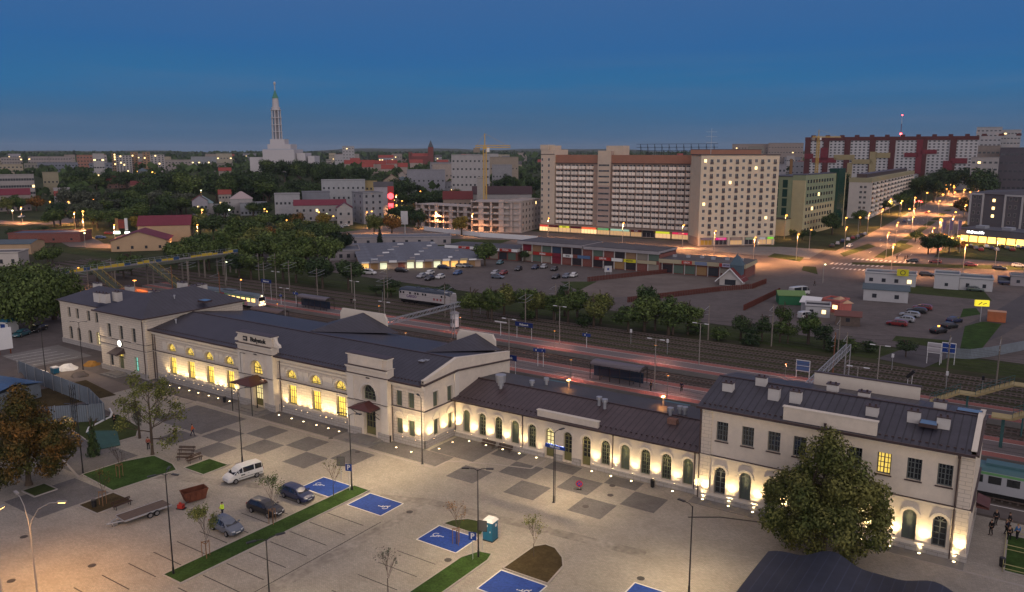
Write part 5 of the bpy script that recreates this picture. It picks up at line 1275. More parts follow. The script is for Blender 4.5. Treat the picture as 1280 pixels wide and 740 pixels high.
for a,b in(((.2,85.4),(12,85.4)),((.2,85.4),(.2,94.6)),((.2,94.6),(12,94.6)),((.2,90.0),(12,90.0))):
    n=6
    for i in range(n+1):q=(a[0]+(b[0]-a[0])*i/n,a[1]+(b[1]-a[1])*i/n);mb.tube((*q,0),(*q,.9),.025,.025,m_yr,5)
    for z in(.45,.9):mb.bar((*a,z),(*b,z),.05,.05,m_yr)
mb.build('rails',t)
# -- hoarding and sheds at the left of the square
m_corr=stripemat('corrugated_steel_fence',(.17,.20,.23),.08,.22,0,.5,.7)
t=thing('site_hoarding','grey corrugated steel hoarding round the building site','fence',(0,0,0));mb=MB()
P_=[(-152,67),(-137,65.6),(-124.5,64.8),(-114.8,61.8),(-121,55.5)]
for a,b in zip(P_,P_[1:]):mb.bar((*a,1.4),(*b,1.4),.06,2.8,m_corr)
mb.build('panels',t)
for a,b in zip(P_,P_[1:]):
    for k in range(4):q=(a[0]+(b[0]-a[0])*k/4-.1,a[1]+(b[1]-a[1])*k/4-.15);mb=MB();mb.box(q[0]-.04,q[1]-.04,0,q[0]+.04,q[1]+.04,2.9,m_metal);mb.build('post',t)
m_bl=stripemat('blue_sheet_roof',(.035,.10,.22),.05,.4,0,.4,.7)
t=thing('shed','low shed with a blue sheet roof behind the autumn tree','shed',(-142,56,0),R(12));mb=MB();mb.box(-8,-5,0,8,5,2.5,m_corr);mb.build('wall',t);mb=MB();mb.poly([(-8.5,-5.5,2.5),(8.5,-5.5,2.5),(8.5,0,3.5),(-8.5,0,3.5)],m_bl);mb.poly([(-8.5,5.5,2.5),(8.5,5.5,2.5),(8.5,0,3.5),(-8.5,0,3.5)],m_bl);mb.build('roof',t)
t=thing('advertising_board','white billboard with grey strokes on short red brown legs at the left edge','billboard',(0,0,0));(x0,y0),(x1,y1)=at(-18,447),at(17,441);mb=MB();mb.bar((x0,y0,3.2),(x1,y1,3.2),.15,4.4,m_wr);mb.build('panel',t)
mb=MB();q=(x0*.4+x1*.6,y0*.4+y1*.6)
for z,l in((4.0,.55),(3.4,.35),(2.8,.5)):mb.bar((x0+(x1-x0)*.42,y0+(y1-y0)*.42-.11,z),(x0+(x1-x0)*(.42+l),y0+(y1-y0)*(.42+l)-.11,z+.2),.02,.16,m_metal)
mb.build('strokes',t);mb=MB()
for u in(.1,.5,.9):mb.box(x0+(x1-x0)*u-.1,y0+(y1-y0)*u-.1,0,x0+(x1-x0)*u+.1,y0+(y1-y0)*u+.1,1.0,m_rust)
mb.build('legs',t)
x,y=at(11,415);t=thing('kiosk','small blue and white kiosk under the tree at the left edge','kiosk',(x,y,0),R(20));mb=MB();mb.box(-1.4,-1.4,0,1.4,1.4,2.6,m_wr);mb.build('wall',t);mb=MB();mb.box(-1.6,-1.6,2.6,1.6,1.6,3.3,m_cyan);mb.build('roof',t);mb=MB();mb.box(-.6,-1.45,.9,.6,-1.4,2.1,m_bluep);mb.build('window',t)
x,y=at(48,414);car(x,y,R(-60),'estate','black','black car parked under the tree at the left edge');x,y=at(27,420);car(x,y,R(-60),'hatch','teal','teal car beside the kiosk at the left edge')
x,y=at(69,467);t=thing('water_tank','white and blue liquid tank beside the yard lamp post','tank',(x,y,0));mb=MB();mb.box(-.6,-.5,.15,.6,.5,1.1,m_cyan);mb.build('tank',t);mb=MB();mb.box(-.62,-.52,1.1,.62,.52,1.3,m_wr);mb.build('lid',t)
for i,(px,py,w,m,l)in enumerate(((49,467,2.4,m_wr,'white sheeted heap before the hoarding'),(85,461,3.2,m_wr,'flat white sheet lying on the rubble'),(115,456,2.6,mat('orange_heap',(.25,.13,.03),.9),'orange brown heap of material near the left pavilion'),(30,470,2.5,m_sand,'sandy heap near the left edge'),(100,470,2.8,m_sand,'sandy heap between the lamp posts'),(64,478,2,m_slab,'grey block pile by the hoarding end'))):
    x,y=at(px,py);mb=MB();r=random.Random(i);n=12;vs=[(0,0,w*.32)]
    for k,(q,z)in enumerate(((.35,.26),(.7,.14),(1.0,-.03))):
        for j in range(n):a=6.283*j/n;rr_=w*q*.6*r.uniform(.8,1.2);vs.append((rr_*math.cos(a),rr_*math.sin(a),w*z*r.uniform(.8,1.2)if z>0 else-.05))
    fs=[(0,1+j,1+(j+1)%n)for j in range(n)]
    for k in range(2):
        for j in range(n):fs.append((1+k*n+j,1+(k+1)*n+j,1+(k+1)*n+(j+1)%n,1+k*n+(j+1)%n))
    mb.faces(vs,fs,m);o=mb.build('material_heap',None,(x,y,0));tag(o,l,'heap')
mb=MB();pts=[(-111.9,57.4),(-113.6,58.6),(-114.3,60.2),(-115.2,62),(-115.6,63),(-117.4,64.3),(-119.6,65.2)];mb.path([(x,y,.12)for x,y in pts],.16,m_wr,8);o=mb.build('white_bed_edging');tag(o,'curved white edging round the unfinished planting bed','edging')
m_plast=mat('green_site_sheet',(.03,.09,.08),.7,.3,var=.3,scale=1)
mb=MB();mb.prism([(-112.5,57.6),(-104,54.5),(-103,57.2),(-109,60.2)],.1,.16,m_plast);o=mb.build('ground_sheet');tag(o,'dark green sheet laid over the unfinished bed','ground sheet')
for(px,py),l in(((592,561),'short'),):pass
x,y=at(97,555);t=thing('steel_mast','slim dark lattice mast at the end of the hoarding','mast',(x,y,0));mb=MB()
for dx,dy in((-.25,-.25),(.25,-.25),(.25,.25),(-.25,.25)):mb.tube((dx,dy,0),(dx,dy,8.5),.04,.04,m_black,5)
for k in range(10):
    z=.4+k*.82
    for a,b in(((-.25,-.25),(.25,-.25)),((.25,-.25),(.25,.25)),((.25,.25),(-.25,.25)),((-.25,.25),(-.25,-.25))):mb.bar((*a,z),(*b,z+.4),.03,.03,m_black)
mb.build('lattice',t)
# == RAILWAY OBJECTS
def plat_lamp(x,y,h,lab,rz=0,m=m_pole,z=.8):
    t=thing('platform_lamp',None,'platform lamp',(x,y,z),rz,'pale platform lamp posts');mb=MB();mb.tube((0,0,0),(0,0,h),.11,.07,m,8);mb.build('pole',t)
    mb=MB();mb.bar((-.9,0,h),(.9,0,h),.06,.06,m);mb.build('arm',t)
    for s in(-1,1):mb=MB();mb.cbox(s*1.15,0,h-.04,.8,.26,.1,m_wr);mb.build('lamp_head',t)
    inrow(t,lab)
for x in(-51.4,-80.8,-112.0,-142.7,-20.0):plat_lamp(x,120.6,8.6,'pale two-headed lamp post on the nearer platform')
for x in(-50.6,-80.7,-109.2,-139.0,-167.8,-20):plat_lamp(x,139.2,8.0,'pale two-headed lamp post on the farther platform')
m_conc=mat('mast_concrete',(.22,.19,.16),.85,.2,var=.15,scale=1);m_rusty=mat('rusty_mast_steel',(.22,.10,.055),.8,.3,var=.3,scale=2)
def mast(x,y,h,lab,m=m_conc,arms=((2.6,1.2),),base=.16,both=False):
    t=thing('catenary_mast',None,'mast',(x,y,terrain(x,y)),0,'overhead line masts');mb=MB();mb.tube((0,0,-.2),(0,0,h),base,base*.6,m,8);mb.build('pole',t)
    for dy in((-1,1)if both else(-1,)):
        mb=MB();mb.bar((0,0,h-1.6),(0,dy*3.0,h-.9),.06,.06,m_metal);mb.bar((0,0,h-.5),(0,dy*2.6,h-.9),.05,.05,m_metal);mb.bar((0,0,h-2.3),(0,dy*3.0,h-1.9),.05,.05,m_metal);mb.build('bracket',t)
    inrow(t,lab)
for x,y,h in((-96.5,150.8,8.4),(-95.9,163.3,8.8),(-93.4,165.5,9.5),(-120.0,150.8,8),(-57.5,163.1,8),(-44.5,165,9),(-31,163.2,8),(-11.2,154.9,8.5),(-3.8,159.0,8.5),(-164.9,150.9,8.6),(-163.7,162.9,8.6),(-181,155,9),(-197.4,163.8,9),(-150,163,8.4),(-140,150.9,8.4),(-187,150.9,8.6),(-205,151,8.5),(-205,163.5,8.5),(-212,143,8)):
    mast(x,y,h,'overhead line mast in the weedy yard',both=(y<160))
for x,y in((-230,129.9),(-200,129.9),(-179,129.9),(-214,114),(-228,114)):mast(x,y,9,'overhead line mast between the platforms near the footbridge',m_rusty if x in(-179,-200)else m_conc)
mast(-27.8,143.3,9.2,'rusty mast right of the lattice gantry post',m_rusty);mast(-25.9,143.4,9.4,'pale mast right of the lattice gantry post',m_conc)
def gantry(x,y0,y1,z,lab,w=.7,h=.9,legs=None):
    t=thing('lattice_gantry',lab,'gantry',(x,y0,0));mb=MB();L=y1-y0;n=int(L/1.1)
    for dx in(-w/2,w/2):
        for dz in(0,h):mb.bar((dx,0,z+dz),(dx,L,z+dz),.09,.09,m_metal)
    for k in range(n):
        a,b=L*k/n,L*(k+1)/n
        for dx in(-w/2,w/2):mb.bar((dx,a,z if k%2 else z+h),(dx,b,z+h if k%2 else z),.05,.05,m_metal)
        for dz in(0,h):mb.bar((-w/2,a,z+dz),(w/2,b,z+dz),.05,.05,m_metal)
    mb.build('truss',t)
    for yy in(legs or(0,L)):
        mb=MB()
        for dx in(-w/2,w/2):mb.tube((dx,yy,-.3),(dx,yy,z+h),.12,.09,m_metal,6)
        for k in range(8):mb.bar((-w/2,yy,k*z/8),(w/2,yy,(k+1)*z/8),.04,.04,m_metal)
        mb.build('leg',t)
gantry(-104.5,107.6,136.4,6.8,'long lattice gantry spanning the tracks behind the main hall',legs=(0,26.6));gantry(-25.5,113.6,143,6.6,'lattice gantry spanning the tracks behind the right pavilion')
t=thing('overhead_wires','thin overhead line wires hung above the tracks','wires');m_wire=mat('wire',(.05,.045,.04),.5)
for y in(104.9,111.5,128.0,131.9,144.6,148.8,153.0,156.8):
    mb=MB();xs=list(range(-250,41,29))
    for a,b in zip(xs,xs[1:]):
        mb.tube((a,y,5.8),(b,y,5.8),.018,.018,m_wire,3,False);ps=[(a+(b-a)*k/6,y,7.2-1.0*(1-((k-3)/3)**2))for k in range(7)]
        for p,q in zip(ps,ps[1:]):mb.tube(p,q,.018,.018,m_wire,3,False)
    mb.build('wire',t)
def namesign(x,y,w,lab,txt='Białystok',z=.8,h=3.0,rz=0.0):
    t=thing('station_name_sign',lab,'sign',(x,y,z),rz);mb=MB();mb.box(-w/2,-.06,h-.95,w/2,.06,h,mat('navy_sign',(.012,.03,.14),.4));mb.add(text_mb(txt,.62*min(1,w/4),m_plate,.01,True),Matrix.Translation((0,-.07,h-.48)));mb.build('sign_panel',t)
    for s in(-1,1):mb=MB();mb.tube((s*w*.42,.1,0),(s*w*.42,.1,h-.1),.05,.05,m_wr,8);mb.build('post',t)
namesign(-89.3,139.0,4.4,'blue station name sign on the farther platform right of the poster column',h=3.6);namesign(-172,139.4,4.0,'blue station name sign beyond the lit train at the left',h=5.5);namesign(-72.3,104.5+3.0,3.6,'blue station name sign rising behind the rear attic of the main hall',h=6.4,z=.2)
def smallsign(x,y,h,lab,z=.8,w=.9):
    t=thing('platform_sign',lab,'sign',(x,y,z));mb=MB();mb.box(-w,-.05,h-.6,w,.05,h,m_bluep);mb.box(-w*.5,-.06,h-.45,-w*.2,-.05,h-.15,m_plate);mb.build('sign_panel',t);mb=MB();mb.tube((0,.1,0),(0,.1,h+.2),.06,.06,m_wr,8);mb.build('post',t)
smallsign(-74.5,139.4,3.0,'small blue platform sign in the middle of the farther platform');smallsign(-75.3,121.9,3.4,'small blue sign on two posts on the nearer red platform');smallsign(-74.3,122.2,3.4,'second post sign close beside the small blue sign on the nearer platform',w=.5)
smallsign(-161.2,139.9,3.0,'small blue sign on the farther platform left of its shelter');smallsign(-163.6,137.0,2.6,'small beige sign board beside the lamp post on the farther platform',w=.45)
t=thing('platform_sign','white sign board on one post left of the blue station name sign','sign',(-95.3,139.0,.8));mb=MB();mb.box(-1.5,-.1,2.9,1.5,.1,3.15,m_wr);mb.build('sign_panel',t);mb=MB();mb.tube((0,0,0),(0,0,2.9),.07,.07,m_wr);mb.build('post',t)
t=thing('poster_column','round white poster column on the farther platform','poster column',(-108.3,139.6,.8));mb=MB();mb.tube((0,0,0),(0,0,.3),1.0,1.0,m_black,20);mb.tube((0,0,.3),(0,0,3.4),.92,.92,m_wr,24);mb.build('column',t);mb=MB();mb.tube((0,0,3.4),(0,0,3.9),1.15,.3,mat('zinc',(.25,.24,.25),.5),24);mb.build('roof',t)
mb=MB()
for a in(-60,-100):c=R(a);mb.cbox(.94*math.cos(c),.94*math.sin(c),1.2,.02,.6 if a<-80 else.45,.9,m_black,c)
mb.build('poster',t)
def board(x,y,lab,mm,w=2.4,h=4.2,ph=2.0,z=0.0,rz=0.0):
    t=thing('information_board',lab,'board',(x,y,z),rz);mb=MB();mb.box(-w/2,-.08,h-ph,w/2,.08,h,m_wr);mb.box(-w/2+.12,-.10,h-ph+.12,w/2-.12,-.08,h-.12,mm)
    if mm is not m_wr:mb.box(-w/2+.12,-.11,h-ph/2-.04,w/2-.12,-.10,h-ph/2+.04,m_wr)
    mb.build('panel',t)
    for s in(-1,1):mb=MB();mb.tube((s*w*.46,.1,0),(s*w*.46,.1,h-.1),.07,.07,m_wr,8);mb.build('leg',t)
board(-14.6,167.7,'blank white board on legs beyond the tracks',mat('pale_panel',(.42,.40,.42),.5));board(-12.3,169.2,'blue panelled board on legs beside the white one',m_bluep);board(-32.4,141.3,'white and blue notice board on the farther platform behind the roof',mat('poster_blue',(.08,.14,.3),.5),z=.8,h=3.2)
m_pc=mat('smoked_shelter_roof',(.12,.10,.11),.35,.6,var=.2,scale=1)
def shelter(x,y,L,D,lab,h=2.7,z=.8,roof=m_pc):
    t=thing('platform_shelter',lab,'shelter',(x,y,z));mb=MB();n=8
    for k in range(n):
        a,b=math.pi*k/n,math.pi*(k+1)/n;p=(-D/2*math.cos(a),h+.55*math.sin(a));q=(-D/2*math.cos(b),h+.55*math.sin(b));mb.poly([(-L/2,p[0],p[1]),(L/2,p[0],p[1]),(L/2,q[0],q[1]),(-L/2,q[0],q[1])],roof,True)
    mb.build('roof',t);m=int(L/1.9)
    for k in range(m+1):
        xx=-L/2+L*k/m;mb=MB()
        for s in(-1,1):mb.bar((xx,s*D*.45,0),(xx,s*D*.45,h),.09,.09,m_black)
        mb.bar((xx,-D/2,h),(xx,D/2,h),.08,.1,m_black);mb.build('frame',t)
    mb=MB();mb.box(-L/2,-.03,.3,L/2,.0,2.1,mat('shelter_glass',(.02,.04,.07),.15,.8));mb.build('glass_wall',t);mb=MB();mb.box(-L/3,-.6,.42,L/3,-.2,.47,m_wood)
    for s in(-L/3+.1,L/3-.1):mb.box(s-.04,-.5,0,s+.04,-.3,.42,m_black)
    mb.build('bench',t)
shelter(-58.6,121.6,9.5,3.2,'glass shelter with a curved roof on the nearer red platform');shelter(-152.0,138.3,10.5,3.0,'glazed shelter on the farther platform left of the rear attic');shelter(-148.5,120.8,10,3.2,'brown roofed shelter on the nearer platform behind the main hall roof',roof=mat('brown_shelter_roof',(.14,.09,.075),.5,.4))
# -- locomotive
m_loco=mat('loco_pale_grey',(.50,.46,.45),.45,.4,var=.08,scale=1.5);m_locr=mat('loco_roof_blue_grey',(.045,.06,.085),.5,.4,var=.2,scale=1);m_logo=mat('loco_letter_violet',(.10,.05,.16),.5)
t=thing('diesel_locomotive','pale grey diesel locomotive standing alone in the weedy yard','locomotive',(-133.6,160.5,.1))
def vehicle_body(L,W,z0,z1,zr,nose,m,mroof,mb):
    sec=lambda q,dz=0:[(-W/2*q,z0),(-W/2*q,z1+dz),(-W/2*q*.86,z1+(zr-z1)*.55+dz),(-W/2*q*.5,zr-.05+dz),(W/2*q*.5,zr-.05+dz),(W/2*q*.86,z1+(zr-z1)*.55+dz),(W/2*q,z1+dz),(W/2*q,z0)]
    X=[(-L/2,.86,-nose*.35),(-L/2+nose,1,0),(L/2-nose,1,0),(L/2,.86,-nose*.35)];S_=[[(x,y,z)for y,z in sec(q,dz)]for x,q,dz in X]
    for a,b in zip(S_,S_[1:]):
        for i in range(7):mb.poly([a[i],a[i+1],b[i+1],b[i]],m if i in(0,6)else mroof)
    mb.poly(S_[0],m);mb.poly(S_[-1][::-1],m);return mb
vehicle_body(17.6,2.95,1.15,3.45,4.35,1.2,m_loco,m_locr,MB()).build('body',t)
mb=MB()
for x in(-6.2,-2.2,-.3,.3):pass
for x in(-8.0,-7.0,-4.7,-2.9,-2.0,-.3,.6,6.0,7.1):mb=MB();mb.box(x-.28,-1.50,2.65,x+.28,-1.47,3.2,m_glass);mb.build('window',t)
mb=MB();mb.box(8.5,-1.05,2.7,8.72,-.15,3.35,m_glass);mb.box(8.5,.15,2.7,8.72,1.05,3.35,m_glass);mb.build('windscreen',t)
mb=text_mb('CARGO',1.0,m_logo,.01,True).xf(Matrix.Translation((-4.2,-1.50,2.05)));mb.build('lettering',t);mb=MB()
for k in range(3):mb.box(3.2+k*1.1,-1.50,1.7,3.8+k*1.1,-1.48,2.3,mat('loco_red_patch',(.32,.10,.10),.6))
mb.build('side_panels',t)
mb=MB();mb.box(-8.2,-1.35,.75,8.2,1.35,1.15,m_under);mb.box(-2.2,-1.3,.25,2.2,1.3,.75,m_under);mb.build('frame',t)
for c in(-5.6,5.6):
    mb=MB();mb.box(c-2.6,-1.2,.35,c+2.6,1.2,.8,m_under);b_=mb.build('bogie',t)
    for k in(-1.9,0,1.9):mb=MB();mb.tube((c+k,-.85,.5),(c+k,.85,.5),.5,.5,m_under,16);mb.build('wheel',b_)
for x in(-3,0,3):mb=MB();mb.tube((x,0,4.25),(x,0,4.5),.6,.6,m_locr,12);mb.build('roof_fan',t)
# -- lit train at the left
m_tg=mat('train_green',(.12,.30,.12),.4,.5);m_tw=mat('train_white',(.55,.52,.52),.4,.5);m_tr=mat('train_red',(.35,.03,.02),.4,.5);m_tgrey=mat('train_roof_grey',(.10,.13,.15),.5,.4,var=.15,scale=1);m_litw=emat('train_lit_window',(1.0,.62,.18),1.3)
def train(x0,x1,y,lab,ncar,roof,side,band,glass,front=None,z=.1):
    t=thing('passenger_train',lab,'train',((x0+x1)/2,y,z));Lc=(x1-x0)/ncar
    for k in range(ncar):
        cx=-(x1-x0)/2+Lc*(k+.5);mb=vehicle_body(Lc-.5,2.85,.85,3.3,3.95,1.4 if k in(0,ncar-1)else.05,side,roof,MB());o=mb.build('carriage',t,(cx,0,0))
        mb=MB()
        for s in(-1,1):mb.box(-Lc/2+1.5,s*1.425-.012,2.95,Lc/2-1.5,s*1.425+.012,3.25,band)
        mb.build('colour_band',o);nw=int(Lc/2.0)
        for i in range(nw):
            xx=-Lc/2+1.9+(Lc-3.8)*i/max(1,nw-1)
            for s in(-1,):
                mb=MB();mb.box(xx-.65,s*1.43-.015,1.95,xx+.65,s*1.43+.015,2.85,glass)
                mb.build('window',o)
        mb=MB();mb.box(-Lc/2+1,-1.2,.4,-Lc/2+4,1.2,.85,m_under);mb.box(Lc/2-4,-1.2,.4,Lc/2-1,1.2,.85,m_under);mb.box(-Lc/2+4.5,-1.1,.3,Lc/2-4.5,1.1,.85,m_under);bo=mb.build('bogies',o)
        for q in(-Lc/2+1.6,-Lc/2+3.4,Lc/2-3.4,Lc/2-1.6):mb=MB();mb.tube((q,-.85,.42),(q,.85,.42),.42,.42,m_under,14);mb.build('wheel',bo)
        mb=MB();mb.box(-2,-.8,3.9,2,.8,4.15,roof);mb.build('roof_equipment',o)
    return t
tl=train(-190,-164.5,131.9,'lit railcar with glowing windows standing at the left between the platforms',1,m_tgrey,m_tw,m_tg,m_litw)
L2=25.5/2
mb=MB();mb.box(-2.6,-1.47,.9,-.8,-1.45,3.3,m_tr);mb.box(-1.0,-1.48,.9,0.4,-1.45,1.9,m_tr);mb.box(4.5,-1.47,.9,8.5,-1.45,1.8,mat('train_pink',(.5,.25,.28),.5));mb.build('door',tl)
for y,z in((-.8,1.3),(.8,1.3),(-.4,2.0),(.4,2.0),(0,3.55)):mb=MB();mb.tube((L2-.35,y,z),(L2-.05,y,z),.14,.14,emat('train_headlight_glow',(1,.62,.22),4),12);mb.build('headlight',tl)
mb=MB();mb.box(L2-.5,-.95,2.3,L2-.2,.95,3.2,m_glass);mb.build('windscreen',tl);spot(tl,(L2+.3,0,1.6),120,(1,.7,.35),90,.8,(0,R(80),0),.2)
mb=MB()
for k in range(4):mb.box(-11.5+k*5.6,-1.475,1.0,-9.5+k*5.6,-1.45,1.7,[m_tg,m_logo,m_tw][k%3])
mb.build('livery_panels',tl)
train(-72,30,104.9,'long parked train with a grey roof coloured teal as ambient reflection along the station platform',5,mat('train_roof_reflection_tint',(.05,.13,.15),.45,.5,var=.12,scale=.8),mat('train_silver',(.34,.35,.38),.4,.5),m_tg,m_glass)  # teal of the reflected ambient light put into the roof colour
# -- footbridges
m_yel=mat('yellow_bridge_panel',(.50,.36,.05),.6,.3,var=.15,scale=1.5);m_blp=mat('blue_bridge_panel',(.03,.07,.15),.6,.3);m_grn=mat('olive_bridge_deck',(.10,.11,.085),.8,.2,var=.2,scale=1);m_teal2=mat('teal_bridge_steel',(.05,.13,.13),.6,.3,var=.15,scale=1)
t=thing('footbridge','long footbridge with yellow and blue panels crossing the tracks at the left','footbridge',(-225,106,0));mb=MB();L=64
for sx_ in(-1.8,1.8):mb.box(sx_-.12,0,6.0,sx_+.12,L,6.8,m_grn)
mb.box(-1.8,0,6.75,1.8,L,6.9,m_slab)
mb.build('deck',t)
k=0;y=0
pat='YY.BYYB.YYYYB.YY.BYYB..YYYYY.YYB'
for ch in pat:
    for sx_ in(1.9,-1.9):
        mb=MB();mb.bar((sx_,y,8.0),(sx_,y+2,8.0),.05,.05,m_metal);mb.bar((sx_,y,6.9),(sx_,y,8.0),.06,.06,m_metal)
        if ch!='.' and sx_>0:mb.box(sx_-.03,y+.1,7.05+.1*(int(y/2)%3==0),sx_+.03,y+1.9,7.7+.25*(int(y/2)%5 in(0,1)),m_yel if ch=='Y' else m_blp)
        mb.build('railing_panel',t)
    y+=2
for yy in(3,9,21,33,45,51,58,63):
    mb=MB()
    for sx_ in(-1.5,1.5):mb.box(sx_-.18,yy-.18,-.1,sx_+.18,yy+.18,6.0,m_conc)
    mb.box(-1.9,yy-.2,5.7,1.9,yy+.2,6.0,m_conc);mb.build('pier',t)
def stairs(parent,x0,y,z0,x1,z1,w,m,mrail,steps=None,rail=True,name='stairs'):
    n=steps or int(abs(z1-z0)/.17);mb=MB()
    for i in range(n):xa=x0+(x1-x0)*i/n;xb=x0+(x1-x0)*(i+1)/n;z=z0+(z1-z0)*(i+1)/n;mb.box(xa,y-w/2,z-.2,xb,y+w/2,z,m)
    for s in(-1,1):mb.bar((x0,y+s*w/2,z0),(x1,y+s*w/2,z1),.12,.35,m)
    if rail:
        for s in(-1,1):
            mb.bar((x0,y+s*w/2,z0+1.05),(x1,y+s*w/2,z1+1.05),.06,.06,mrail)
            for k in range(9):q=k/8;mb.bar((x0+(x1-x0)*q,y+s*w/2,z0+(z1-z0)*q),(x0+(x1-x0)*q,y+s*w/2,z0+(z1-z0)*q+1.05),.05,.05,mrail)
    return mb.build(name,parent)
stairs(t,16.5,15,.8,2,6.8,2.4,m_grn,m_yel);stairs(t,16.5,32,.8,2,6.8,2.4,m_grn,m_yel)
t=thing('footbridge_stairs','yellowish stairs rising from the farther platform to the footbridge at the right edge','stairs',(-12,138.5,0));stairs(t,0,0,.8,4.0,3.1,2.2,mat('yellow_worn_steps',(.42,.34,.17),.8,.2,var=.15,scale=2),m_teal2)
m_ys=MATS['yellow_worn_steps'];mb=MB();mb.box(4.0,-1.1,2.95,6.2,1.1,3.12,m_ys);mb.box(5,-.15,0,5.3,.15,2.95,m_teal2);mb.build('landing',t);stairs(t,6.2,0,3.1,11.0,5.6,2.2,m_ys,m_teal2,name='stairs');mb=MB();mb.box(11.0,-1.1,5.45,18,1.1,5.62,m_ys);mb.build('landing',t)
t=thing('footbridge_stairs','nearer yellowish stairs on a green column at the right edge','stairs',(-3,121.5,0));mb=MB();mb.box(0,-1.1,5.0,2.4,1.1,5.2,m_ys);mb.box(1.2,-.2,0,1.6,.2,5.0,m_teal2);mb.build('landing',t);stairs(t,2.4,0,5.2,8,8.2,2.2,m_ys,m_teal2)
t=thing('footbridge','tall green lattice tower carrying the footbridge at the right edge','footbridge',(1.2,131,0));mb=MB()
for dx,dy in((-.6,-.6),(.6,-.6),(.6,.6),(-.6,.6)):mb.tube((dx,dy,0),(dx,dy,13.5),.13,.1,m_teal2,6)
for k in range(12):
    z=k*1.12
    for a,b in(((-.6,-.6),(.6,-.6)),((.6,-.6),(.6,.6)),((.6,.6),(-.6,.6)),((-.6,.6),(-.6,-.6))):mb.bar((*a,z),(*b,z+1.12),.06,.06,m_conc)
mb.build('tower',t);mb=MB();mb.box(2,-25,6.2,5,40,6.5,m_teal2);mb.box(2,-25,6.5,2.1,40,7.6,m_teal2);mb.box(4.9,-25,6.5,5,40,7.6,m_teal2);mb.build('deck',t)
t=thing('retaining_fence','blue grey sheet fence along the slope above the tracks at the right','fence');mb=MB();P_=[(-13,174.5),(-9,176),(-6,180),(0,191),(8,200)]
for a,b in zip(P_,P_[1:]):mb.bar((*a,1.0),(*b,1.0),.08,2.0,m_corr)
mb.build('panels',t)
for i,(x,y)in enumerate(((-10.8,150.8),(-5.5,150.9),(-20.5,158.8),(-148,158.8),(-70,150.9),(-115,158.7),(-60,146.7))):
    t=thing('railway_signal',None,'signal',(x,y,0),0,'small railway signals');mb=MB();mb.tube((0,0,-.1),(0,0,2.6),.06,.05,m_metal,6);mb.build('post',t);mb=MB();mb.box(-.2,-.15,2.4,.2,.1,3.1,m_black if i%2 else m_wr);mb.build('signal_head',t);inrow(t,'small signal post among the yard tracks')
t=thing('station_clock_post','white topped post sign at the foot of the right stairs','sign',(-15.2,139.4,.8));mb=MB()
for s in(-.3,.3):mb.tube((s,0,0),(s,0,3.6),.05,.05,m_wr,6)
mb.bar((-.5,0,3.2),(.5,0,4.4),.25,.5,m_black);mb.build('sign_panel',t)
# == MIDDLE DISTANCE
m_bglass=mat('building_glass',(.03,.035,.045),.15,.8);m_bframe=mat('white_window_frame',(.5,.48,.46),.6,.3)
m_blit=emat('warm_lit_window',(1.0,.70,.28),1.6)
def wmesh(w,h,lit=False,frame=True,bars=1):
    k=('bw',round(w,2),round(h,2),lit,frame,bars)
    if k in WCACHE:return WCACHE[k]
    f=MB();g=MB()
    if frame:
        for a,b,c,d in((-w/2,0,w/2,.08),(-w/2,h-.08,w/2,h),(-w/2,.08,-w/2+.08,h-.08),(w/2-.08,.08,w/2,h-.08)):f.box(a,-.06,b,c,.02,d,m_bframe)
        for i in range(bars):x=-w/2+w*(i+1)/(bars+1);f.box(x-.04,-.05,.08,x+.04,.02,h-.08,m_bframe)
    g.box(-w/2+.05,-.03,.05,w/2-.05,.02,h-.05,m_blit if lit else m_bglass)
    WCACHE[k]=(f.mesh('window')if frame else None,g.mesh('window_pane'));return WCACHE[k]
def wput(parent,loc,rz,w,h,lit=False,frame=True,bars=1):
    a,b=wmesh(w,h,lit,frame,bars)
    if a is None:return link('window',b,parent,loc,rz)
    o=link('window',a,parent,loc,rz);link('pane',b,o);return o
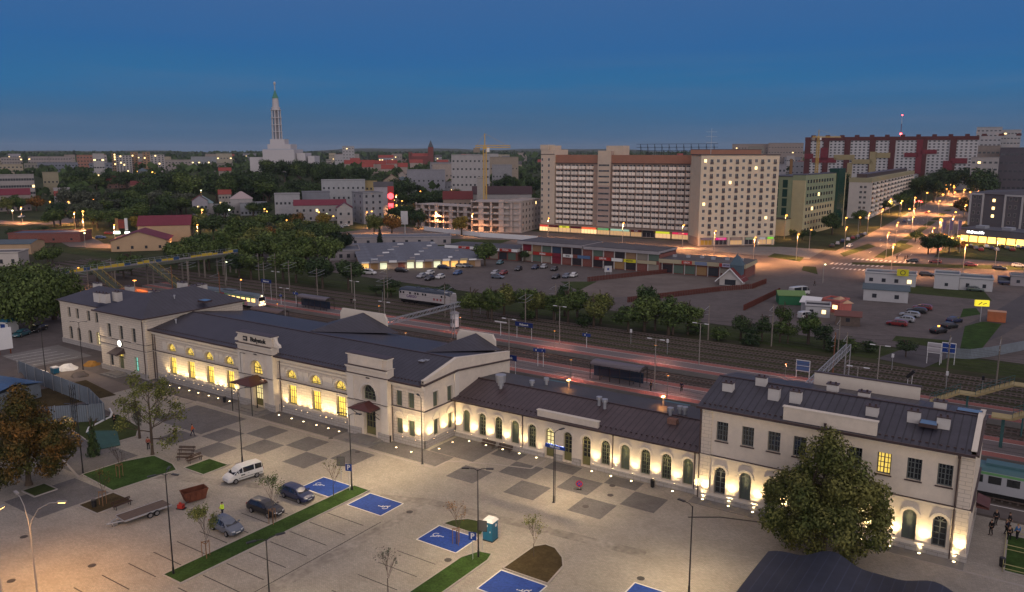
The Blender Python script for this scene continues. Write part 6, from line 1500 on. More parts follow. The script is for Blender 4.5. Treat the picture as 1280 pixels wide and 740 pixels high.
def bldg(name,label,cat,x,y,ang,L,D,h,wall,roof='flat',rmat=None,rh=3.0,floors=4,cols=8,ww=1.3,wh=1.5,side=0,z=None,lit=.03,frame=False,group=None,sill=.9,eave=.4,side_mat=None,cap=None,ground=0.0,left=0,noroof=False):
    """x, y = near left corner of the long front, which runs along ang; windows face the viewer"""
    z=terrain(x,y)if z is None else z
    t=thing(name,label,cat,(x,y,z),ang,group);mb=MB();mb.box(0,0,-2,L,D,h,wall);mb.build('wall',t)
    if side_mat:mb=MB();mb.box(L-.02,.02,-1,L+.06,D-.02,h-.03,side_mat);mb.build('side_wall',t)
    rmat=rmat or m_flat;mb=MB()
    if roof=='flat':
        mb.box(-.15,-.15,h,L+.15,D+.15,h+.12,rmat)
        for a in((-.2,-.2,L+.2,.1),(-.2,D-.1,L+.2,D+.2),(-.2,.1,.1,D-.1),(L-.1,.1,L+.2,D-.1)):mb.box(a[0],a[1],h+.12,a[2],a[3],h+.55,cap or wall)
    elif roof=='gable':
        e=eave;mb.poly([(-e,-e,h),(L+e,-e,h),(L+e,D/2,h+rh),(-e,D/2,h+rh)],rmat);mb.poly([(L+e,D+e,h),(-e,D+e,h),(-e,D/2,h+rh),(L+e,D/2,h+rh)],rmat)
        for xx in(0,L):mb.poly([(xx,0,h),(xx,D,h),(xx,D/2,h+rh-.1)],wall)
        mb.box(-e,-e-.05,h-.15,L+e,-e+.05,h+.02,rmat)
    elif roof=='gablex':
        e=eave;mb.poly([(-e,-e,h),(-e,D+e,h),(L/2,D+e,h+rh),(L/2,-e,h+rh)],rmat);mb.poly([(L+e,D+e,h),(L+e,-e,h),(L/2,-e,h+rh),(L/2,D+e,h+rh)],rmat)
        for yy in(0,D):mb.poly([(0,yy,h),(L,yy,h),(L/2,yy,h+rh-.1)],wall)
    elif roof=='hip':
        e=eave;q=min(D/2,L/2);A=[(-e,-e,h),(L+e,-e,h),(L+e,D+e,h),(-e,D+e,h)];r1=(q,D/2,h+rh);r2=(max(q,L-q),D/2,h+rh)
        if L-q<=q:r1=r2=(L/2,D/2,h+rh)
        mb.poly([A[0],A[1],r2,r1]if r1!=r2 else[A[0],A[1],r1],rmat);mb.poly([A[1],A[2],r2],rmat);mb.poly([A[2],A[3],r1,r2]if r1!=r2 else[A[2],A[3],r1],rmat);mb.poly([A[3],A[0],r1],rmat)
    if not noroof:mb.build('roof',t)
    fh=(h-ground)/max(1,floors);n=0
    for f_ in range(floors):
        for c in range(cols):
            if n>=98:break
            wput(t,(L*(c+.5)/cols,-.02,ground+f_*fh+sill),0,ww,min(wh,fh-.4),rnd.random()<lit,frame);n+=1
    ns=0
    for f_ in range(floors):
        for c in range(side):
            if n>=98:break
            wput(t,(L+.02+(.06 if side_mat else 0),D*(c+.5)/side,ground+f_*fh+sill),R(90),ww,min(wh,fh-.4),rnd.random()<lit,frame);n+=1
        for c in range(left):
            if n>=98:break
            wput(t,(-.02,D*(c+.5)/left,ground+f_*fh+sill),R(-90),ww,min(wh,fh-.4),rnd.random()<lit,frame);n+=1
    return t
def P2(name,col,var=.12):return mat('wall_'+name,col,.85,.2,var=var,scale=.35,var2=.08,scale2=.05)
def face(px0,px1,D,D2=None):
    a=pol(px0,D);b=pol(px1,D2 or D);return a[0],a[1],math.atan2(b[1]-a[1],b[0]-a[0]),math.hypot(b[0]-a[0],b[1]-a[1])
# -- the long eleven-storey block
m_cream=P2('cream_panel',(.55,.45,.35));m_pinkw=P2('pinkish_panel',(.42,.32,.27));m_terra=P2('terracotta_attic',(.32,.16,.11));m_balc=mat('balcony_panel',(.82,.72,.61),.8,.2,rand=.18);m_brown=P2('brown_recess',(.36,.27,.22))
BX,BY,BL,BD=-206.5,351.0,73.0,12.0
t=thing('apartment_block','very long eleven-storey block with rows of white balconies and an orange top','apartment block',(BX,BY,0));mb=MB()
mb.box(0,0,0,BL,BD,34.6,m_brown);mb.build('wall',t)
mb=MB();mb.box(-.1,-.5,34.6,BL+.2,BD+.2,38.6,m_terra);mb.box(0,-.6,34.4,BL,-.1,34.7,m_flash);mb.build('attic',t,label if False else None)
mb=MB();mb.box(-8,-1.5,0,0,BD,41.2,m_cream);mb.box(-8.4,-1.7,41.2,-3.8,5,43.6,m_cream);mb.box(-3.6,0,41.2,0,5,43.2,m_cream);mb.box(-8,-1.62,38.7,0,-1.5,39.0,m_flash);mb.build('stair_tower',t)
mb=MB();mb.box(24.5,-1.6,4,31.2,2,40.5,m_pinkw);mb.box(24.4,-1.7,24.0,31.3,-1.6,40.6,m_cream);mb.box(27,2,38.6,36,9,43.0,m_cream);mb.build('stair_tower',t)
for f_ in range(11):
    mb=MB();z=5.2+f_*2.72
    mb.box(25.0,-1.75,z+.9,30.7,-1.62,z+1.7,m_bglass)
    for k in range(9):mb.box(25.0+k*.7,-1.8,z+.85,25.08+k*.7,-1.6,z+1.75,m_bframe)
    mb.build('window_strip',t)
bal=MB();bal.box(-1.75,-1.3,0,1.75,-1.2,1.45,m_balc);bal.box(-1.68,-1.2,0,-1.6,0,1.3,m_balc);bal.box(1.6,-1.2,0,1.68,0,1.3,m_balc);bal.box(-1.72,-1.3,-.18,1.72,0,0,m_pinkw);bal.box(-.06,-1.34,0,.06,-1.3,1.15,m_flash);balm=bal.mesh('balcony')
opn=MB();opn.box(-1.7,-.06,.1,-.2,.0,2.1,m_bglass);opn.box(.3,-.06,.9,1.6,0,2.1,m_bglass)
for a,b,c,d in((-.2,.1,-.1,2.1),(-1.8,.1,-1.7,2.1),(.2,.9,.3,2.1),(1.6,.9,1.7,2.1),(-1.0,.1,-.92,2.1)):opn.box(a,-.1,b,c,.0,d,m_bframe)
opm=opn.mesh('balcony_door');NB=0;rest=MB();cols_=[(0.5+i*4.3+2.0)for i in range(5)]+[31.9+i*4.12+2.1 for i in range(10)]
for f_ in range(10,-1,-1):
    for c in cols_:
        z=4.6+f_*2.72
        if NB<98:o=link('balcony',balm,t,(c,0,z));link('balcony_door',opm,o);NB+=1
        else:rest.add(bal,Matrix.Translation((c,0,z)));rest.add(opn,Matrix.Translation((c,0,z)))
tag(rest.build('balconies',t),kind='stuff')
mb=MB()
for i in range(22):wput(t,(-7.2 if i%2 else-3.3,-1.52,5.6+(i//2)*3.0),0,1.0,1.4,False,True)
for i in range(11):
    mb=MB();mb.box(cols_[5]-2.6+i*4.12,-.5,4,cols_[5]-2.35+i*4.12,.2,34.4,m_brown);mb.build('pilaster',t)
mb=MB()
for k in range(11):mb.box(44+k*3.6,4,38.6,44.15+k*3.6,4.2,43.6,m_black);mb.bar((44+k*3.6,4.1,43.6),(44+k*3.6,7,38.8),.12,.12,m_black)
for z in(40.6,42.1,43.6):mb.box(42,4,z,82,4.15,z+.15,m_black)
mb.build('roof_sign_frame',t)
def shop(parent,x0,x1,y,z0,z1,sc,st,txt=None,lit=1.0,tcol=None,glass=None,rz=0):
    mb=MB();g=glass or emat('shop_glow_%d'%int(lit*10),(1,.62,.28),lit*.3)
    mb.box(x0,y-.1,z0,x1,y,z1-1.1,g);n=max(2,int((x1-x0)/1.6))
    for k in range(n+1):xx=x0+(x1-x0)*k/n;mb.box(xx-.05,y-.16,z0,xx+.05,y-.1,z1-1.1,m_bframe)
    mb.box(x0,y-.16,z0,x1,y-.1,z0+.4,m_brown);mb.build('shop_window',parent)
    mb=MB();m=sc if not isinstance(sc,tuple)else(emat(st,sc,.35));mb.box(x0+.3,y-.45,z1-1.0,x1-.5,y,z1-.1,m)
    if txt:mb.add(text_mb(txt,.8,tcol or m_plate,.02,True),Matrix.Translation(((x0+x1)/2,y-.48,z1-.55)))
    mb.build('shop_sign',parent)
m_mar=mat('maroon_fascia',(.18,.015,.03),.5,.4);m_dark_in=mat('dark_shop_glass',(.03,.025,.03),.2,.7)
mb=MB();mb.box(-8,-3.5,3.6,BL,0,3.9,m_brown);mb.build('shop_roof',t)
shop(t,-7.8,-2.6,-2.6,0,3.5,(.65,.06,.05),'sign_glow_red',None,2.4);shop(t,-2.4,3.4,-2.6,0,3.5,m_mar,'',None,.7);shop(t,3.7,10.0,-2.6,0,3.5,(.75,.72,.05),'sign_glow_yellow','KEBAB',.8,m_black);shop(t,10.3,16.2,-2.6,0,3.5,m_mar,'',None,.6)
shop(t,16.5,25.0,-2.6,0,3.5,(1.0,.16,.06),'sign_glow_orange',None,2.2);shop(t,25.4,32.0,-2.6,0,3.5,(.12,.40,.14),'sign_glow_green','APTEKA',.6);shop(t,32.4,43,-2.6,0,3.5,(.35,.55,.40),'sign_glow_pale_green',None,.5);shop(t,43.4,49,-2.6,0,3.5,m_mar,'','SKLEP',.3);shop(t,49.4,55.5,-2.6,0,3.5,m_black,'',None,0,glass=m_dark_in)
shop(t,56,63.5,-2.6,0,3.5,(.70,.75,.04),'sign_glow_lime',None,1.1);shop(t,64.2,72.5,-2.6,0,3.5,(.75,.03,.10),'sign_glow_crimson','Pizza',.8)
# -- right hand block, facing the viewer
m_crem2=P2('warm_cream_block',(.60,.50,.37));gx,gy=-122.7,329.8;a_=math.atan2(352.7-329.8,-96.3+122.7);L_=math.hypot(26.4,22.9)
t=thing('apartment_block','cream eleven-storey block with shops below at the right end of the long block','apartment block',(gx,gy,0),a_);mb=MB();mb.box(0,0,3.6,L_,12,38.6,m_crem2);mb.build('wall',t);mb=MB();mb.box(-.3,-.3,38.6,L_+.3,12.3,39.1,m_flash);mb.build('roof',t)
mb=MB();mb.box(.1,.4,0,L_-.1,11.8,3.6,m_brown);mb.build('ground_floor',t)
frb=MB();frb.box(-.65,-.06,.1,.65,.02,2.0,m_bglass);frb.box(-.7,-.28,0,.7,-.22,1.0,m_flash)
for a in(-.7,-.05,.65):frb.box(a,-.1,.1,a+.07,.0,2.0,m_bframe)
frm=frb.mesh('french_window');n=0;k=0
for f_ in range(11):
    z=4.6+f_*3.05;lit_c=rnd.randrange(16)
    for c in range(12):
        x=1.9+c*(L_-3.8)/11
        if c%2==1:link('french_window',frm,t,(x,0,z-.2))
        else:wput(t,(x,-.02,z+.5),0,1.25,1.4,(f_,c)in((10,0),(7,4),(2,10),(4,0),(9,8)),True)
for f_ in range(5):
    pass
for k in range(6):mb=MB();mb.box(k*6.7,-.05,0,k*6.7+.9,.4,3.6,m_cream);mb.build('pillar',t)
shop(t,1.2,6.4,.3,0,3.5,mat('grey_violet_fascia',(.20,.16,.20),.5),'',None,.25,glass=mat('yellow_shutter',(.33,.22,.03),.6));shop(t,7.8,13.2,.3,0,3.5,(.70,.02,.22),'sign_glow_magenta','Telefony',.3,glass=m_dark_in);shop(t,14.6,20,.3,0,3.3,m_brown,'',None,.2);shop(t,21.2,26.6,.3,0,3.5,mat('sage_fascia',(.30,.36,.25),.6),'',None,.15,glass=m_dark_in);shop(t,27.6,31,.3,0,3.5,m_wr,'',None,.2);shop(t,31.3,L_-.2,.3,0,3.6,(.20,.60,.05),'sign_glow_bright_green',None,.3)
mb=MB();mb.tube((6,5,39),(6,5,50),.12,.06,m_metal,6)
for z in(44,46.5,48.5):mb.bar((3.5,5,z),(8.5,5,z),.1,.1,m_metal)
mb.build('roof_aerial',t)
t2=thing('apartment_block','narrow grey end section with an orange top between the two tall blocks','apartment block',(-133.2,345,0),R(20));mb=MB();mb.box(0,0,0,16,14,34.5,m_cream);mb.build('wall',t2);mb=MB();mb.box(-.2,-.2,34.5,30,14,41.0,m_terra);mb.box(-.3,-.3,41.0,30.2,14.2,41.2,m_flash);mb.build('attic',t2)
mb=MB();mb.box(-2.2,1,25,-1.9,4,34,m_bluep)
# -- building under construction with crane
m_rawc=mat('raw_concrete',(.40,.35,.32),.9,.2,var=.25,scale=.6);m_block=mat('pale_block_infill',(.46,.38,.34),.9,.2,var=.15,scale=1)
def constr(px0,px1,D0,D1,floors,lab,side=0,depth=14,top=True):
    x,y,a,L=face(px0,px1,D0,D1);t=thing('building_under_construction',lab,'building site',(x,y,0),a);n=int(L/5)
    for f_ in range(floors+1):mb=MB();mb.box(-.2,-.6,f_*3.0-.25+.3,L+.2,depth,f_*3.0+.3,m_rawc);mb.build('floor_slab',t)
    for k in range(n+1):
        mb=MB();w_=1.3 if k%2 else.5;xx=L*k/n;mb.box(max(0,xx-w_),0,0,min(L,xx+w_),.4,floors*3.0+(1.2 if top and k%3==0 else 0),m_block);mb.build('wall_pier',t)
    mb=MB();mb.box(0,5,0,L,5.3,floors*3,m_brown);mb.box(0,0,0,.4,depth,floors*3,m_block);mb.box(L-.4,0,0,L,depth,floors*3,m_block);mb.build('inner_wall',t)
    for f_ in range(1,floors):
        for k in range(n):mb=MB();mb.box(L*k/n+1.3,-.5,f_*3+.3,L*(k+1)/n-1.0,-.4,f_*3+1.1,m_rawc);mb.build('parapet_strip',t)
    for f_ in range(floors):
        for k in range(side):wput(t,(L+.02,depth*(k+.5)/side,f_*3+1.2),R(90),1.2,1.5)
    return t
constr(518,590,438,410,4,'unfinished grey concrete apartment building, lower wing at the left');constr(588,652,406,400,5,'unfinished five-storey concrete building left of the long block',side=0,depth=22)
x,y,a,L=face(652,676,400,425);bldg('building_under_construction','windowed end wing of the unfinished building beside the long block','building site',x,y,a,L,12,15.4,m_rawc,floors=5,cols=6,ww=1.1,wh=1.5,rmat=m_rawc)
mb=MB();P_=[at(530,288),at(600,296),at(672,301)]
t=thing('site_fence','pale board fence in front of the building site','fence')
for a,b in zip(P_,P_[1:]):mb.bar((*a,1.1),(*b,1.1),.1,2.2,m_wr)
mb.build('panels',t)
m_cr=mat('crane_yellow',(.48,.31,.08),.6,.3)
def crane(x,y,z0,H_,jib,cj,rz,label,s=1.6,m=m_cr):
    t=thing('tower_crane',label,'crane',(x,y,z0),rz);mb=MB();n=int(H_/s)
    for dx,dy in((-s/2,-s/2),(s/2,-s/2),(s/2,s/2),(-s/2,s/2)):mb.bar((dx,dy,0),(dx,dy,H_),.42,.42,m)
    for k in range(n):
        z=k*s
        for a,b in(((-s/2,-s/2),(s/2,-s/2)),((s/2,-s/2),(s/2,s/2)),((s/2,s/2),(-s/2,s/2)),((-s/2,s/2),(-s/2,-s/2))):mb.bar((*a,z),(*b,z+s),.2,.2,m);mb.bar((*a,z),(*b,z),.12,.12,m)
    mb.build('mast',t);mb=MB();mb.box(-1,-1,H_,1,1,H_+1.5,m);mb.box(.9,-1.3,H_-1.6,2.4,.2,H_+.6,m_plate);mb.bar((0,0,H_+1),(0,0,H_+8),.5,.5,m);mb.build('cab_and_apex',t)
    def boom(L,sg,nm):
        mb=MB()
        for dy in(-.6,.6):mb.bar((0,dy,H_+.8),(sg*L,dy,H_+.8),.4,.4,m)
        mb.bar((0,0,H_+2.0),(sg*L,0,H_+1.8),.4,.4,m);q=int(L/1.8)
        for k in range(q):
            for dy in(-.6,.6):mb.bar((sg*L*k/q,dy,H_+.8),(sg*L*(k+.5)/q,0,H_+2),.09,.09,m);mb.bar((sg*L*(k+.5)/q,0,H_+2),(sg*L*(k+1)/q,dy,H_+.8),.09,.09,m)
        mb.bar((0,0,H_+8),(sg*L*.85,0,H_+2),.1,.1,m);mb.build(nm,t)
    boom(jib,1,'jib');boom(cj,-1,'counter_jib');mb=MB();mb.box(-cj-1,-1,H_-1.8,-cj+2.4,1,H_+.6,m_conc);mb.build('counterweight',t);return t
x,y=pol(606,425);crane(x,y,0,41.5,13.5,5.0,YAW+R(4),'yellow tower crane standing over the building site')
# -- green and yellow office building
m_pgreen=P2('pale_green_render',(.23,.27,.17));m_pyel=P2('pale_yellow_render',(.42,.37,.22));m_dg=mat('dark_green_curtain_glass',(.012,.05,.04),.12,.8)
gx0,gy0=-113.5,402.5;gx1,gy1=-96.5,397.0;a_=math.atan2(gy1-gy0,gx1-gx0);L_=math.hypot(gx1-gx0,gy1-gy0)
t=thing('office_building','green and yellow office building with dark glass right of the cream block','office building',(-114.0,400.5,0),R(-4));mb=MB();mb.box(0,0,8,L_-6,40,28.2,m_pgreen);mb.box(0,0,0,L_-6,40,8,m_pyel);mb.box(L_-6,-.2,0,L_,62,26.5,m_pyel);mb.box(L_-6,-.15,26.5,L_+.15,62.1,29,m_pgreen);mb.box(L_,1.5,14.6,L_+.18,62,26.5,m_pgreen);mb.build('wall',t);mb=MB();mb.box(-.2,-.3,28.2,L_-6,40,28.6,m_flat);mb.box(L_-6,-.2,29,L_+.2,62,29.3,m_flat);mb.build('roof',t)
for f_ in range(4):
    for c,w_ in((3.2,4.0),(8.3,2.4)):mb=MB();mb.box(c-w_/2,-.1,9.4+f_*4.5,c+w_/2,.02,13.2+f_*4.5,m_dg);mb.build('glass_bay',t)
for f_ in range(8):
    for c in range(10):
        mb=wput(t,(L_+(.2 if f_>3 else.02),4+c*4.4,1.6+f_*3.35),R(90),2.4,1.7,(f_,c)in((3,2),(5,4)),False)
mb=MB();mb.box(L_-3.5,50,0,L_+1.4,62.4,31.5,m_dg);mb.box(L_-3.5,62.5,0,L_+.8,66,29,m_pyel);mb.build('glass_tower',t);mb=MB();mb.box(-.5,-7,0,12,-.1,8.0,m_pyel);mb.box(-.7,-7.2,8.0,12.2,0,8.3,m_flash);mb.build('low_front_wing',t)
# -- long residential block along the boulevard
m_lw=P2('pale_long_block',(.46,.42,.38));m_lg=P2('olive_attic',(.28,.26,.16));lx,ly=-99.5,520;
t=thing('apartment_block','long pale apartment block running away beside the boulevard','apartment block',(lx,ly,terrain(-88,640)-.6),R(91.6));LL=235;mb=MB();mb.box(0,-12.5,-2,LL,0,21.6,m_lw);mb.build('wall',t);mb=MB();mb.box(-.2,-12.8,21.6,LL,.2,24.2,m_lg);mb.box(6,-9,24.2,LL-20,-3,26.5,m_flash);mb.build('attic',t)
n=0
for k in range(13):
    for f_ in range(7):
        mb=MB();xx=8+k*17.6;z=1.5+f_*2.85;mb.box(xx-3,-13.9,z,xx+3,-12.6,z+1.05,m_balc);mb.box(xx-3,-12.65,z+1.05,xx+3,-12.52,z+2.5,m_bglass)
        mb.build('balcony',t);n+=1
rest=MB()
for k in range(13):
    for f_ in range(7):
        xx=16.5+k*17.6;z=1.9+f_*2.85
        for q in(-2.2,.6):rest.box(xx+q,-12.6,z,xx+q+1.5,-12.5,z+1.4,m_bglass)
tag(rest.build('windows',t),kind='stuff')
for f_ in range(6):
    for q in(3.2,5.6):wput(t,(-.02,-12.5+q,2.6+f_*3.1),R(-90),1.5,1.5,False,True)
# -- hotel and restaurant at the right edge
m_hg=P2('dark_grey_cladding',(.13,.12,.13));m_hw=P2('white_framing',(.5,.48,.47));x,y,a,L=face(1219,1300,500,480)
t=thing('hotel_building','dark grey hotel with white framed bays at the right edge','hotel',(x,y,1),a);mb=MB();mb.box(0,0,-2,L,14,17,m_hg);mb.build('wall',t);mb=MB()
for x0,x1 in((0,8),(19.5,29.5)):
    mb.box(x0,-.6,0,x0+.8,0,17.2,m_hw);mb.box(x1-.8,-.6,0,x1,0,17.2,m_hw);mb.box(x0+.8,-.6,16.4,x1-.8,0,17.2,m_hw)
mb.build('framing',t);mb=MB();mb.poly([(-.3,-.3,17),(L,-.3,17),(L,14,20.5),(-.3,14,18.5)],m_flat);mb.box(-.3,-.4,16.8,L,-.2,17.1,m_flash);mb.build('roof',t)
for f_ in range(4):
    for c in(2.6,5.4,22.6,25.6,31,34,37):wput(t,(c,-.05,1.8+f_*4.1),0,1.3,1.9,False,True)
for f_,l in((1,0),(2,1),(3,1)):wput(t,(13.6,-.05,1.8+f_*4.1-1),0,1.6,1.6,True,False)
x,y,a,L=face(1209,1300,412,400);t=thing('restaurant','low lit restaurant with a dark fascia and white lettering at the right edge','restaurant',(x,y,0),a);mb=MB();mb.box(0,.6,0,L,16,3.4,mat('warm_brick',(.25,.17,.10),.8));mb.build('wall',t);mb=MB();mb.box(-.4,-1.6,3.4,L,16,6.2,m_hg);mb.box(-.5,-1.7,6.2,L,16.2,6.4,m_flat);mb.build('roof',t)
mb=text_mb("McDonald's",1.55,emat('white_sign_letters',(1,1,1),2.2),.03,True).xf(Matrix.Translation((7.8,-1.65,5.0)));mb.build('sign_lettering',t)
for k in range(9):mb=MB();mb.box(.6+k*3.9,.5,.5,3.9+k*3.9,.58,3.2,emat('restaurant_window',(1,.58,.12),1.9 if k<4 else 1.2));mb.build('window',t)
for k in range(3):mb=MB();mb.box(5+k*11,4,6.4,9+k*11,8,7.6,m_metal);mb.build('roof_unit',t)
spot(t,(10,-3,3.2),700,(1,.6,.2),160,1,(0,0,0),.5);spot(t,(24,-3,3.2),700,(1,.6,.2),160,1,(0,0,0),.5)
for px,l in((1187,'left'),(1196,'middle'),(1207,'right')):
    x,y=pol(px,385);t=thing('flag_pole',l+' of the three pale poles with banners before the restaurant','flag pole',(x,y,0));mb=MB();mb.tube((0,0,0),(0,0,12),.1,.07,m_wr,6);mb.build('pole',t);mb=MB();mb.box(.1,-.03,7.5,1.2,.03,11.6,mat('banner_violet',(.16,.12,.22),.7));mb.build('banner',t)
# -- shopping row in front of the tall block
m_brk=brickmat('red_brick',(.22,.06,.045),(.18,.05,.04),(.2,.17,.15),3.5);m_fas=mat('grey_fascia',(.28,.26,.27),.7,var=.2,scale=.5);m_blind=mat('orange_blind',(.30,.18,.08),.7);m_creamf=mat('cream_fascia',(.38,.33,.22),.7)
t=thing('shopping_building','two-storey brick shopping row with mixed signs before the tall block','shops',(-160,247.5,0),R(0));LS=55;mb=MB()
mb.box(0,0,0,LS,14,6.6,m_brk);mb.build('wall',t);mb=MB();mb.box(-1,-1.5,6.6,26,14.5,7.6,m_fas);mb.box(26.5,-1.2,6.3,LS,14.5,7.3,m_fas);mb.box(-.8,-1.2,7.6,25.8,14.3,7.75,m_flat);mb.box(26.7,-1,7.3,LS-.2,14.3,7.45,m_flat);mb.build('roof',t)
rr=random.Random(5);gl=[mat('pale_blind',(.26,.23,.19),.7),m_bglass,mat('green_shop_glass',(.10,.14,.11),.4),m_blind,m_dark_in,m_brk]
for k in range(13):
    x0=.6+k*4.2;mb=MB();mb.box(x0,-.12,.3,x0+3.6,0,2.7,[gl[0],gl[2],gl[0],m_mar,m_brk,gl[4],gl[5],gl[4],gl[4],m_blind,gl[4],m_brk,gl[0]][k]);mb.build('shop_window',t)
    mb=MB();mb.box(x0,-.12,4.0,x0+3.6,0,6.2,[m_mar,mat('dull_orange_blind',(.26,.16,.09),.7),gl[2],mat('blue_glass',(.04,.065,.11),.3),gl[4],gl[4],m_brk,gl[2],m_brk,gl[4],MATS['dull_orange_blind'],mat('dull_pale_blind',(.24,.21,.17),.7),gl[2]][k]);mb.build('upper_window',t)
    mb=MB();mb.box(x0-.25,-.5,0,x0-.05,0,6.4,m_bframe);mb.build('post',t)
sg_c=[(m_wr,None,1,3),(m_creamf,None,3,5),(m_redm,'MEBLE',5.4,13.5),(m_mar,None,14,17),(m_plate,'BAR',18,22),(mat('blue_sign',(.08,.14,.26)),None,24,29),(m_redm,'OPTYK',31,37),(m_plate,None,37.4,41.5),(mat('yellow_sign',(.6,.55,.03)),'FOTO',42,46.5),(m_creamf,None,47,54)]
for m,tx,x0,x1 in sg_c:
    mb=MB();mb.box(x0,-.75,2.85,x1,-.5,3.95,m)
    if tx:mb.add(text_mb(tx,.9,m_plate if m in(m_redm,m_mar)else m_black,.02,True),Matrix.Translation(((x0+x1)/2,-.78,3.4)))
    mb.build('shop_sign',t)
t=thing('shopping_building','single-storey shop row with a cream fascia right of the two-storey one','shops',(-105,248.6,0),R(3));mb=MB();mb.box(0,0,0,28,13,3.6,m_brk);mb.build('wall',t);mb=MB();mb.box(-.4,-1.2,3.6,28.5,13.5,4.9,m_creamf);mb.box(-.3,-1.1,4.9,28.4,13.4,5.0,m_flat)
for k in range(6):mb.cbox(3+k*4.4,5+(k%3),5.0,1.2,.9,.8,m_metal)
mb.build('roof',t)
for x0,x1,m,tx,tc in((7.5,11,m_redm,'LECH',m_plate),(12,16,mat('blue_grey_sign',(.16,.20,.30)),None,None),(20,20.9,m_redm,None,None),(21,24,mat('lilac_sign',(.40,.38,.52)),'SPORT',m_black),(24.2,27,mat('lilac_sign'
,(.4,.38,.52)),None,None)):
    mb=MB();mb.box(x0,-1.35,3.7,x1,-1.2,4.8,m)
    if tx:mb.add(text_mb(tx,.8,tc,.02,True),Matrix.Translation(((x0+x1)/2,-1.38,4.25)))
    mb.build('shop_sign',t)
for k,m in enumerate((gl[4],gl[2],gl[2],m_blind,gl[1],gl[0],gl[4])):mb=MB();mb.box(.6+k*3.9,-.12,.3,3.9+k*3.9,0,3.0,m);mb.build('shop_window',t);mb=MB();mb.box(.35+k*3.9,-.3,0,.55+k*3.9,0,3.6,m_bframe);mb.build('post',t)
t=thing('shopping_building','low shop row with a white fascia at the left end of the brick shops','shops',(-192,243,0),R(6));mb=MB();mb.box(0,0,0,31,12,3.4,m_brk);mb.build('wall',t);mb=MB();mb.box(-.3,-1,3.4,31.3,12.4,4.5,m_wr);mb.box(-.2,-.9,4.5,31.2,12.3,4.6,m_flat);mb.build('roof',t)
for x0,x1,m,tx in((13,16.5,m_wr,None),(24,29,m_redm,'FRYZJER'),(6,11,m_redm,'SKLEP')):mb=MB();mb.box(x0,-1.15,3.45,x1,-1,4.45,m);(mb.add(text_mb(tx,.7,m_plate,.02,True),Matrix.Translation(((x0+x1)/2,-1.2,3.95)))if tx else None);mb.build('shop_sign',t)
for k in range(8):mb=MB();mb.box(.5+k*3.8,-.12,.3,3.7+k*3.8,0,2.9,gl[k%5]);mb.build('shop_window',t)
# -- market stalls with grey roofs
m_mroof=mat('grey_market_roof',(.13,.14,.17),.7,.3,var=.35,scale=.25,var2=.3,scale2=.9);m_mlit=emat('stall_glow',(1,.55,.16),.4);m_mlit2=emat('stall_glow_white',(.85,.9,.6),.35)
for r_ in range(6):
    t=thing('market_hall',ORD[r_+1]+' long grey-roofed market row counted from the railway','market',(-193-r_*6.5,196.5+r_*6.0,0),R(47));LM=42 if r_<4 else 32;mb=MB();mb.box(0,0,0,LM,7.5,2.7,m_brown);mb.build('wall',t);mb=MB();mb.poly([(-.6,-1.2,2.8),(LM+.6,-1.2,2.8),(LM+.6,8,3.6),(-.6,8,3.6)],m_mroof);mb.box(-.6,-1.25,2.5,LM+.6,-1.15,2.85,m_fas)
    for k in range(3-r_%2):mb.cbox(5+k*13.3+r_*2.7,3+k%2,3.1,2.4-k*.5,1.2,.45,[m_metal,m_fas,m_wr][(k+r_)%3])
    mb.build('roof',t)
    for k in range(int(LM/3.1)):
        x0=.5+k*3.1;mb=MB();q=[m_mlit,m_blind,m_mlit2,m_brown,m_brk,m_mlit2,m_mlit2,m_blind,m_mlit2,m_mlit,m_mlit][k%11]if r_==0 else gl[k%5];mb.box(x0,-.1,.2,x0+2.3,0,2.3,q);mb.build('stall_front',t)
        if r_==0:mb=MB();mb.box(x0-.1,-1.5,2.55,x0+2.5,-1.3,3.3 if k%2 else 3.05,[m_wr,m_fas,m_creamf][k%3]);mb.build('stall_sign',t)
    if r_==0:
        for q in(2,9,15,21,27,32):spot(t,(q,-1.6,2.4),70,(1,.8,.45),150,.8,(0,0,0),.1)
bldg('market_building','long low grey market roof beyond the rows','market',-248,246,R(40),44,12,3.4,m_fas,floors=1,cols=8,rmat=m_mroof,lit=.1)
bldg('market_building','low grey building at the left end of the market','market',-222,206,R(47),14,16,3.4,m_fas,floors=1,cols=5,rmat=m_mroof)
# -- little gabled house with a blue grey turret and red fence
x,y,a,L=face(902,938,248,246);t=thing('chalet_restaurant','small white gabled chalet with a blue grey turret beside the shops','chalet',(x,y,0),a);t.scale=(.82,.82,.82);m_cw=P2('white_chalet',(.5,.47,.44));mb=MB();mb.box(1.2,.8,0,9,8,2.8,m_cw);mb.poly([(1.2,.8,2.8),(9,.8,2.8),(5.1,.8,6.2)],m_cw);mb.build('wall',t);m_rt=mat('dark_red_tiles',(.14,.035,.035),.8,.2,var=.25,scale=2)
mb=MB();mb.poly([(-.2,-.2,1.4),(5.1,-.2,6.5),(5.1,8.5,6.5),(-.2,8.5,1.4)],m_rt);mb.poly([(10.2,-.2,1.6),(5.1,-.2,6.5),(5.1,8.5,6.5),(10.2,8.5,1.6)],m_rt)
for p,q in(((-.2,1.4),(5.1,6.5)),((10.2,1.6),(5.1,6.5))):mb.bar((p[0],-.25,p[1]),(q[0],-.25,q[1]),.15,.35,m_wr)
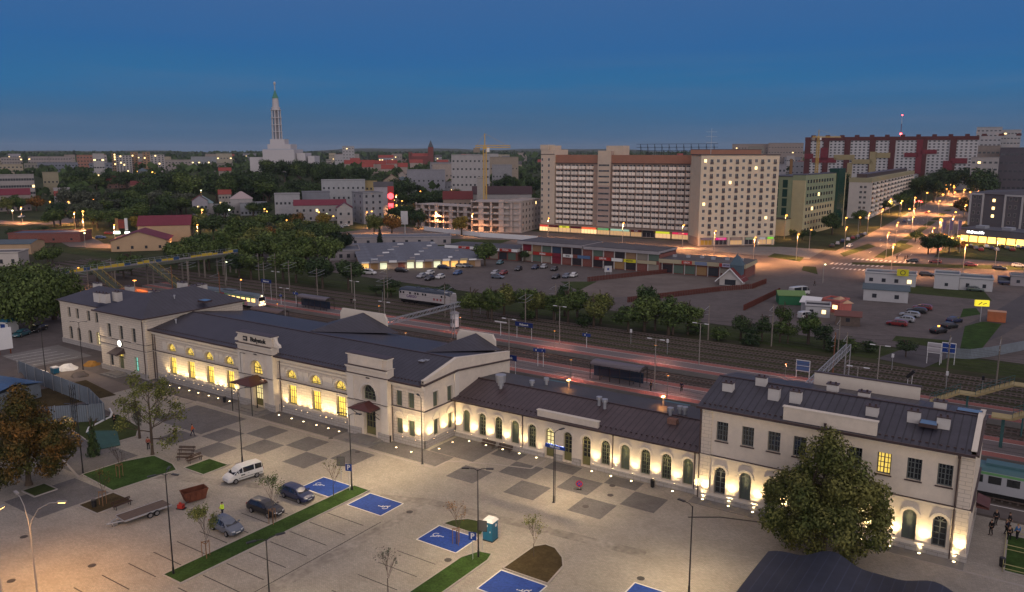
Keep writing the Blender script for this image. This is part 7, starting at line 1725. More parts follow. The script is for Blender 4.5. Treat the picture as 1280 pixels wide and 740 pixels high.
mb.build('roof',t);mb=MB();mb.prism([(4,4.5),(8.2,4.5),(8.2,8.7),(4,8.7)],0,7.2,mat('blue_grey_shingle',(.07,.11,.14),.7,var=.2,scale=2));mb.faces([(3.7,4.2,7.2),(8.5,4.2,7.2),(8.5,9,7.2),(3.7,9,7.2),(6.1,6.6,11.6)],[(0,1,4),(1,2,4),(2,3,4),(3,0,4)],MATS['blue_grey_shingle']);mb.build('turret',t)
mb=MB();mb.box(3.2,.68,.3,7.2,.8,2.3,m_bglass);mb.build('window',t)
t=thing('wooden_fence','red brown picket fence round the gravel lot and chalet','fence');mb=MB();m_rf=mat('red_brown_pickets',(.13,.045,.035),.85,.2,var=.3,scale=3)
P_=[at(735,352),at(800,345),at(850,340),at(895,342),at(905,350)];Q_=[at(785,378),at(850,370),at(900,364),at(940,361),at(958,354)]
for PP_ in(P_,Q_,[at(930,388),at(975,366)]):
    for a,b in zip(PP_,PP_[1:]):
        n=int(math.hypot(b[0]-a[0],b[1]-a[1])/.6)
        for k in range(n):u=k/n;xx,yy=a[0]+(b[0]-a[0])*u,a[1]+(b[1]-a[1])*u;mb.box(xx-.2,yy-.04,0,xx+.2,yy+.04,1.5,m_rf)
        mb.bar((*a,1.2),(*b,1.2),.08,.12,m_rf)
mb.build('pickets',t)
# -- sheds, vans and stalls right of centre
m_cont=mat('white_container',(.42,.42,.43),.6,.3,var=.1,scale=.8);m_groof=mat('grey_green_roof',(.08,.11,.13),.6,.3,var=.2,scale=.5)
bldg('container_building','white boxy building with a dark blue roof in the middle of the right car park','shed',-38.6,232.0,R(8),11.0,8,3.3,m_cont,'gable',m_groof,1.0,1,2,1.2,1.2)
bldg('container_building','long white low building beside the cross street, with a yellow round sign','shed',-43.5,262,R(6),14,7,3.4,m_cont,'flat',m_groof,0,1,4,1.2,1.2)
t=thing('round_yellow_sign','yellow sign with a round emblem on the long white building','sign',(-33,261.3,3.4),R(6));mb=MB();mb.box(-1.6,-.1,0,1.6,.1,2.0,mat('yellow_sign',(.6,.55,.03)));mb.tube((0,-.11,1),(0,-.15,1),.75,.75,m_black,16);mb.tube((0,-.151,1),(0,-.17,1),.55,.55,MATS['yellow_sign'],16);mb.build('sign_panel',t)
bldg('container_building','white flat-roofed hut left of the parked grey car by the street','shed',-24.8,264.5,R(5),6.5,7,4.2,m_cont,'flat',m_groof,0,1,1,1,1);bldg('container_building','wider white hut with a door behind the parked grey car','shed',-18.3,266.0,R(5),8.5,8,3.4,m_cont,'flat',m_groof,0,1,2,1,1.2)
bldg('container_building','low grey container at the right edge beyond the car park','shed',-6,283,R(5),12,6,2.8,m_fas,'flat',m_groof,0,1,3,1,1)
x,y,a,L=face(985,1018,220,221);m_tarp=mat('green_tarpaulin',(.03,.16,.07),.7,.3,var=.2,scale=1);bldg('market_tent','green tarpaulin stall behind the parked white van','stall',x,y,a,L,6,2.6,m_tarp,'gable',mat('lime_tarp',(.14,.24,.08),.7),.9,1,0)
x,y,a,L=face(1014,1036,213,212);bldg('market_tent','white tent stall left of the red and white snack kiosk','stall',x,y,a,L,5,2.4,m_cont,'gable',m_wr,1.2,1,0)
x,y,a,L=face(1040,1064,215,213);m_redw=mat('red_white_stripes',(.42,.12,.10),.6,var=.3,scale=2,stretch=(4,1,1));bldg('snack_kiosk','red and white snack kiosk with a dark roof','kiosk',x,y,a,L,5,2.8,m_redw,'flat',m_groof,0,1,2,1.3,1.1,lit=1.0)
x,y,a,L=face(1060,1080,214,216);bldg('umbrella_stall','pale orange topped stall right of the snack kiosk','stall',x,y,a,4,4,2.3,m_redw,'hip',mat('pale_orange_top',(.5,.32,.2),.7),1.5,1,0)
x,y,a,L=face(1020,1052,206,206);bldg('dark_hut','dark flat-roofed hut before the white tent','hut',x,y,a,L,5,2.6,m_cont,'flat',mat('dark_felt',(.03,.03,.04),.8),0,1,2,1,1)
x,y,a,L=face(1060,1092,198,198);bldg('wooden_hut','brown hut with a rusty red roof by the tracks','hut',x,y,a,L,5,2.4,m_wood,'gable',mat('rust_roof',(.16,.07,.06),.8,var=.2,scale=1),.8,1,1,1,1)
mb=MB();x,y=at(1245,402);t=thing('orange_container','orange container on the small lawn at the right','container',(x,y,0),R(4));mb.box(-1.9,-1.1,.1,1.9,1.1,2.5,stripemat('orange_corrugated',(.42,.13,.05),.06,.25,0,.6,.7));mb.build('body',t);mb=MB();mb.box(-1.95,-1.15,2.5,1.95,1.15,2.6,mat('pale_orange_lid',(.5,.28,.18),.7));mb.build('lid',t)
x,y=at(1225,402);t=thing('yellow_advertising_sign','yellow advertising box on a tall post on the small lawn','sign',(x,y,0),YAW*.6);mb=MB();mb.tube((0,0,0),(0,0,3.8),.09,.09,m_metal,6);mb.build('post',t);mb=MB();mb.box(-1.5,-.4,3.8,1.5,.4,5.2,emat('yellow_box_sign',(.75,.6,.03),.55));mb.bar((-.8,-.42,4.2),(-.1,-.42,4.8),.03,.18,m_black);mb.bar((.1,-.42,4.3),(.9,-.42,4.6),.03,.16,m_black);mb.build('sign_box',t)
mb=MB()
x,y=at(645,345);
for px,py,l in((721,330,'white frame sign board standing in the middle car park'),(760,346,'white square sign at the edge of the gravel lot fence')):
    x,y=at(px,py);t=thing('sign_board',l,'sign',(x,y,0),YAW);mb=MB();mb.box(-1.2,-.05,1.6,1.2,.05,3.6,m_cont);mb.box(-.3,-.07,2.2,.3,-.05,2.9,m_bluep);mb.build('panel',t);mb=MB();mb.tube((-.9,0,0),(-.9,0,1.6),.06,.06,m_metal);mb.tube((.9,0,0),(.9,0,1.6),.06,.06,m_metal);mb.build('legs',t)
# -- houses at the left beyond the bridge
m_ytan=P2('tan_render',(.46,.32,.20));m_mroof2=mat('maroon_roof',(.16,.022,.04),.6,.3,var=.15,scale=.6,var2=.1,scale2=.1);m_wt=P2('white_house',(.48,.44,.40))
bldg('house','wide low house with a broad maroon roof beyond the footbridge','house',-314,178,R(50),21,18,4.2,m_ytan,'gablex',m_mroof2,3.8,1,4,1.1,1.3,side=5,eave=.9)
bldg('house','tan gabled house with a maroon roof behind the broad roofed one','house',-337,204,R(50),22,15,7.4,m_ytan,'gable',m_mroof2,4.0,2,0,1.1,1.4,side=6)
bldg('shed','long brick shed with a grey blue sheet roof at the left','shed',-382,170,R(42),30,14,4.0,m_brk,'flat',mat('blue_grey_sheet',(.07,.09,.14),.5,var=.2,scale=.5),0,1,4,1,1)
bldg('house','low cream building with a dark red door beyond the footbridge','house',-316,124,R(44),19,9,4.6,m_wt,'flat',m_flat,0,1,5,1.1,1.6);bldg('shed','cream walled shed with a curved grey roof behind the low cream building','shed',-350,142,R(40),22,12,4.2,m_ytan,'gable',m_groof,1.2,1,0)
bldg('shed','brick walled shed at the left edge beyond the big tree','shed',-345,95,R(52),40,9,4.0,m_brk,'flat',m_groof,0,1,5,1,1)
bldg('house','grey block with a sloping roof between the big trees at the left','house',-300,235,R(40),24,12,4.5,m_fas,'flat',m_mroof,0,1,5,1,1)
x,y=at(153,293);t=thing('lit_billboard','tall lit advertising panel beside the left street','billboard',(x,y,0),YAW);mb=MB();mb.box(-3,-.2,2,-1.6,.2,8,m_blind);mb.box(1.6,-.2,2,3,.2,8,m_wr);mb.box(-1.6,-.1,3,1.6,.1,7.4,mat('poster_maroon',(.2,.05,.04)));mb.build('panel',t)
mb=MB();mb.box(-4,-.5,.4,-1.2,.2,1.6,emat('billboard_foot_light',(.9,1,.8),3));mb.box(1.5,-.5,.4,3.6,.2,1.4,MATS['billboard_foot_light']);mb.build('foot_light',t)
# -- town buildings in the left middle distance
def F(px0,px1,D,row_top,col,name,label,cat='building',floors=3,cols=8,roof='flat',rmat=None,rh=3,dep=12,D2=None,**kw):
    x,y,a,L=face(px0,px1,D,D2);z=terrain(x,y);h=topz(D,row_top)-z-(rh if roof!='flat' else 0)
    m=P2(name,tuple(c*.72 for c in col),.2);return bldg(kw.pop('nm','building'),label,cat,x,y,a,L,dep,max(3,h),m,roof,rmat,rh,floors,cols,**kw)
F(400,455,560,224,(.42,.43,.45),'cool_white','long white building with a row of dark dormers left of the side street',floors=3,cols=9)
F(455,470,565,226,(.42,.33,.16),'ochre','narrow ochre building right of the long white one',floors=3,cols=3)
F(466,490,520,226,(.44,.42,.46),'lilac_white','pale gabled building facing the side street',roof='gable',rh=3,floors=4,cols=0)
F(478,500,640,217,(.40,.33,.25),'sand','sand coloured gabled town house behind the pale one',roof='gablex',rh=5,rmat=m_rt,floors=4,cols=4)
F(438,452,470,238,(.36,.36,.38),'grey_white','tall narrow grey house at the corner of the side street',floors=5,cols=2,D2=455,side=3)
F(364,430,480,247,(.40,.38,.38),'dull_white','long house with a dark red roof before the town centre',roof='gable',rmat=m_mroof2,rh=3,floors=2,cols=8)
F(418,438,450,251,(.45,.43,.42),'white_gable','small white gabled house at the end of the red roofed row',roof='gablex',rh=3,rmat=m_mroof2,floors=2,cols=2)
F(340,372,510,240,(.42,.42,.44),'white_low','low white building with roof boxes left of the red roof',floors=2,cols=6);F(375,410,520,238,(.25,.26,.30),'slate','dark slate building between the white ones',floors=2,cols=6)
F(564,612,620,194,(.46,.44,.44),'office_white','white office block behind the crane',floors=6,cols=9,ww=1.5,wh=1.5,dep=14)
F(566,600,600,186.5,(.35,.34,.35),'plant_room','grey plant room on top of the white office block',floors=1,cols=0,dep=8)if False else None
F(553,590,520,238,(.40,.30,.25),'beige_low','house with a dull red roof behind the building site',roof='gable',rmat=m_rt,rh=5,floors=2,cols=6)
F(590,665,530,232,(.44,.42,.42),'white_mansard','long white building with a dark mansard roof right of the crane',floors=2,cols=12,roof='gable',rmat=mat('dark_mansard',(.06,.035,.04),.8,var=.2,scale=1),rh=5,dep=14)
F(596,606,500,222,(.44,.42,.40),'white_tall','white stair tower behind the crane mast',floors=2,cols=0)
F(612,648,900,196.5,(.36,.30,.24),'beige_far','wide beige building on the horizon right of the crane',floors=2,cols=8);F(615,640,760,206,(.32,.32,.34),'grey_mid','grey building among trees right of the crane',floors=2,cols=6);F(508,556,700,212,(.33,.33,.37),'grey_roof_mid','low grey building below the brick cathedral',floors=2,cols=8)
F(540,566,760,205,(.42,.36,.32),'cream_mid','cream building left of the white office block',floors=2,cols=5)
x,y=pol(487,500);t=thing('advertising_pillar','tall red glowing advertising pillar by the side street','advertising pillar',(x,y,terrain(x,y)),YAW);mb=MB();mb.box(-1.9,-.5,4,1.9,.5,19,mat('dull_red_panel',(.35,.05,.05)));mb.tube((0,-.55,13),(0,-.7,13),1.9,1.9,emat('red_neon',(1,.05,.06),3),16);mb.box(-1.5,-.6,5,1.5,-.5,8.5,MATS['red_neon']);mb.box(-.5,-.4,0,.5,.4,4,m_metal);mb.build('panel',t)
x,y=pol(504,395);t=thing('billboard','white billboard on a post beside the side street junction','billboard',(x,y,0),YAW);mb=MB();mb.box(-1.9,-.2,5,1.5,.2,11.5,m_cont);mb.build('panel',t);mb=MB();mb.box(-.2,-.2,0,.2,.2,5,m_metal);mb.build('post',t)
F(-8,39,700,214,(.40,.37,.36),'pale_slab','pale ribbed slab building at the left edge',floors=4,cols=14,ww=1.6,wh=1.8);F(-10,32,620,228,(.36,.30,.28),'red_low','low building with a dark red roof at the left edge',roof='gable',rmat=m_mroof2,rh=4,floors=2,cols=6)
F(50,70,760,212,(.36,.32,.22),'ochre_far','small ochre house among the trees at the left',floors=2,cols=4);F(130,160,800,216,(.36,.22,.18),'redbrick_far','brick house with a red roof among trees at the left',roof='gable',rmat=m_rt,rh=4,floors=2,cols=4)
F(160,190,720,222,(.40,.22,.16),'orange_house','orange lit house beside bright lamps at the left',roof='gable',rmat=m_rt,rh=3,floors=2,cols=4,lit=.5)
for px0,px1,D,row,l in((236,262,520,247,'white pavilion with a pale pyramid roof, left one among the trees'),(284,312,540,243,'white pavilion with a pinkish pyramid roof right of the first pavilion')):
    F(px0,px1,D,row-7,(.46,.44,.44),'pavilion_white',l,roof='hip',rmat=mat('pale_blue_roof',(.20,.28,.30),.6)if px0<250 else mat('pale_pink_roof',(.38,.30,.30),.6),rh=4.5,floors=1,cols=5)
F(296,330,530,250,(.36,.38,.42),'blueish_low','low blueish building right of the pavilions',floors=1,cols=7);F(262,284,525,252,(.42,.42,.43),'white_low2','low white building between the pavilions',floors=1,cols=5)
# -- red, white and yellow high-rise slab
m_mrn=P2('maroon_render',(.10,.035,.035));m_wht=P2('white_render',(.46,.45,.46));m_redr=P2('red_render',(.17,.035,.045));m_ylw=P2('yellow_render',(.30,.25,.14))
x,y,a,L=face(1006,1222,900,890);z0=terrain(x,y);Hh=topz(900,174)-z0;t=thing('high_rise_slab','very long maroon and white high-rise slab with red and yellow bands','apartment block',(x,y,z0),a);mb=MB();mb.box(0,0,0,L,14,Hh,m_wht);mb.build('wall',t);mb=MB();mb.box(-.3,-.8,Hh-3,L+.3,14,Hh+.6,m_mrn)
for k in range(14):mb.box(5+k*14,3,Hh+.6,9+k*14,8,Hh+2.6,m_mrn)
mb.build('attic',t)
def strp(u0,u1,zf0,zf1,m,nm='coloured_panel',d=.9):mb=MB();mb.box(L*u0,-d,Hh*zf0,L*u1,0,Hh*zf1,m);mb.build(nm,t)
for u in(0,.115,.245,.395,.53-.02,.69,.85):strp(u,u+.035,0,.97,m_mrn,'stair_panel',1.2)
for u0,u1,a0,a1,m in((0,.055,.58,.68,m_redr),(.05,.20,.50,.60,m_redr),(.10,.145,.55,.80,m_redr),(.185,.31,.56,.66,m_ylw),(.27,.30,.20,.5,m_ylw),(.295,.42,.48,.57,m_ylw),(.40,.44,.3,.72,m_ylw),(.435,.52,.60,.7,m_ylw),(.60,.68,.62,.70,m_redr),(.665,.70,.3,.95,m_redr),(.69,.78,.68,.76,m_redr),(.82,.87,.3,.55,m_redr),(.86,.95,.5,.6,m_redr)):strp(u0,u1,a0,a1,m,d=1.3)
n=0;rest=MB()
for f_ in range(12):
    for k in range(40):
        u=(k+.5)/40;xx=L*u;zz_=Hh-4.6-f_*2.85
        if n<98:mb=MB();mb.box(xx-.95,-.12,zz_,xx+.95,.05,zz_+1.25,m_bglass);link('window',mb.mesh('window'),t);n+=1
        else:rest.box(xx-.95,-.12,zz_,xx+.95,.05,zz_+1.25,m_bglass)
tag(rest.build('windows',t),kind='stuff')
x,y=pol(1124,980);t=thing('radio_mast','red and white radio mast with red lights behind the high-rise slab','mast',(x,y,terrain(x,y)));mb=MB();zt=topz(980,150)-terrain(x,y);
for k in range(8):mb.tube((0,0,zt*k/8),(0,0,zt*(k+1)/8),.9-.09*k,.82-.09*k,[m_redr,m_wht][k%2],6)
mb.build('mast',t);mb=MB();mb.ball((0,0,zt-20),1.1,emat('red_beacon',(1,.04,.04),12),8,6);mb.ball((0,0,zt),.6,MATS['red_beacon'],8,6);mb.build('beacon',t)
# == THE TOWN FAR OFF
def FB(px0,px1,D,row,colname,col,label,floors=4,cols=8,**kw):
    return F(px0,px1,D,row,col,colname,label,cat=kw.pop('cat','apartment block'),floors=floors,cols=cols,nm='apartment_block',ww=kw.pop('ww',2.2),wh=kw.pop('wh',1.6),**kw)
FB(0,27,1500,195.5,'far_pale',(.36,.32,.30),'pale low slab on the horizon at the far left edge');FB(34,60,1480,195,'far_pink',(.38,.33,.32),'pale pinkish slab on the horizon, left of a pair');FB(60.5,88,1480,195,'far_pink',(.38,.33,.32),'pale pinkish slab on the horizon, right of a pair')
FB(45,96,1200,201.5,'far_bluegrey',(.22,.24,.29),'long low blue grey building below the horizon slabs',3,12);FB(28,46,1250,202,'far_dull',(.30,.28,.24),'small dull building left of the blue grey one',3,4)
FB(95,115,1300,193.5,'far_orange',(.38,.19,.14),'orange brown slab on the left horizon',5,5);FB(115,133,1300,193.5,'far_white',(.42,.38,.38),'white slab joined to the orange brown one on the horizon',5,5);FB(110,140,1150,202,'far_bluegrey',(.22,.24,.29),'low blue grey building right of the orange brown slab',3,6)
for a,b,D,r,c,n,l in((139,144,1000,192,(.38,.24,.15),'far_tan','tan end of the left tower block'),(144,164,1000,194,(.46,.43,.42),'far_white2','white front of the left tower block'),(163,172,1030,190.5,(.36,.24,.16),'far_tan','tan tower between the two white ones'),(178,187,1010,190.5,(.38,.24,.15),'far_tan','tan end of the right tower block'),(187,205,1010,193.5,(.46,.44,.44),'far_white2','white front of the right tower block')):FB(a,b,D,r,n,c,l+' on the left horizon',9,max(2,(b-a)//4),ww=1.5,lit=.06)
FB(205,238,1300,199,'far_pale',(.36,.32,.30),'long pale building right of the tower blocks',3,8);FB(238,270,1400,195.5,'far_cool',(.34,.36,.38),'pale strip building left of the church trees',2,8,lit=.3);FB(270,290,1350,192,'far_cream',(.42,.38,.30),'cream block lit on top near the church trees',3,5,lit=.5);FB(262,290,1100,203,'far_dull',(.34,.29,.24),'dull beige building under the church trees',2,6)
FB(428,443,1500,183.5,'far_tower',(.44,.43,.44),'square white tower block alone on the horizon',7,4,dep=18);FB(418,428,1500,193,'far_tower',(.44,.43,.44),'low wing left of the lone white tower block',2,3);FB(443,449,1500,192.5,'far_pale',(.36,.32,.3),'low wing right of the lone white tower block',2,2)
for i,(a,b,D,r)in enumerate(((430,448,1100,200),(449,468,1120,200),(468,482,1130,200.5),(483,496,1150,200),(452,466,1000,203),(510,530,1250,199),(531,545,1300,197.5),(546,560,1250,199.5),(560,575,1300,198))):
    F(a,b,D,r,(.44,.36,.32),'far_row',None,cat='house',roof='gable',rmat=m_far_red if i else mat('far_red_roof',(.30,.06,.05),.8,.2,var=.2,scale=.1),rh=5,floors=1,cols=5,ww=2)if False else None
m_far_red=mat('far_red_roof',(.26,.06,.05),.8,.2,var=.2,scale=.1)
for i,(a,b,D,r)in enumerate(((430,448,1100,199.5),(449,468,1120,199.5),(468,482,1130,200),(483,496,1150,199.5),(452,466,1000,203),(512,528,1250,199),(546,560,1250,199.5),(497,509,1000,203),(476,492,950,205))):
    o=F(a,b,D,r,(.44,.36,.32),'far_row',None,cat='house',roof='gable',rmat=m_far_red,rh=5,floors=1,cols=5,ww=2,nm='town_house');inrow(o,'small red-roofed town house below the horizon');o['group']='red-roofed town houses'
r9=random.Random(77);pal=[(.42,.38,.35),(.36,.31,.28),(.46,.44,.44),(.33,.22,.17),(.38,.36,.40),(.44,.38,.28),(.28,.28,.31)]
for k in range(78):
    D=r9.uniform(950,2300);px=r9.uniform(-30,1000)if k%6 else r9.uniform(880,1010)
    if 318<px<405 or(D<1300 and 200<px<430):continue
    wpx=r9.uniform(10,34)*1100/D;row=190+(H-terrain(*pol(px,D))-r9.uniform(11,26))/D*995;q=r9.random()
    o=F(px,px+wpx,D,row,pal[k%7],'skyline_%d'%(k%7),None,cat='apartment block',floors=3,cols=6 if wpx>15 else 4,nm='apartment_block',ww=2.2,wh=1.6,lit=.12,roof='gable' if q<.25 else 'flat',rmat=m_far_red if q<.2 else None,rh=5 if q<.25 else 3,dep=14);inrow(o,'small town block in the hazy skyline below the horizon');o['group']='small blocks along the skyline'
for k in range(26):
    D=r9.uniform(470,880);px=r9.uniform(376,600)if k%3 else r9.uniform(20,330)
    if 505<px<600 and D<560:continue
    hh=r9.uniform(7,11);z=terrain(*pol(px,D));row=190+(H-z-hh-3)/D*995;w_=r9.uniform(9,20)*700/D
    o=F(px,px+w_,D,row,pal[(k*3)%7],'skyline_%d'%((k*3)%7),None,cat='house',floors=2,cols=4,nm='town_house',roof=['gable','hip','gablex','flat'][k%4],rmat=[m_far_red,m_groof,m_rt,m_mroof][k%4],rh=3.2,dep=11,ww=1.2,wh=1.4,lit=.1);inrow(o,'small town house among the trees and streets of the near town');o['group']='small town houses'
# -- white church with the tall stepped tower
m_ch=mat('white_church_concrete',(.46,.44,.45),.8,.2,var=.06,scale=.05);m_chg=mat('green_copper',(.06,.20,.14),.6,.4)
cx,cy=pol(347.5,1000);z0=terrain(cx,cy);t=thing('church','white modern church with a tall stepped tower and a green cap on the hill','church',(cx,cy,z0),YAW);K=1000/995.0
def zr_(row):return H-(row-190)*1.0-z0
def pxl(p):return(p-347.5)*1.0
mb=MB();mb.box(pxl(334),-16,0,pxl(371),25,zr_(187),m_ch);mb.box(pxl(339),-12,zr_(186.5),pxl(366),16,zr_(181),m_ch);mb.box(pxl(341),-8,zr_(181),pxl(358),10,zr_(175),m_ch);mb.box(pxl(316),-8,0,pxl(335),18,zr_(196),m_ch);mb.box(pxl(372),-10,0,pxl(382),20,zr_(191),m_ch);mb.box(pxl(384),-6,0,pxl(392),20,zr_(194.5),m_ch)
mb.build('nave',t)
mb=MB()
for k in range(9):mb.box(pxl(361+k*2.2),-16.6,4,pxl(362+k*2.2),-16,zr_(200),m_bglass)
mb.build('window_slots',t);mb=MB();tw=5.4
for a in range(8):
    c,s=math.cos(a*math.pi/4),math.sin(a*math.pi/4);mb.tube((tw*c,tw*s,zr_(175)),(tw*.92*c,tw*.92*s,zr_(141)),.9,.8,m_ch,6)
mb.tube((0,0,zr_(175)),(0,0,zr_(141)),3.6,3.3,mat('tower_core',(.26,.25,.27),.8),8)
for r in(175,166,158,150,141):mb.tube((0,0,zr_(r)-.8),(0,0,zr_(r)),6.4,6.4,m_ch,12)
mb.tube((0,0,zr_(141)),(0,0,zr_(138)),5.0,5.0,m_ch,10);mb.tube((0,0,zr_(138)),(0,0,zr_(128)),3.9,3.4,m_ch,10);mb.build('tower',t)
mb=MB();mb.tube((0,0,zr_(128)),(0,0,zr_(124)),3.9,2.2,m_chg,10);mb.tube((0,0,zr_(124)),(0,0,zr_(119)),2.2,.5,m_chg,10);mb.build('cap',t);mb=MB();mb.tube((0,0,zr_(119)),(0,0,zr_(113)),.7,.7,m_ch,6);mb.ball((0,0,zr_(111)),1.5,m_ch,8,6,1.4);mb.build('finial_statue',t)
# -- brick cathedral
m_cb=mat('cathedral_brick',(.17,.055,.05),.85,.2,var=.15,scale=.1);cx,cy=pol(538.5,1600);z0=terrain(cx,cy);t=thing('cathedral','dark red brick cathedral with a pointed spire on the horizon','cathedral',(cx,cy,z0),YAW);k_=1.6
def zz2(row):return H-(row-190)*1.6-z0
mb=MB();mb.box(-5,-5,0,5,5,zz2(184),m_cb);mb.build('tower',t);mb=MB();mb.faces([(-5,-5,zz2(184)),(5,-5,zz2(184)),(5,5,zz2(184)),(-5,5,zz2(184)),(0,0,zz2(175.5))],[(0,1,4),(1,2,4),(2,3,4),(3,0,4)],mat('slate_spire',(.06,.07,.08),.6));mb.build('spire',t)
mb=MB();mb.box(-40,-2,0,-5,14,zz2(195),m_cb);mb.poly([(-40,-2,zz2(195)),(-5,-2,zz2(195)),(-5,6,zz2(191.5)),(-40,6,zz2(191.5))],m_far_red);mb.poly([(-40,14,zz2(195)),(-5,14,zz2(195)),(-5,6,zz2(191.5)),(-40,6,zz2(191.5))],m_far_red)
for x in(-42,-38):mb.box(x-1.5,-3,0,x+1.5,0,zz2(190),m_cb)
mb.build('nave',t)
# -- right horizon
FB(915,960,1500,181,'far_pale2',(.36,.30,.27),'pale slab on the horizon right of the tall block',5,12);FB(960,1004,1480,180,'far_pale2',(.36,.30,.27),'pale slab joined to the left of the maroon high-rise',5,12);FB(935,955,1300,184,'far_dull',(.34,.29,.24),'dull low slab behind the cream block',4,5)
FB(955,984,640,205,'mid_grey',(.34,.33,.36),'small grey apartment house between the cream and green buildings',5,6,dep=10,ww=1.5)
FB(1218,1250,1150,164.5,'far_grid',(.46,.46,.48),'tall white tower block on the right horizon, left of two',11,6,dep=20,ww=2.6);FB(1248,1274,1180,167.5,'far_grid',(.46,.46,.48),'tall white tower block on the right horizon, right of two',10,6,dep=20,ww=2.6)
FB(1222,1250,800,184,'far_beige',(.32,.27,.24),'beige slab beside the dark trees on the right horizon',6,5);FB(1250,1300,780,186,'far_dark',(.12,.11,.13),'dark topped block at the right horizon edge',6,8)
FB(1215,1250,760,196,'far_white2',(.46,.44,.44),'pale balconied block beyond the boulevard at the right',6,5)
x,y=pol(1022,830);crane(x,y,terrain(x,y),50,22,6,YAW+R(4),'small yellow tower crane before the left end of the maroon high-rise',2.0)
x,y=pol(990,640);t=thing('chimney_mast','brown crane mast between the cream block and the green building','mast',(x,y,terrain(x,y)));mb=MB();mb.box(-.9,-.9,0,.9,.9,34,mat('brown_mast',(.22,.12,.05),.7));mb.build('mast',t)
def wood(name,lab,d0,d1,n,smax,seed,px0=-200,px1=1500,kind='dark'):
    r=random.Random(seed);mb=MB();vs=[];fs=[]
    for k in range(n):
        D=math.sqrt(r.uniform(d0*d0,d1*d1));px=r.uniform(px0,px1);x,y=pol(px,D);z=terrain(x,y)
        if 1000<px<1290 and D<2300 and abs(x+55)<22:continue
        s=r.uniform(.5,1)*smax
        for q in range(14):
            a=r.random()*6.28;cxx=x+s*.8*r.gauss(0,.5);cyy=y+s*.8*r.gauss(0,.5);cz=z+s*r.uniform(.1,1.0);w=s*r.uniform(.22,.5);u=Vector((math.cos(a),math.sin(a),r.uniform(-.4,.4)))*w;v=Vector((r.uniform(-.4,.4),r.uniform(-.4,.4),1)).normalized()*w*.8;c=Vector((cxx,cyy,cz));b=len(vs)
            vs+=[tuple(c-u),tuple(c-v),tuple(c+u),tuple(c+v)];fs.append((b,b+1,b+2,b+3))
    mb.faces(vs,fs,LEAF[kind]);return tag(mb.build(name),lab,'woodland',kind='stuff')
wood('far_woodland','dark far-off woodland covering the land towards the horizon',1700,5200,2600,22,3);wood('distant_treetops','dense dark treetops between the houses of the town',640,1700,1500,11,4)
LAMPROW='small far street lamp glowing orange'
# == TREES BEYOND THE TRACKS
G1='trees in the belt along the tracks'
def band(pts,n,hr,rr_,kinds,phrase,group,seed,jit=4,nl=1500):
    r=random.Random(seed)
    for k in range(n):
        u=(k+.5)/n*(len(pts)-1);i=min(int(u),len(pts)-2);f=u-i;x=pts[i][0]*(1-f)+pts[i+1][0]*f+r.uniform(-jit,jit);y=pts[i][1]*(1-f)+pts[i+1][1]*f+r.uniform(-jit,jit)
        tree(x,y,r.uniform(*hr),r.uniform(*rr_),r.choice(kinds),phrase,group,n=nl)
band([at(586,400),at(640,396),at(700,402),at(760,408)],12,(6,8.5),(3,4),['green','olive','green'],'bushy green tree in the belt before the middle car park',G1,21,2.0,2200)
band([at(770,412),at(830,416),at(860,418)],6,(7,9.5),(3.4,4.4),['green','green'],'dense green tree in the belt before the gravel lot',G1,22,1.8,2200)
band([at(905,424),at(960,428),at(1000,428)],5,(4,6),(2.2,3.2),['green','dark'],'low tree on the verge right of the gravel lot',G1,23,1.5)
tree(*at(706,395),8.6,2.6,'dark','tall dark tree sticking out of the belt',G1,2000);tree(*at(808,404),9.5,3.6,'dark','large dark round tree beside the parked bus',G1,2400)
tree(*at(978,418),7.2,2.0,'green','slim green tree beside the steel frame by the white van',G1,1500);tree(*at(1010,430),7.4,2.8,'green','leafy tree before the market tents',G1,2000);tree(*at(1030,436),5.4,2.4,'dark','dark bush right of the leafy tree by the tents',G1,1500)
tree(*at(1132,446),3.6,2.4,'dark','round dark bush left of the white board',None,1500)
for px,py,h,r,k in((1040,440,3.2,2.6,'dark'),(1060,438,3.0,2.6,'green'),(1085,440,2.6,2.2,'dark'),(940,432,3,2.6,'dark'),(900,425,3,2.6,'green'),(870,418,3.4,2.6,'dark'),(730,408,3.2,2.6,'dark'),(660,400,3,2.6,'dark')):x,y=at(px,py);shrub(x,y,h,r,k,'dark green shrub on the railway verge','shrubs along the verge')
band([at(230,338),at(280,336),at(330,334)],6,(9,13),(4.5,6),['green','olive','green'],'green tree just beyond the right end of the footbridge',G1,31,3,2500)
band([at(300,345),at(350,352),at(400,358),at(440,362)],8,(8,11),(4,5.2),['green','dark','green'],'green tree in the belt left of the locomotive',G1,32,2.5,2500)
band([at(462,368),at(490,372)],2,(2.5,3.5),(2.5,3),['dark','green'],'low dark tree before the van park left of the locomotive',G1,33,1);tree(*at(489,370),5.5,3.2,'dark','round dark tree at the left end of the locomotive',G1,1800);tree(*at(556,374),4.6,3.2,'dark','round dark tree behind the cab of the locomotive',G1,1800)
tree(*at(427,320),10.5,5.2,'fir','dark conical tree at the left end of the market',None,3000,shape='round');tree(*at(475,310),8.5,2.6,'fir','narrow dark fir standing in the market',None,2000,shape='cone',ls=.09,name='conifer',base=.04)
tree(*at(468,295),11,5.5,'olive','pair of yellowing trees left of the white billboard, left one',None,2400);tree(*at(490,296),11,5.0,'autumn','reddish tree right of the yellowing one by the billboard',None,2400);tree(*at(523,286),11.5,5.0,'dark','dark green tree before the left wing of the building site',None,2400);tree(*at(577,294),10,5.0,'yellow','yellow leaved tree before the building site',None,2400)
tree(*at(606,332),9.5,5.6,'green','green tree at the right end of the market stalls',None,2600);tree(*at(656,327),5,2.4,'dark','small dark tree before the left shops',None,1200)
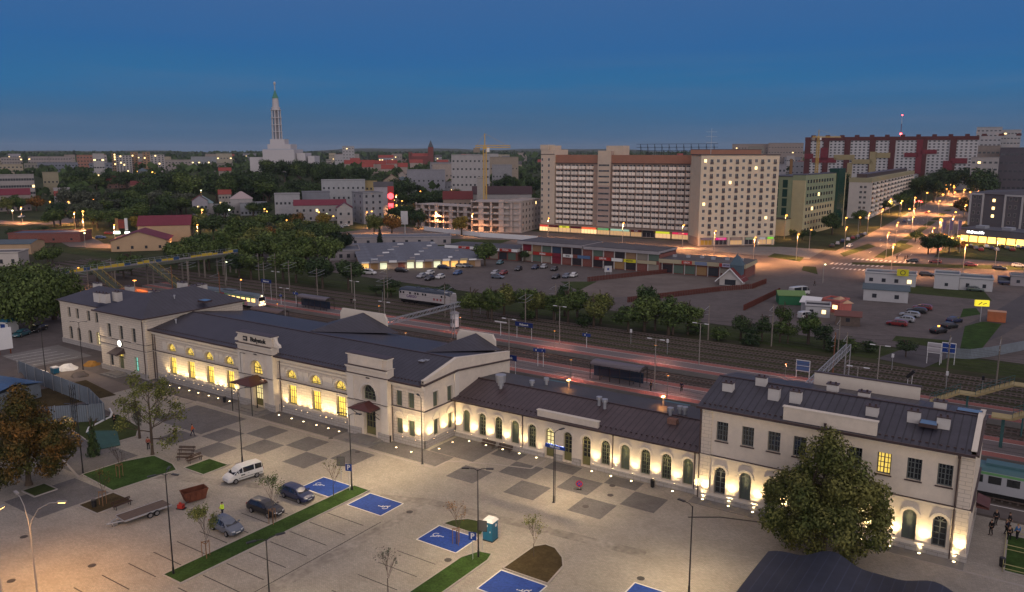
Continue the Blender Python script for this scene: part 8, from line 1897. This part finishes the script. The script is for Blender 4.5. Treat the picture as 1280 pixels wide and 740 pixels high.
band([at(290,308),at(340,305),at(390,300)],9,(10,14),(5,7),['green','olive','grey','green'],'large tree in the park left of the market','park trees',34,6,2600);band([at(310,322),at(360,325),at(395,322)],6,(10,13),(5,6.5),['green','olive','autumn'],'large tree in the front row of the park','park trees',35,4,2600)
tree(*at(405,288),10,4.5,'yellow','tree lit golden by a street lamp left of the side street',None,2400);tree(*at(372,292),11,5.5,'autumn','brownish tree left of the lamp lit golden tree',None,2400)  # golden lamp light on the first tree put into its yellow leaf colour
tree(*at(172,291),9,4.4,'yellow','tree lit yellow by a lamp behind the lit billboard',None,2400);tree(*at(68,284),11,6.5,'green','round green tree beside the curve of the left street',None,2600)  # yellow lamp light on the first tree put into its leaf colour
band([at(5,268),at(25,266),at(45,262)],5,(10,13),(5,6.5),['autumn','green','olive'],'tree left of the curved street at the left edge','street trees',36,5,2000)
band([at(85,280),at(120,283),at(160,285),at(210,280)],13,(11,15),(6,8),['dark','dark','green','grey'],'big dark park tree right of the curved street','park trees',37,9,2200)
band([at(75,262),at(120,262),at(170,262),at(220,262)],14,(13,18),(7,9),['dark','dark','green','grey'],'tall dark tree in the second park row','park trees',38,14,1800)
band([at(180,268),at(215,270),at(235,268)],5,(13,16),(7,9),['grey','grey','green'],'tall silvery tree left of the pavilions','park trees',39,7,2200)
band([at(235,275),at(265,274),at(290,272),at(320,270),at(345,272)],9,(8,11),(4,6),['dark','green','dark'],'dark tree among the white pavilions','park trees',40,6,1500)
band([pol(100,800),pol(150,820),pol(200,760),pol(250,700)],14,(14,19),(8,10),['dark','dark','green'],'distant dark tree before the tan tower blocks','distant trees',41,20,1200)
band([pol(195,660),pol(230,660),pol(260,640),pol(300,640),pol(340,640)],16,(20,27),(9,12),['dark','dark','green','dark'],'tall dark tree on the church hill','trees on the church hill',42,14,1800)
band([pol(330,850),pol(350,830),pol(375,830),pol(398,840)],9,(20,25),(10,13),['dark','green'],'dark tree close before the church walls','trees on the church hill',81,8,1600);band([pol(345,620),pol(370,640),pol(395,620)],8,(13,19),(8,11),['dark','dark'],'dark tree below the white church','trees on the church hill',43,12,1600);band([pol(398,760),pol(412,720),pol(428,740),pol(445,760)],7,(22,28),(9,12),['dark','green','dark'],'tall dark tree right of the church','trees on the church hill',44,10,1600)
band([pol(440,760),pol(465,720),pol(490,700)],7,(13,17),(8,10),['dark'],'dark tree before the red-roofed houses','distant trees',45,12,1300);band([pol(500,640),pol(505,600)],3,(18,22),(7,9),['dark'],'tall dark tree right of the sand coloured house','distant trees',46,8,1600)
band([pol(508,560),pol(530,540),pol(550,560),pol(565,600)],9,(11,15),(6.5,8.5),['dark','autumn','dark'],'dark tree among the orange lamps in the town','distant trees',47,12,1600);band([pol(500,470),pol(512,450),pol(528,470),pol(545,490)],6,(9,12),(5,7),['dark','autumn'],'dark tree behind the left wing of the building site','distant trees',48,10,1600)
band([pol(612,760),pol(630,760),pol(650,740),pol(668,700)],8,(14,19),(7,10),['dark','dark','green'],'dark tree left of the tall block','distant trees',49,14,1500);band([pol(655,560),pol(666,520)],3,(13,16),(6,8),['dark'],'dark tree close to the left end of the tall block','distant trees',50,5,1600)
band([at(240,322),at(300,326),at(360,332),at(410,335)],12,(10,13),(5,6.5),['green','olive','green'],'full green tree in the middle rows of the park','park trees',71,4,2400)
band([at(250,300),at(310,296),at(360,290)],9,(10,14),(5.5,7),['dark','green','olive'],'full tree behind the park front rows','park trees',72,6,2000)
band([at(330,318),at(380,312),at(415,305)],7,(10,13),(5,6.5),['green','dark','autumn'],'tree at the market end of the park','park trees',73,4,2200)
band([at(95,272),at(150,274),at(200,273),at(250,262)],10,(12,16),(7,9),['dark','grey','green'],'broad tree in the third park row','park trees',74,9,1800)
band([at(-20,300),at(30,298),at(55,296)],5,(4,6),(3,4),['dark','green'],'low tree beside the sheds at the left edge','street trees',75,3,1500)
band([(-84,560),(-86,700),(-88,860),(-84,1000)],14,(9,13),(5,7),['dark','green','dark'],'dark tree on the left side of the boulevard','boulevard trees',51,5,1300);band([pol(1165,800),pol(1190,850),pol(1205,900)],8,(20,27),(10,13),['dark'],'tall dark tree before the right end of the maroon high-rise','boulevard trees',52,14,1500)
band([pol(1105,760),pol(1140,740),pol(1165,700)],8,(17,22),(9,11),['dark','dark','green'],'dark tree behind the long pale block','boulevard trees',53,12,1500);band([pol(1215,900),pol(1232,760),pol(1245,700)],6,(22,28),(9,12),['dark'],'tall dark tree at the right horizon','boulevard trees',54,10,1500)
band([(-30,520),(-32,620),(-34,760),(-30,900),(-26,1100)],6,(8,11),(4.5,6),['dark','green'],'dark tree on the right side of the boulevard','boulevard trees',55,3,1200);band([pol(1025,640),pol(1050,600),pol(1075,620)],5,(24,28),(7,9),['dark'],'dark treetop rising behind the green building','distant trees',56,8,1300)
for px,py,h,r,k,l in((1040,293,11.5,6.0,'dark','large dark tree before the green building'),(1075,282,9.5,4.6,'green','tree before the corner of the long pale block'),(1003,300,5,2.8,'dark','small bush tree before the yellow wall'),(1013,300,5.5,3.6,'dark','bushy small tree left of the parked cars'),(990,298,4.5,2.4,'dark','small tree before the low green wing'),(1144,302,5.4,3.6,'green','small round tree on the grass verge of the boulevard'),(1205,272,13,7.5,'autumn','large dark reddish tree left of the hotel'),(1160,318,8,5.0,'dark','dark tree group left of the restaurant, left one'),(1172,317,9,5.6,'dark','dark tree group left of the restaurant, right one'),(1186,316,6,4,'green','low green tree before the flag poles'),(1198,315,5.5,3.6,'autumn','low reddish tree before the restaurant'),(1060,268,10,5,'dark','dark tree between the green building and the long pale block'),(940,290,6,3,'dark','dark tree hidden before the cream block shops')):
    if px==940:continue
    tree(*at(px,py),h,r,k,l,None,2400)
for x,y,h,r in((-189,87,16.5,8.5),(-199,80,15.5,8.5),(-208,92,15,8),(-197,96,15,7)):tree(x,y,h,r,'green','great dark green tree beside the left wing of the station','great trees beside the left wing',n=7000,ls=.045,base=-.12)
band([(-240,128),(-246,140),(-250,152)],3,(7,9),(4,5),['green'],'green tree beyond the footbridge deck at the left',G1,60,2,2000);band([(-262,168),(-256,178),(-250,188)],4,(6,9),(4,5),['green','dark'],'green tree below the maroon roofed houses',G1,61,3,2000);band([(-330,110),(-345,128),(-300,112)],4,(5,7),(3.5,5),['dark'],'dark tree around the sheds at the left',G1,62,4,1500)
band([(-298,148),(-290,142)],2,(7,8),(4.5,5),['green'],'round green tree between the cream building and the maroon roof',G1,63,1.5,2200)
# == STREET LAMPS OF THE TOWN
m_gl=emat('far_lamp_glow_orange',(1.0,.34,.06),2.6);m_glw=emat('far_lamp_glow_white',(.9,.95,.55),2.2);m_glr=emat('far_light_red',(1,.06,.05),7);m_gly=emat('far_lamp_glow_yellow',(1.0,.48,.08),2.6)
BUL={}
def far_lamp(px,py,hgt=9.0,r=None,m=None,light=0,phrase=None,base=None,col=(1,.42,.15)):
    if base:x,y=base
    else:
        d=ray(px,py);tt=(hgt-H)/d[2]
        for _ in range(14):zt=terrain(d[0]*tt,d[1]*tt)+hgt;tt=.5*tt+.5*(zt-H)/d[2]
        x,y=d[0]*tt,d[1]*tt
    D=math.hypot(x,y);r=r or max(.22,min(1.3,D/1000*1.0));z=terrain(x,y);m=m or m_gl
    t=thing('street_lamp',None,'street lamp',(x,y,z),0,'street lamps of the town')
    k=('p',round(hgt,1))
    if k not in BUL:mb=MB();mb.tube((0,0,-.2),(0,0,hgt),.13,.08,m_pole,6);mb.bar((0,0,hgt),(.5,0,hgt+.05),.1,.1,m_pole);BUL[k]=mb.mesh('pole')
    link('pole',BUL[k],t);k=('b',round(r,1),m.name)
    if k not in BUL:mb=MB();mb.ball((0,0,0),r,m,8,6,.7);BUL[k]=mb.mesh('glowing_lamp')
    link('glowing_lamp',BUL[k],t,(.4,0,hgt-.1))
    if light:spot(t,(.4,0,hgt-r-.3),light,col,160,.9,(0,0,0),.5)
    inrow(t,phrase or(LAMPROW if m is m_gl else 'small far street lamp glowing '+('white' if m is m_glw else 'yellow' if m is m_gly else 'red')));return t
for px,py,l in((612,254,9000),(721,257,6000),(844,262,8000),(1175,274,12000),(982,269,5000),(103,264,3000),(252,262,4000)):far_lamp(px,py,13 if px>1100 else 11,.55,m_gl if px>500 else m_gly,l,'tall street lamp glowing orange in the middle distance')
far=[(1027,260),(1013,287),(1080,243),(1092,238),(1085,253),(1104,247),(1127,251),(1136,261),(1113,249),(1178,243),(1193,240),(1199,248),(1205,237),(1212,240),(1224,243),(1229,226),(1216,219),(1202,222),(1214,226),(1235,220),(1248,218),(1259,208),(1267,204),(1236,214),(1226,216),(1241,231),(1255,225),(1270,222),(1262,228),(1172,234),(1188,230),(1192,234),(1174,251),(1160,264),(1141,271),(1250,211),(1274,214),(1277,219),(1244,221),(1221,233),(1228,236),(1238,240),(1192,232),(1183,236)]
for i,(px,py)in enumerate(far):far_lamp(px,py,9,None,m_gly if i%3==0 else m_gl,26000 if i%2==0 else 0)
for i,(px,py)in enumerate([(513,237),(520,229),(526,232),(531,228),(525,239),(513,222),(543,225),(547,229),(551,231),(507,223),(502,251),(495,244),(464,264),(458,265),(471,251),(468,249),(484,252),(488,253),(492,250),(495,256)]):far_lamp(px,py,8,None,m_gl if i%3 else m_gly,7000 if i%2 else 0)
for px,py,m,l in((15,263,m_glw,800),(77,251,m_gl,1500),(85,252,m_gl,0),(62,252,m_gl,600),(177,232,m_gly,2500),(182,234,m_gly,0),(79,237,m_gl,900),(172,214,m_gly,0),(190,215,m_gly,0),(194,217,m_gly,0),(251,238,m_glw,500),(278,238,m_glw,600),(232,244,m_glw,0),(330,261,m_gly,2200),(333,264,m_gly,0),(393,262,m_gly,2600),(408,267,m_glw,1200),(398,265,m_gly,0),(416,270,m_gly,0),(373,284,m_glw,500),(452,256,m_glw,500),(455,258,m_glw,0),(450,254,m_glw,0),(289,253,m_glw,0),(318,237,m_glw,0),(101,244,m_glw,0),(148,251,m_glw,0),(181,252,m_glw,0),(193,238,m_glw,0),(179,262,m_gly,1500),(173,260,m_gly,0),(160,256,m_glw,0),(286,262,m_glw,0),(274,257,m_glw,0),(486,236,m_glr,0),(1057,272,m_gly,900),(1062,258,m_glr,400),(1100,252,m_gl,1200),(1148,251,m_glr,900),(1151,252,m_glr,0),(1143,252,m_glr,0),(1030,330,m_glw,0),(1174,311,m_glr,0),(1182,293,m_gly,900),(1189,297,m_gly,0),(1197,295,m_gly,0),(1179,293,m_gl,0),(1201,298,m_glw,1500),(1185,296,m_gly,0),(282,327,m_glw,0),(105,291,m_glw,0),(300,349,m_gl,0)):far_lamp(px,py,6,None,m,l)
t=thing('lit_platform_roof','short roof glowing orange over the platform beneath the footbridge','platform roof',(-196,119.5,.8));mb=MB();mb.box(-9,-2,2.9,9,2,3.1,mat('orange_roof_sheet',(.35,.14,.05),.6));mb.build('roof',t)
for q in(-8,0,8):mb=MB();mb.tube((q,0,0),(q,0,2.9),.08,.08,m_pole,6);mb.build('post',t)
mb=MB();mb.tube((0,-3,0),(0,-3,6.2),.08,.07,m_pole);mb.box(-.4,-3.2,6.1,.4,-2.6,6.2,m_gl);mb.build('lamp',t);spot(t,(0,-2.8,6.0),1200,(1,.4,.1),150,.8,(0,0,0),.2)
far_lamp(0,0,7,.25,m_gl,1800,'orange lamp on the near platform at the left',base=(-232,121),col=(1,.4,.1));far_lamp(0,0,7,.25,m_gl,1800,'orange lamp on the near platform at the left',base=(-214,109),col=(1,.4,.1))
for(x,y)in((-104,118),(-84,118),(-66,118),(-48,118),(-30,118),(-10,118),(-150,124.5),(-125,124.5),(-128,136),(-104,136),(-80,136),(-58,136),(-34,136)):  # lanterns added to give the platforms their red glow
    t=thing('added_glow_lantern',None,'lantern',(x,y,.8),0,'lanterns added for the red platform glow');mb=MB();mb.tube((0,0,0),(0,0,3.6),.05,.04,m_pole,6);mb.build('post',t);mb=MB();mb.cbox(0,0,3.55,.3,.3,.16,m_black);mb.cbox(0,0,3.5,.24,.24,.05,m_gl);mb.build('lamp_head',t);spot(t,(0,0,3.4),700,(1,.42,.27),165,1,(0,0,0),.1);inrow(t,'small lantern added on a thin post for the red platform glow')
for x,y in((-75,305),(-105,300),(-48,330),(-20,300),(-52,380),(-58,480),(-40,560),(-60,680),(-150,312),(-190,316),(5,305),(-235,318),(-262,360),(-40,288),(-66,345),(-35,430),(-72,430),(-36,360),(-70,580),(-42,700),(-125,318),(30,292),(-12,325),(-85,285)):
    far_lamp(0,0,10,.35,m_gl,17000,'orange street lamp standing along the wide streets',base=(x,y))
for k in range(20):
    yy=400+k*62
    for s in(-17,17):far_lamp(0,0,10,None,m_gl if(k+s)%3 else m_gly,15000 if(k+(s>0))%2 else 0,'orange street lamp of the long double row down the boulevard',base=(-54+s+(yy>900)*(yy-900)*.02,yy))
for x,y,e in((-420,220,20000),(-375,200,20000),(-335,192,16000),(-305,212,16000),(-450,235,22000),(-480,222,22000),(-510,280,22000),(-540,320,22000),(-292,250,14000),(-275,290,14000),(-268,330,16000),(-266,400,16000)):far_lamp(0,0,9,.35,m_gl,e,'orange street lamp along the curved left street',base=(x,y))
# == VEHICLES FARTHER OFF
def vpx(px,py,kind,col,ang,phrase,**kw):
    x,y=at(px,py);return car(x,y,ang,kind,col,None,kw.pop('full',False),terrain(x,y)+kw.pop('dz',0),phrase,kw.pop('group','parked cars beyond the tracks'),**kw)
Cc=['black','silver','navy','white','red','grey']
for i,(px,py,c)in enumerate(((619,343,'silver'),(629,343,'red'),(648,338,'black'),(669,336,'navy'),(680,335,'silver'),(693,338,'black'),(695,348,'black'),(708,347,'grey'),(717,346,'white'),(625,330,'teal'))):vpx(px,py,'hatch',c,R(-75 if py<340 else-80),c+' car parked in the car park before the shops')
for px,py,k,c,a in((462,343,'van','white',15),(502,340,'estate','black',12),(527,347,'hatch','silver',-80),(537,343,'hatch','white',-80),(537,350,'hatch','black',-80),(550,348,'hatch','white',-80),(555,336,'estate','navy',14),(572,343,'hatch','blue',-80),(576,334,'hatch','silver',14),(584,334,'hatch','grey',14),(622,348,'hatch','grey',14)):vpx(px,py,k,c,R(a),c+' '+('van' if k=='van' else 'car')+' parked before the market stalls')
vpx(842,392,'bus','white',R(70),'white coach parked behind the dark tree of the belt',full=True);vpx(999,369,'bus','white',R(60),'white minibus at the end of the red brown fence',full=True);vpx(1008,398,'van','white',R(60),'white van beside the green tarpaulin stall')
for px,py,k,c,l in((1121,407,'estate','red','dark red car nearest in the right car park row'),(1131,402,'hatch','silver','silver car next to the dark red one'),(1137,396,'estate','silver','silver estate car in the middle of the row'),(1146,391,'estate','black','black car behind the silver estate'),(1153,387,'estate','red','red car at the far end of the row')):vpx(px,py,k,c,R(178),l)
for px,py,c,l in((1173,416,'black','black taxi with a lit roof lamp, nearest of three'),(1187,410,'black','black car in the middle of the three beside the sidewalk'),(1193,403,'navy','dark blue car at the back of the three beside the sidewalk')):
    o=vpx(px,py,'hatch',c,R(60),l)
    if 'taxi' in l:mb=MB();mb.box(-.3,-.15,1.5,.1,.15,1.68,m_gly);mb.build('roof_lamp',o)
vpx(1219,364,'estate','green',R(5),'grey green estate car before the white huts');vpx(1262,356,'bus','navy',R(5),'dark blue van parked near the right edge');vpx(1158,345,'estate','black',R(5),'black car behind the long white building')
for px,py,c,a,l in((1140,328,'black',185,'black car with lights on at the left of the cross street queue'),(1169,329,'red',185,'red car with bright lights on the cross street'),(1213,333,'red',5,'dark red car on the cross street right of the lamp post'),(1249,337,'black',5,'black car on the cross street near the right edge'),(1273,334,'white',5,'long white car at the right edge of the cross street')):vpx(px,py,'hatch',c,R(a),l,lights=True,dz=.05)
vpx(1062,309,'hatch','white',R(-95),'car with dazzling headlights waiting at the crossing',lights=True,dz=.05);o=COL.objects[-1]
for k,(px,py)in enumerate(((1040,309),(1047,306),(1053,303),(1060,301),(1066,299),(1072,297),(1077,295),(1081,294),(1130,278),(1136,277),(1158,267),(1162,266))):vpx(px,py,'hatch',Cc[k%6],R(100),Cc[k%6]+' car parked along the left side of the boulevard',dz=.1)
for k in range(12):vpx(1213+k*6.5,309.5+(k%3)*2,'hatch',Cc[(k*5)%6],R(100),Cc[(k*5)%6]+' car parked before the restaurant')
vpx(27,272,'hatch','white',R(-60),'car with bright headlights on the curved left street',lights=True,dz=.1);x,y=at(27,272)
for px,py,c,l in((104,299,'red','maroon car parked beside the sheds at the left'),(126,298,'blue','blue car parked before the maroon roofs'),(137,293,'red','red car on the left street before the maroon roofs'),(52,310,'silver','silver car beside the cream building at the left'),(45,308,'blue','blue car beside the cream building at the left')):vpx(px,py,'estate',c,R(45),l)
for px,py,c in((432,283,'white'),(425,285,'silver'),(553,289,'white'),(561,290,'silver')):vpx(px,py,'hatch',c,R(20),c+' car parked near the building site and side street')
for px,py,l in((1131,325,'dark walker waiting at the crossing, left one'),(1134,324,'dark walker waiting at the crossing, right one'),(1018,357,'dark walker on the path beside the minibus'),(1121,324,'dark walker left of the crossing pair')):
    x,y=at(px,py);person(x,y,rnd.random()*6,1.75,BLK,BLK,BRN,l,'walk')
number_rows()
# == EVENING HAZE
hz=bpy.data.materials.new('evening_haze');hz.use_nodes=True;ht=hz.node_tree;ht.nodes.clear();pv=ht.nodes.new('ShaderNodeVolumePrincipled');pv.inputs['Density'].default_value=.000045;pv.inputs['Color'].default_value=(.75,.82,.95,1);ou=ht.nodes.new('ShaderNodeOutputMaterial');ht.links.new(pv.outputs[0],ou.inputs['Volume'])
mb=MB();mb.box(-9000,-3000,-3,6000,9000,128,hz);tag(mb.build('haze'),'thin bluish evening haze over the town',kind='stuff')
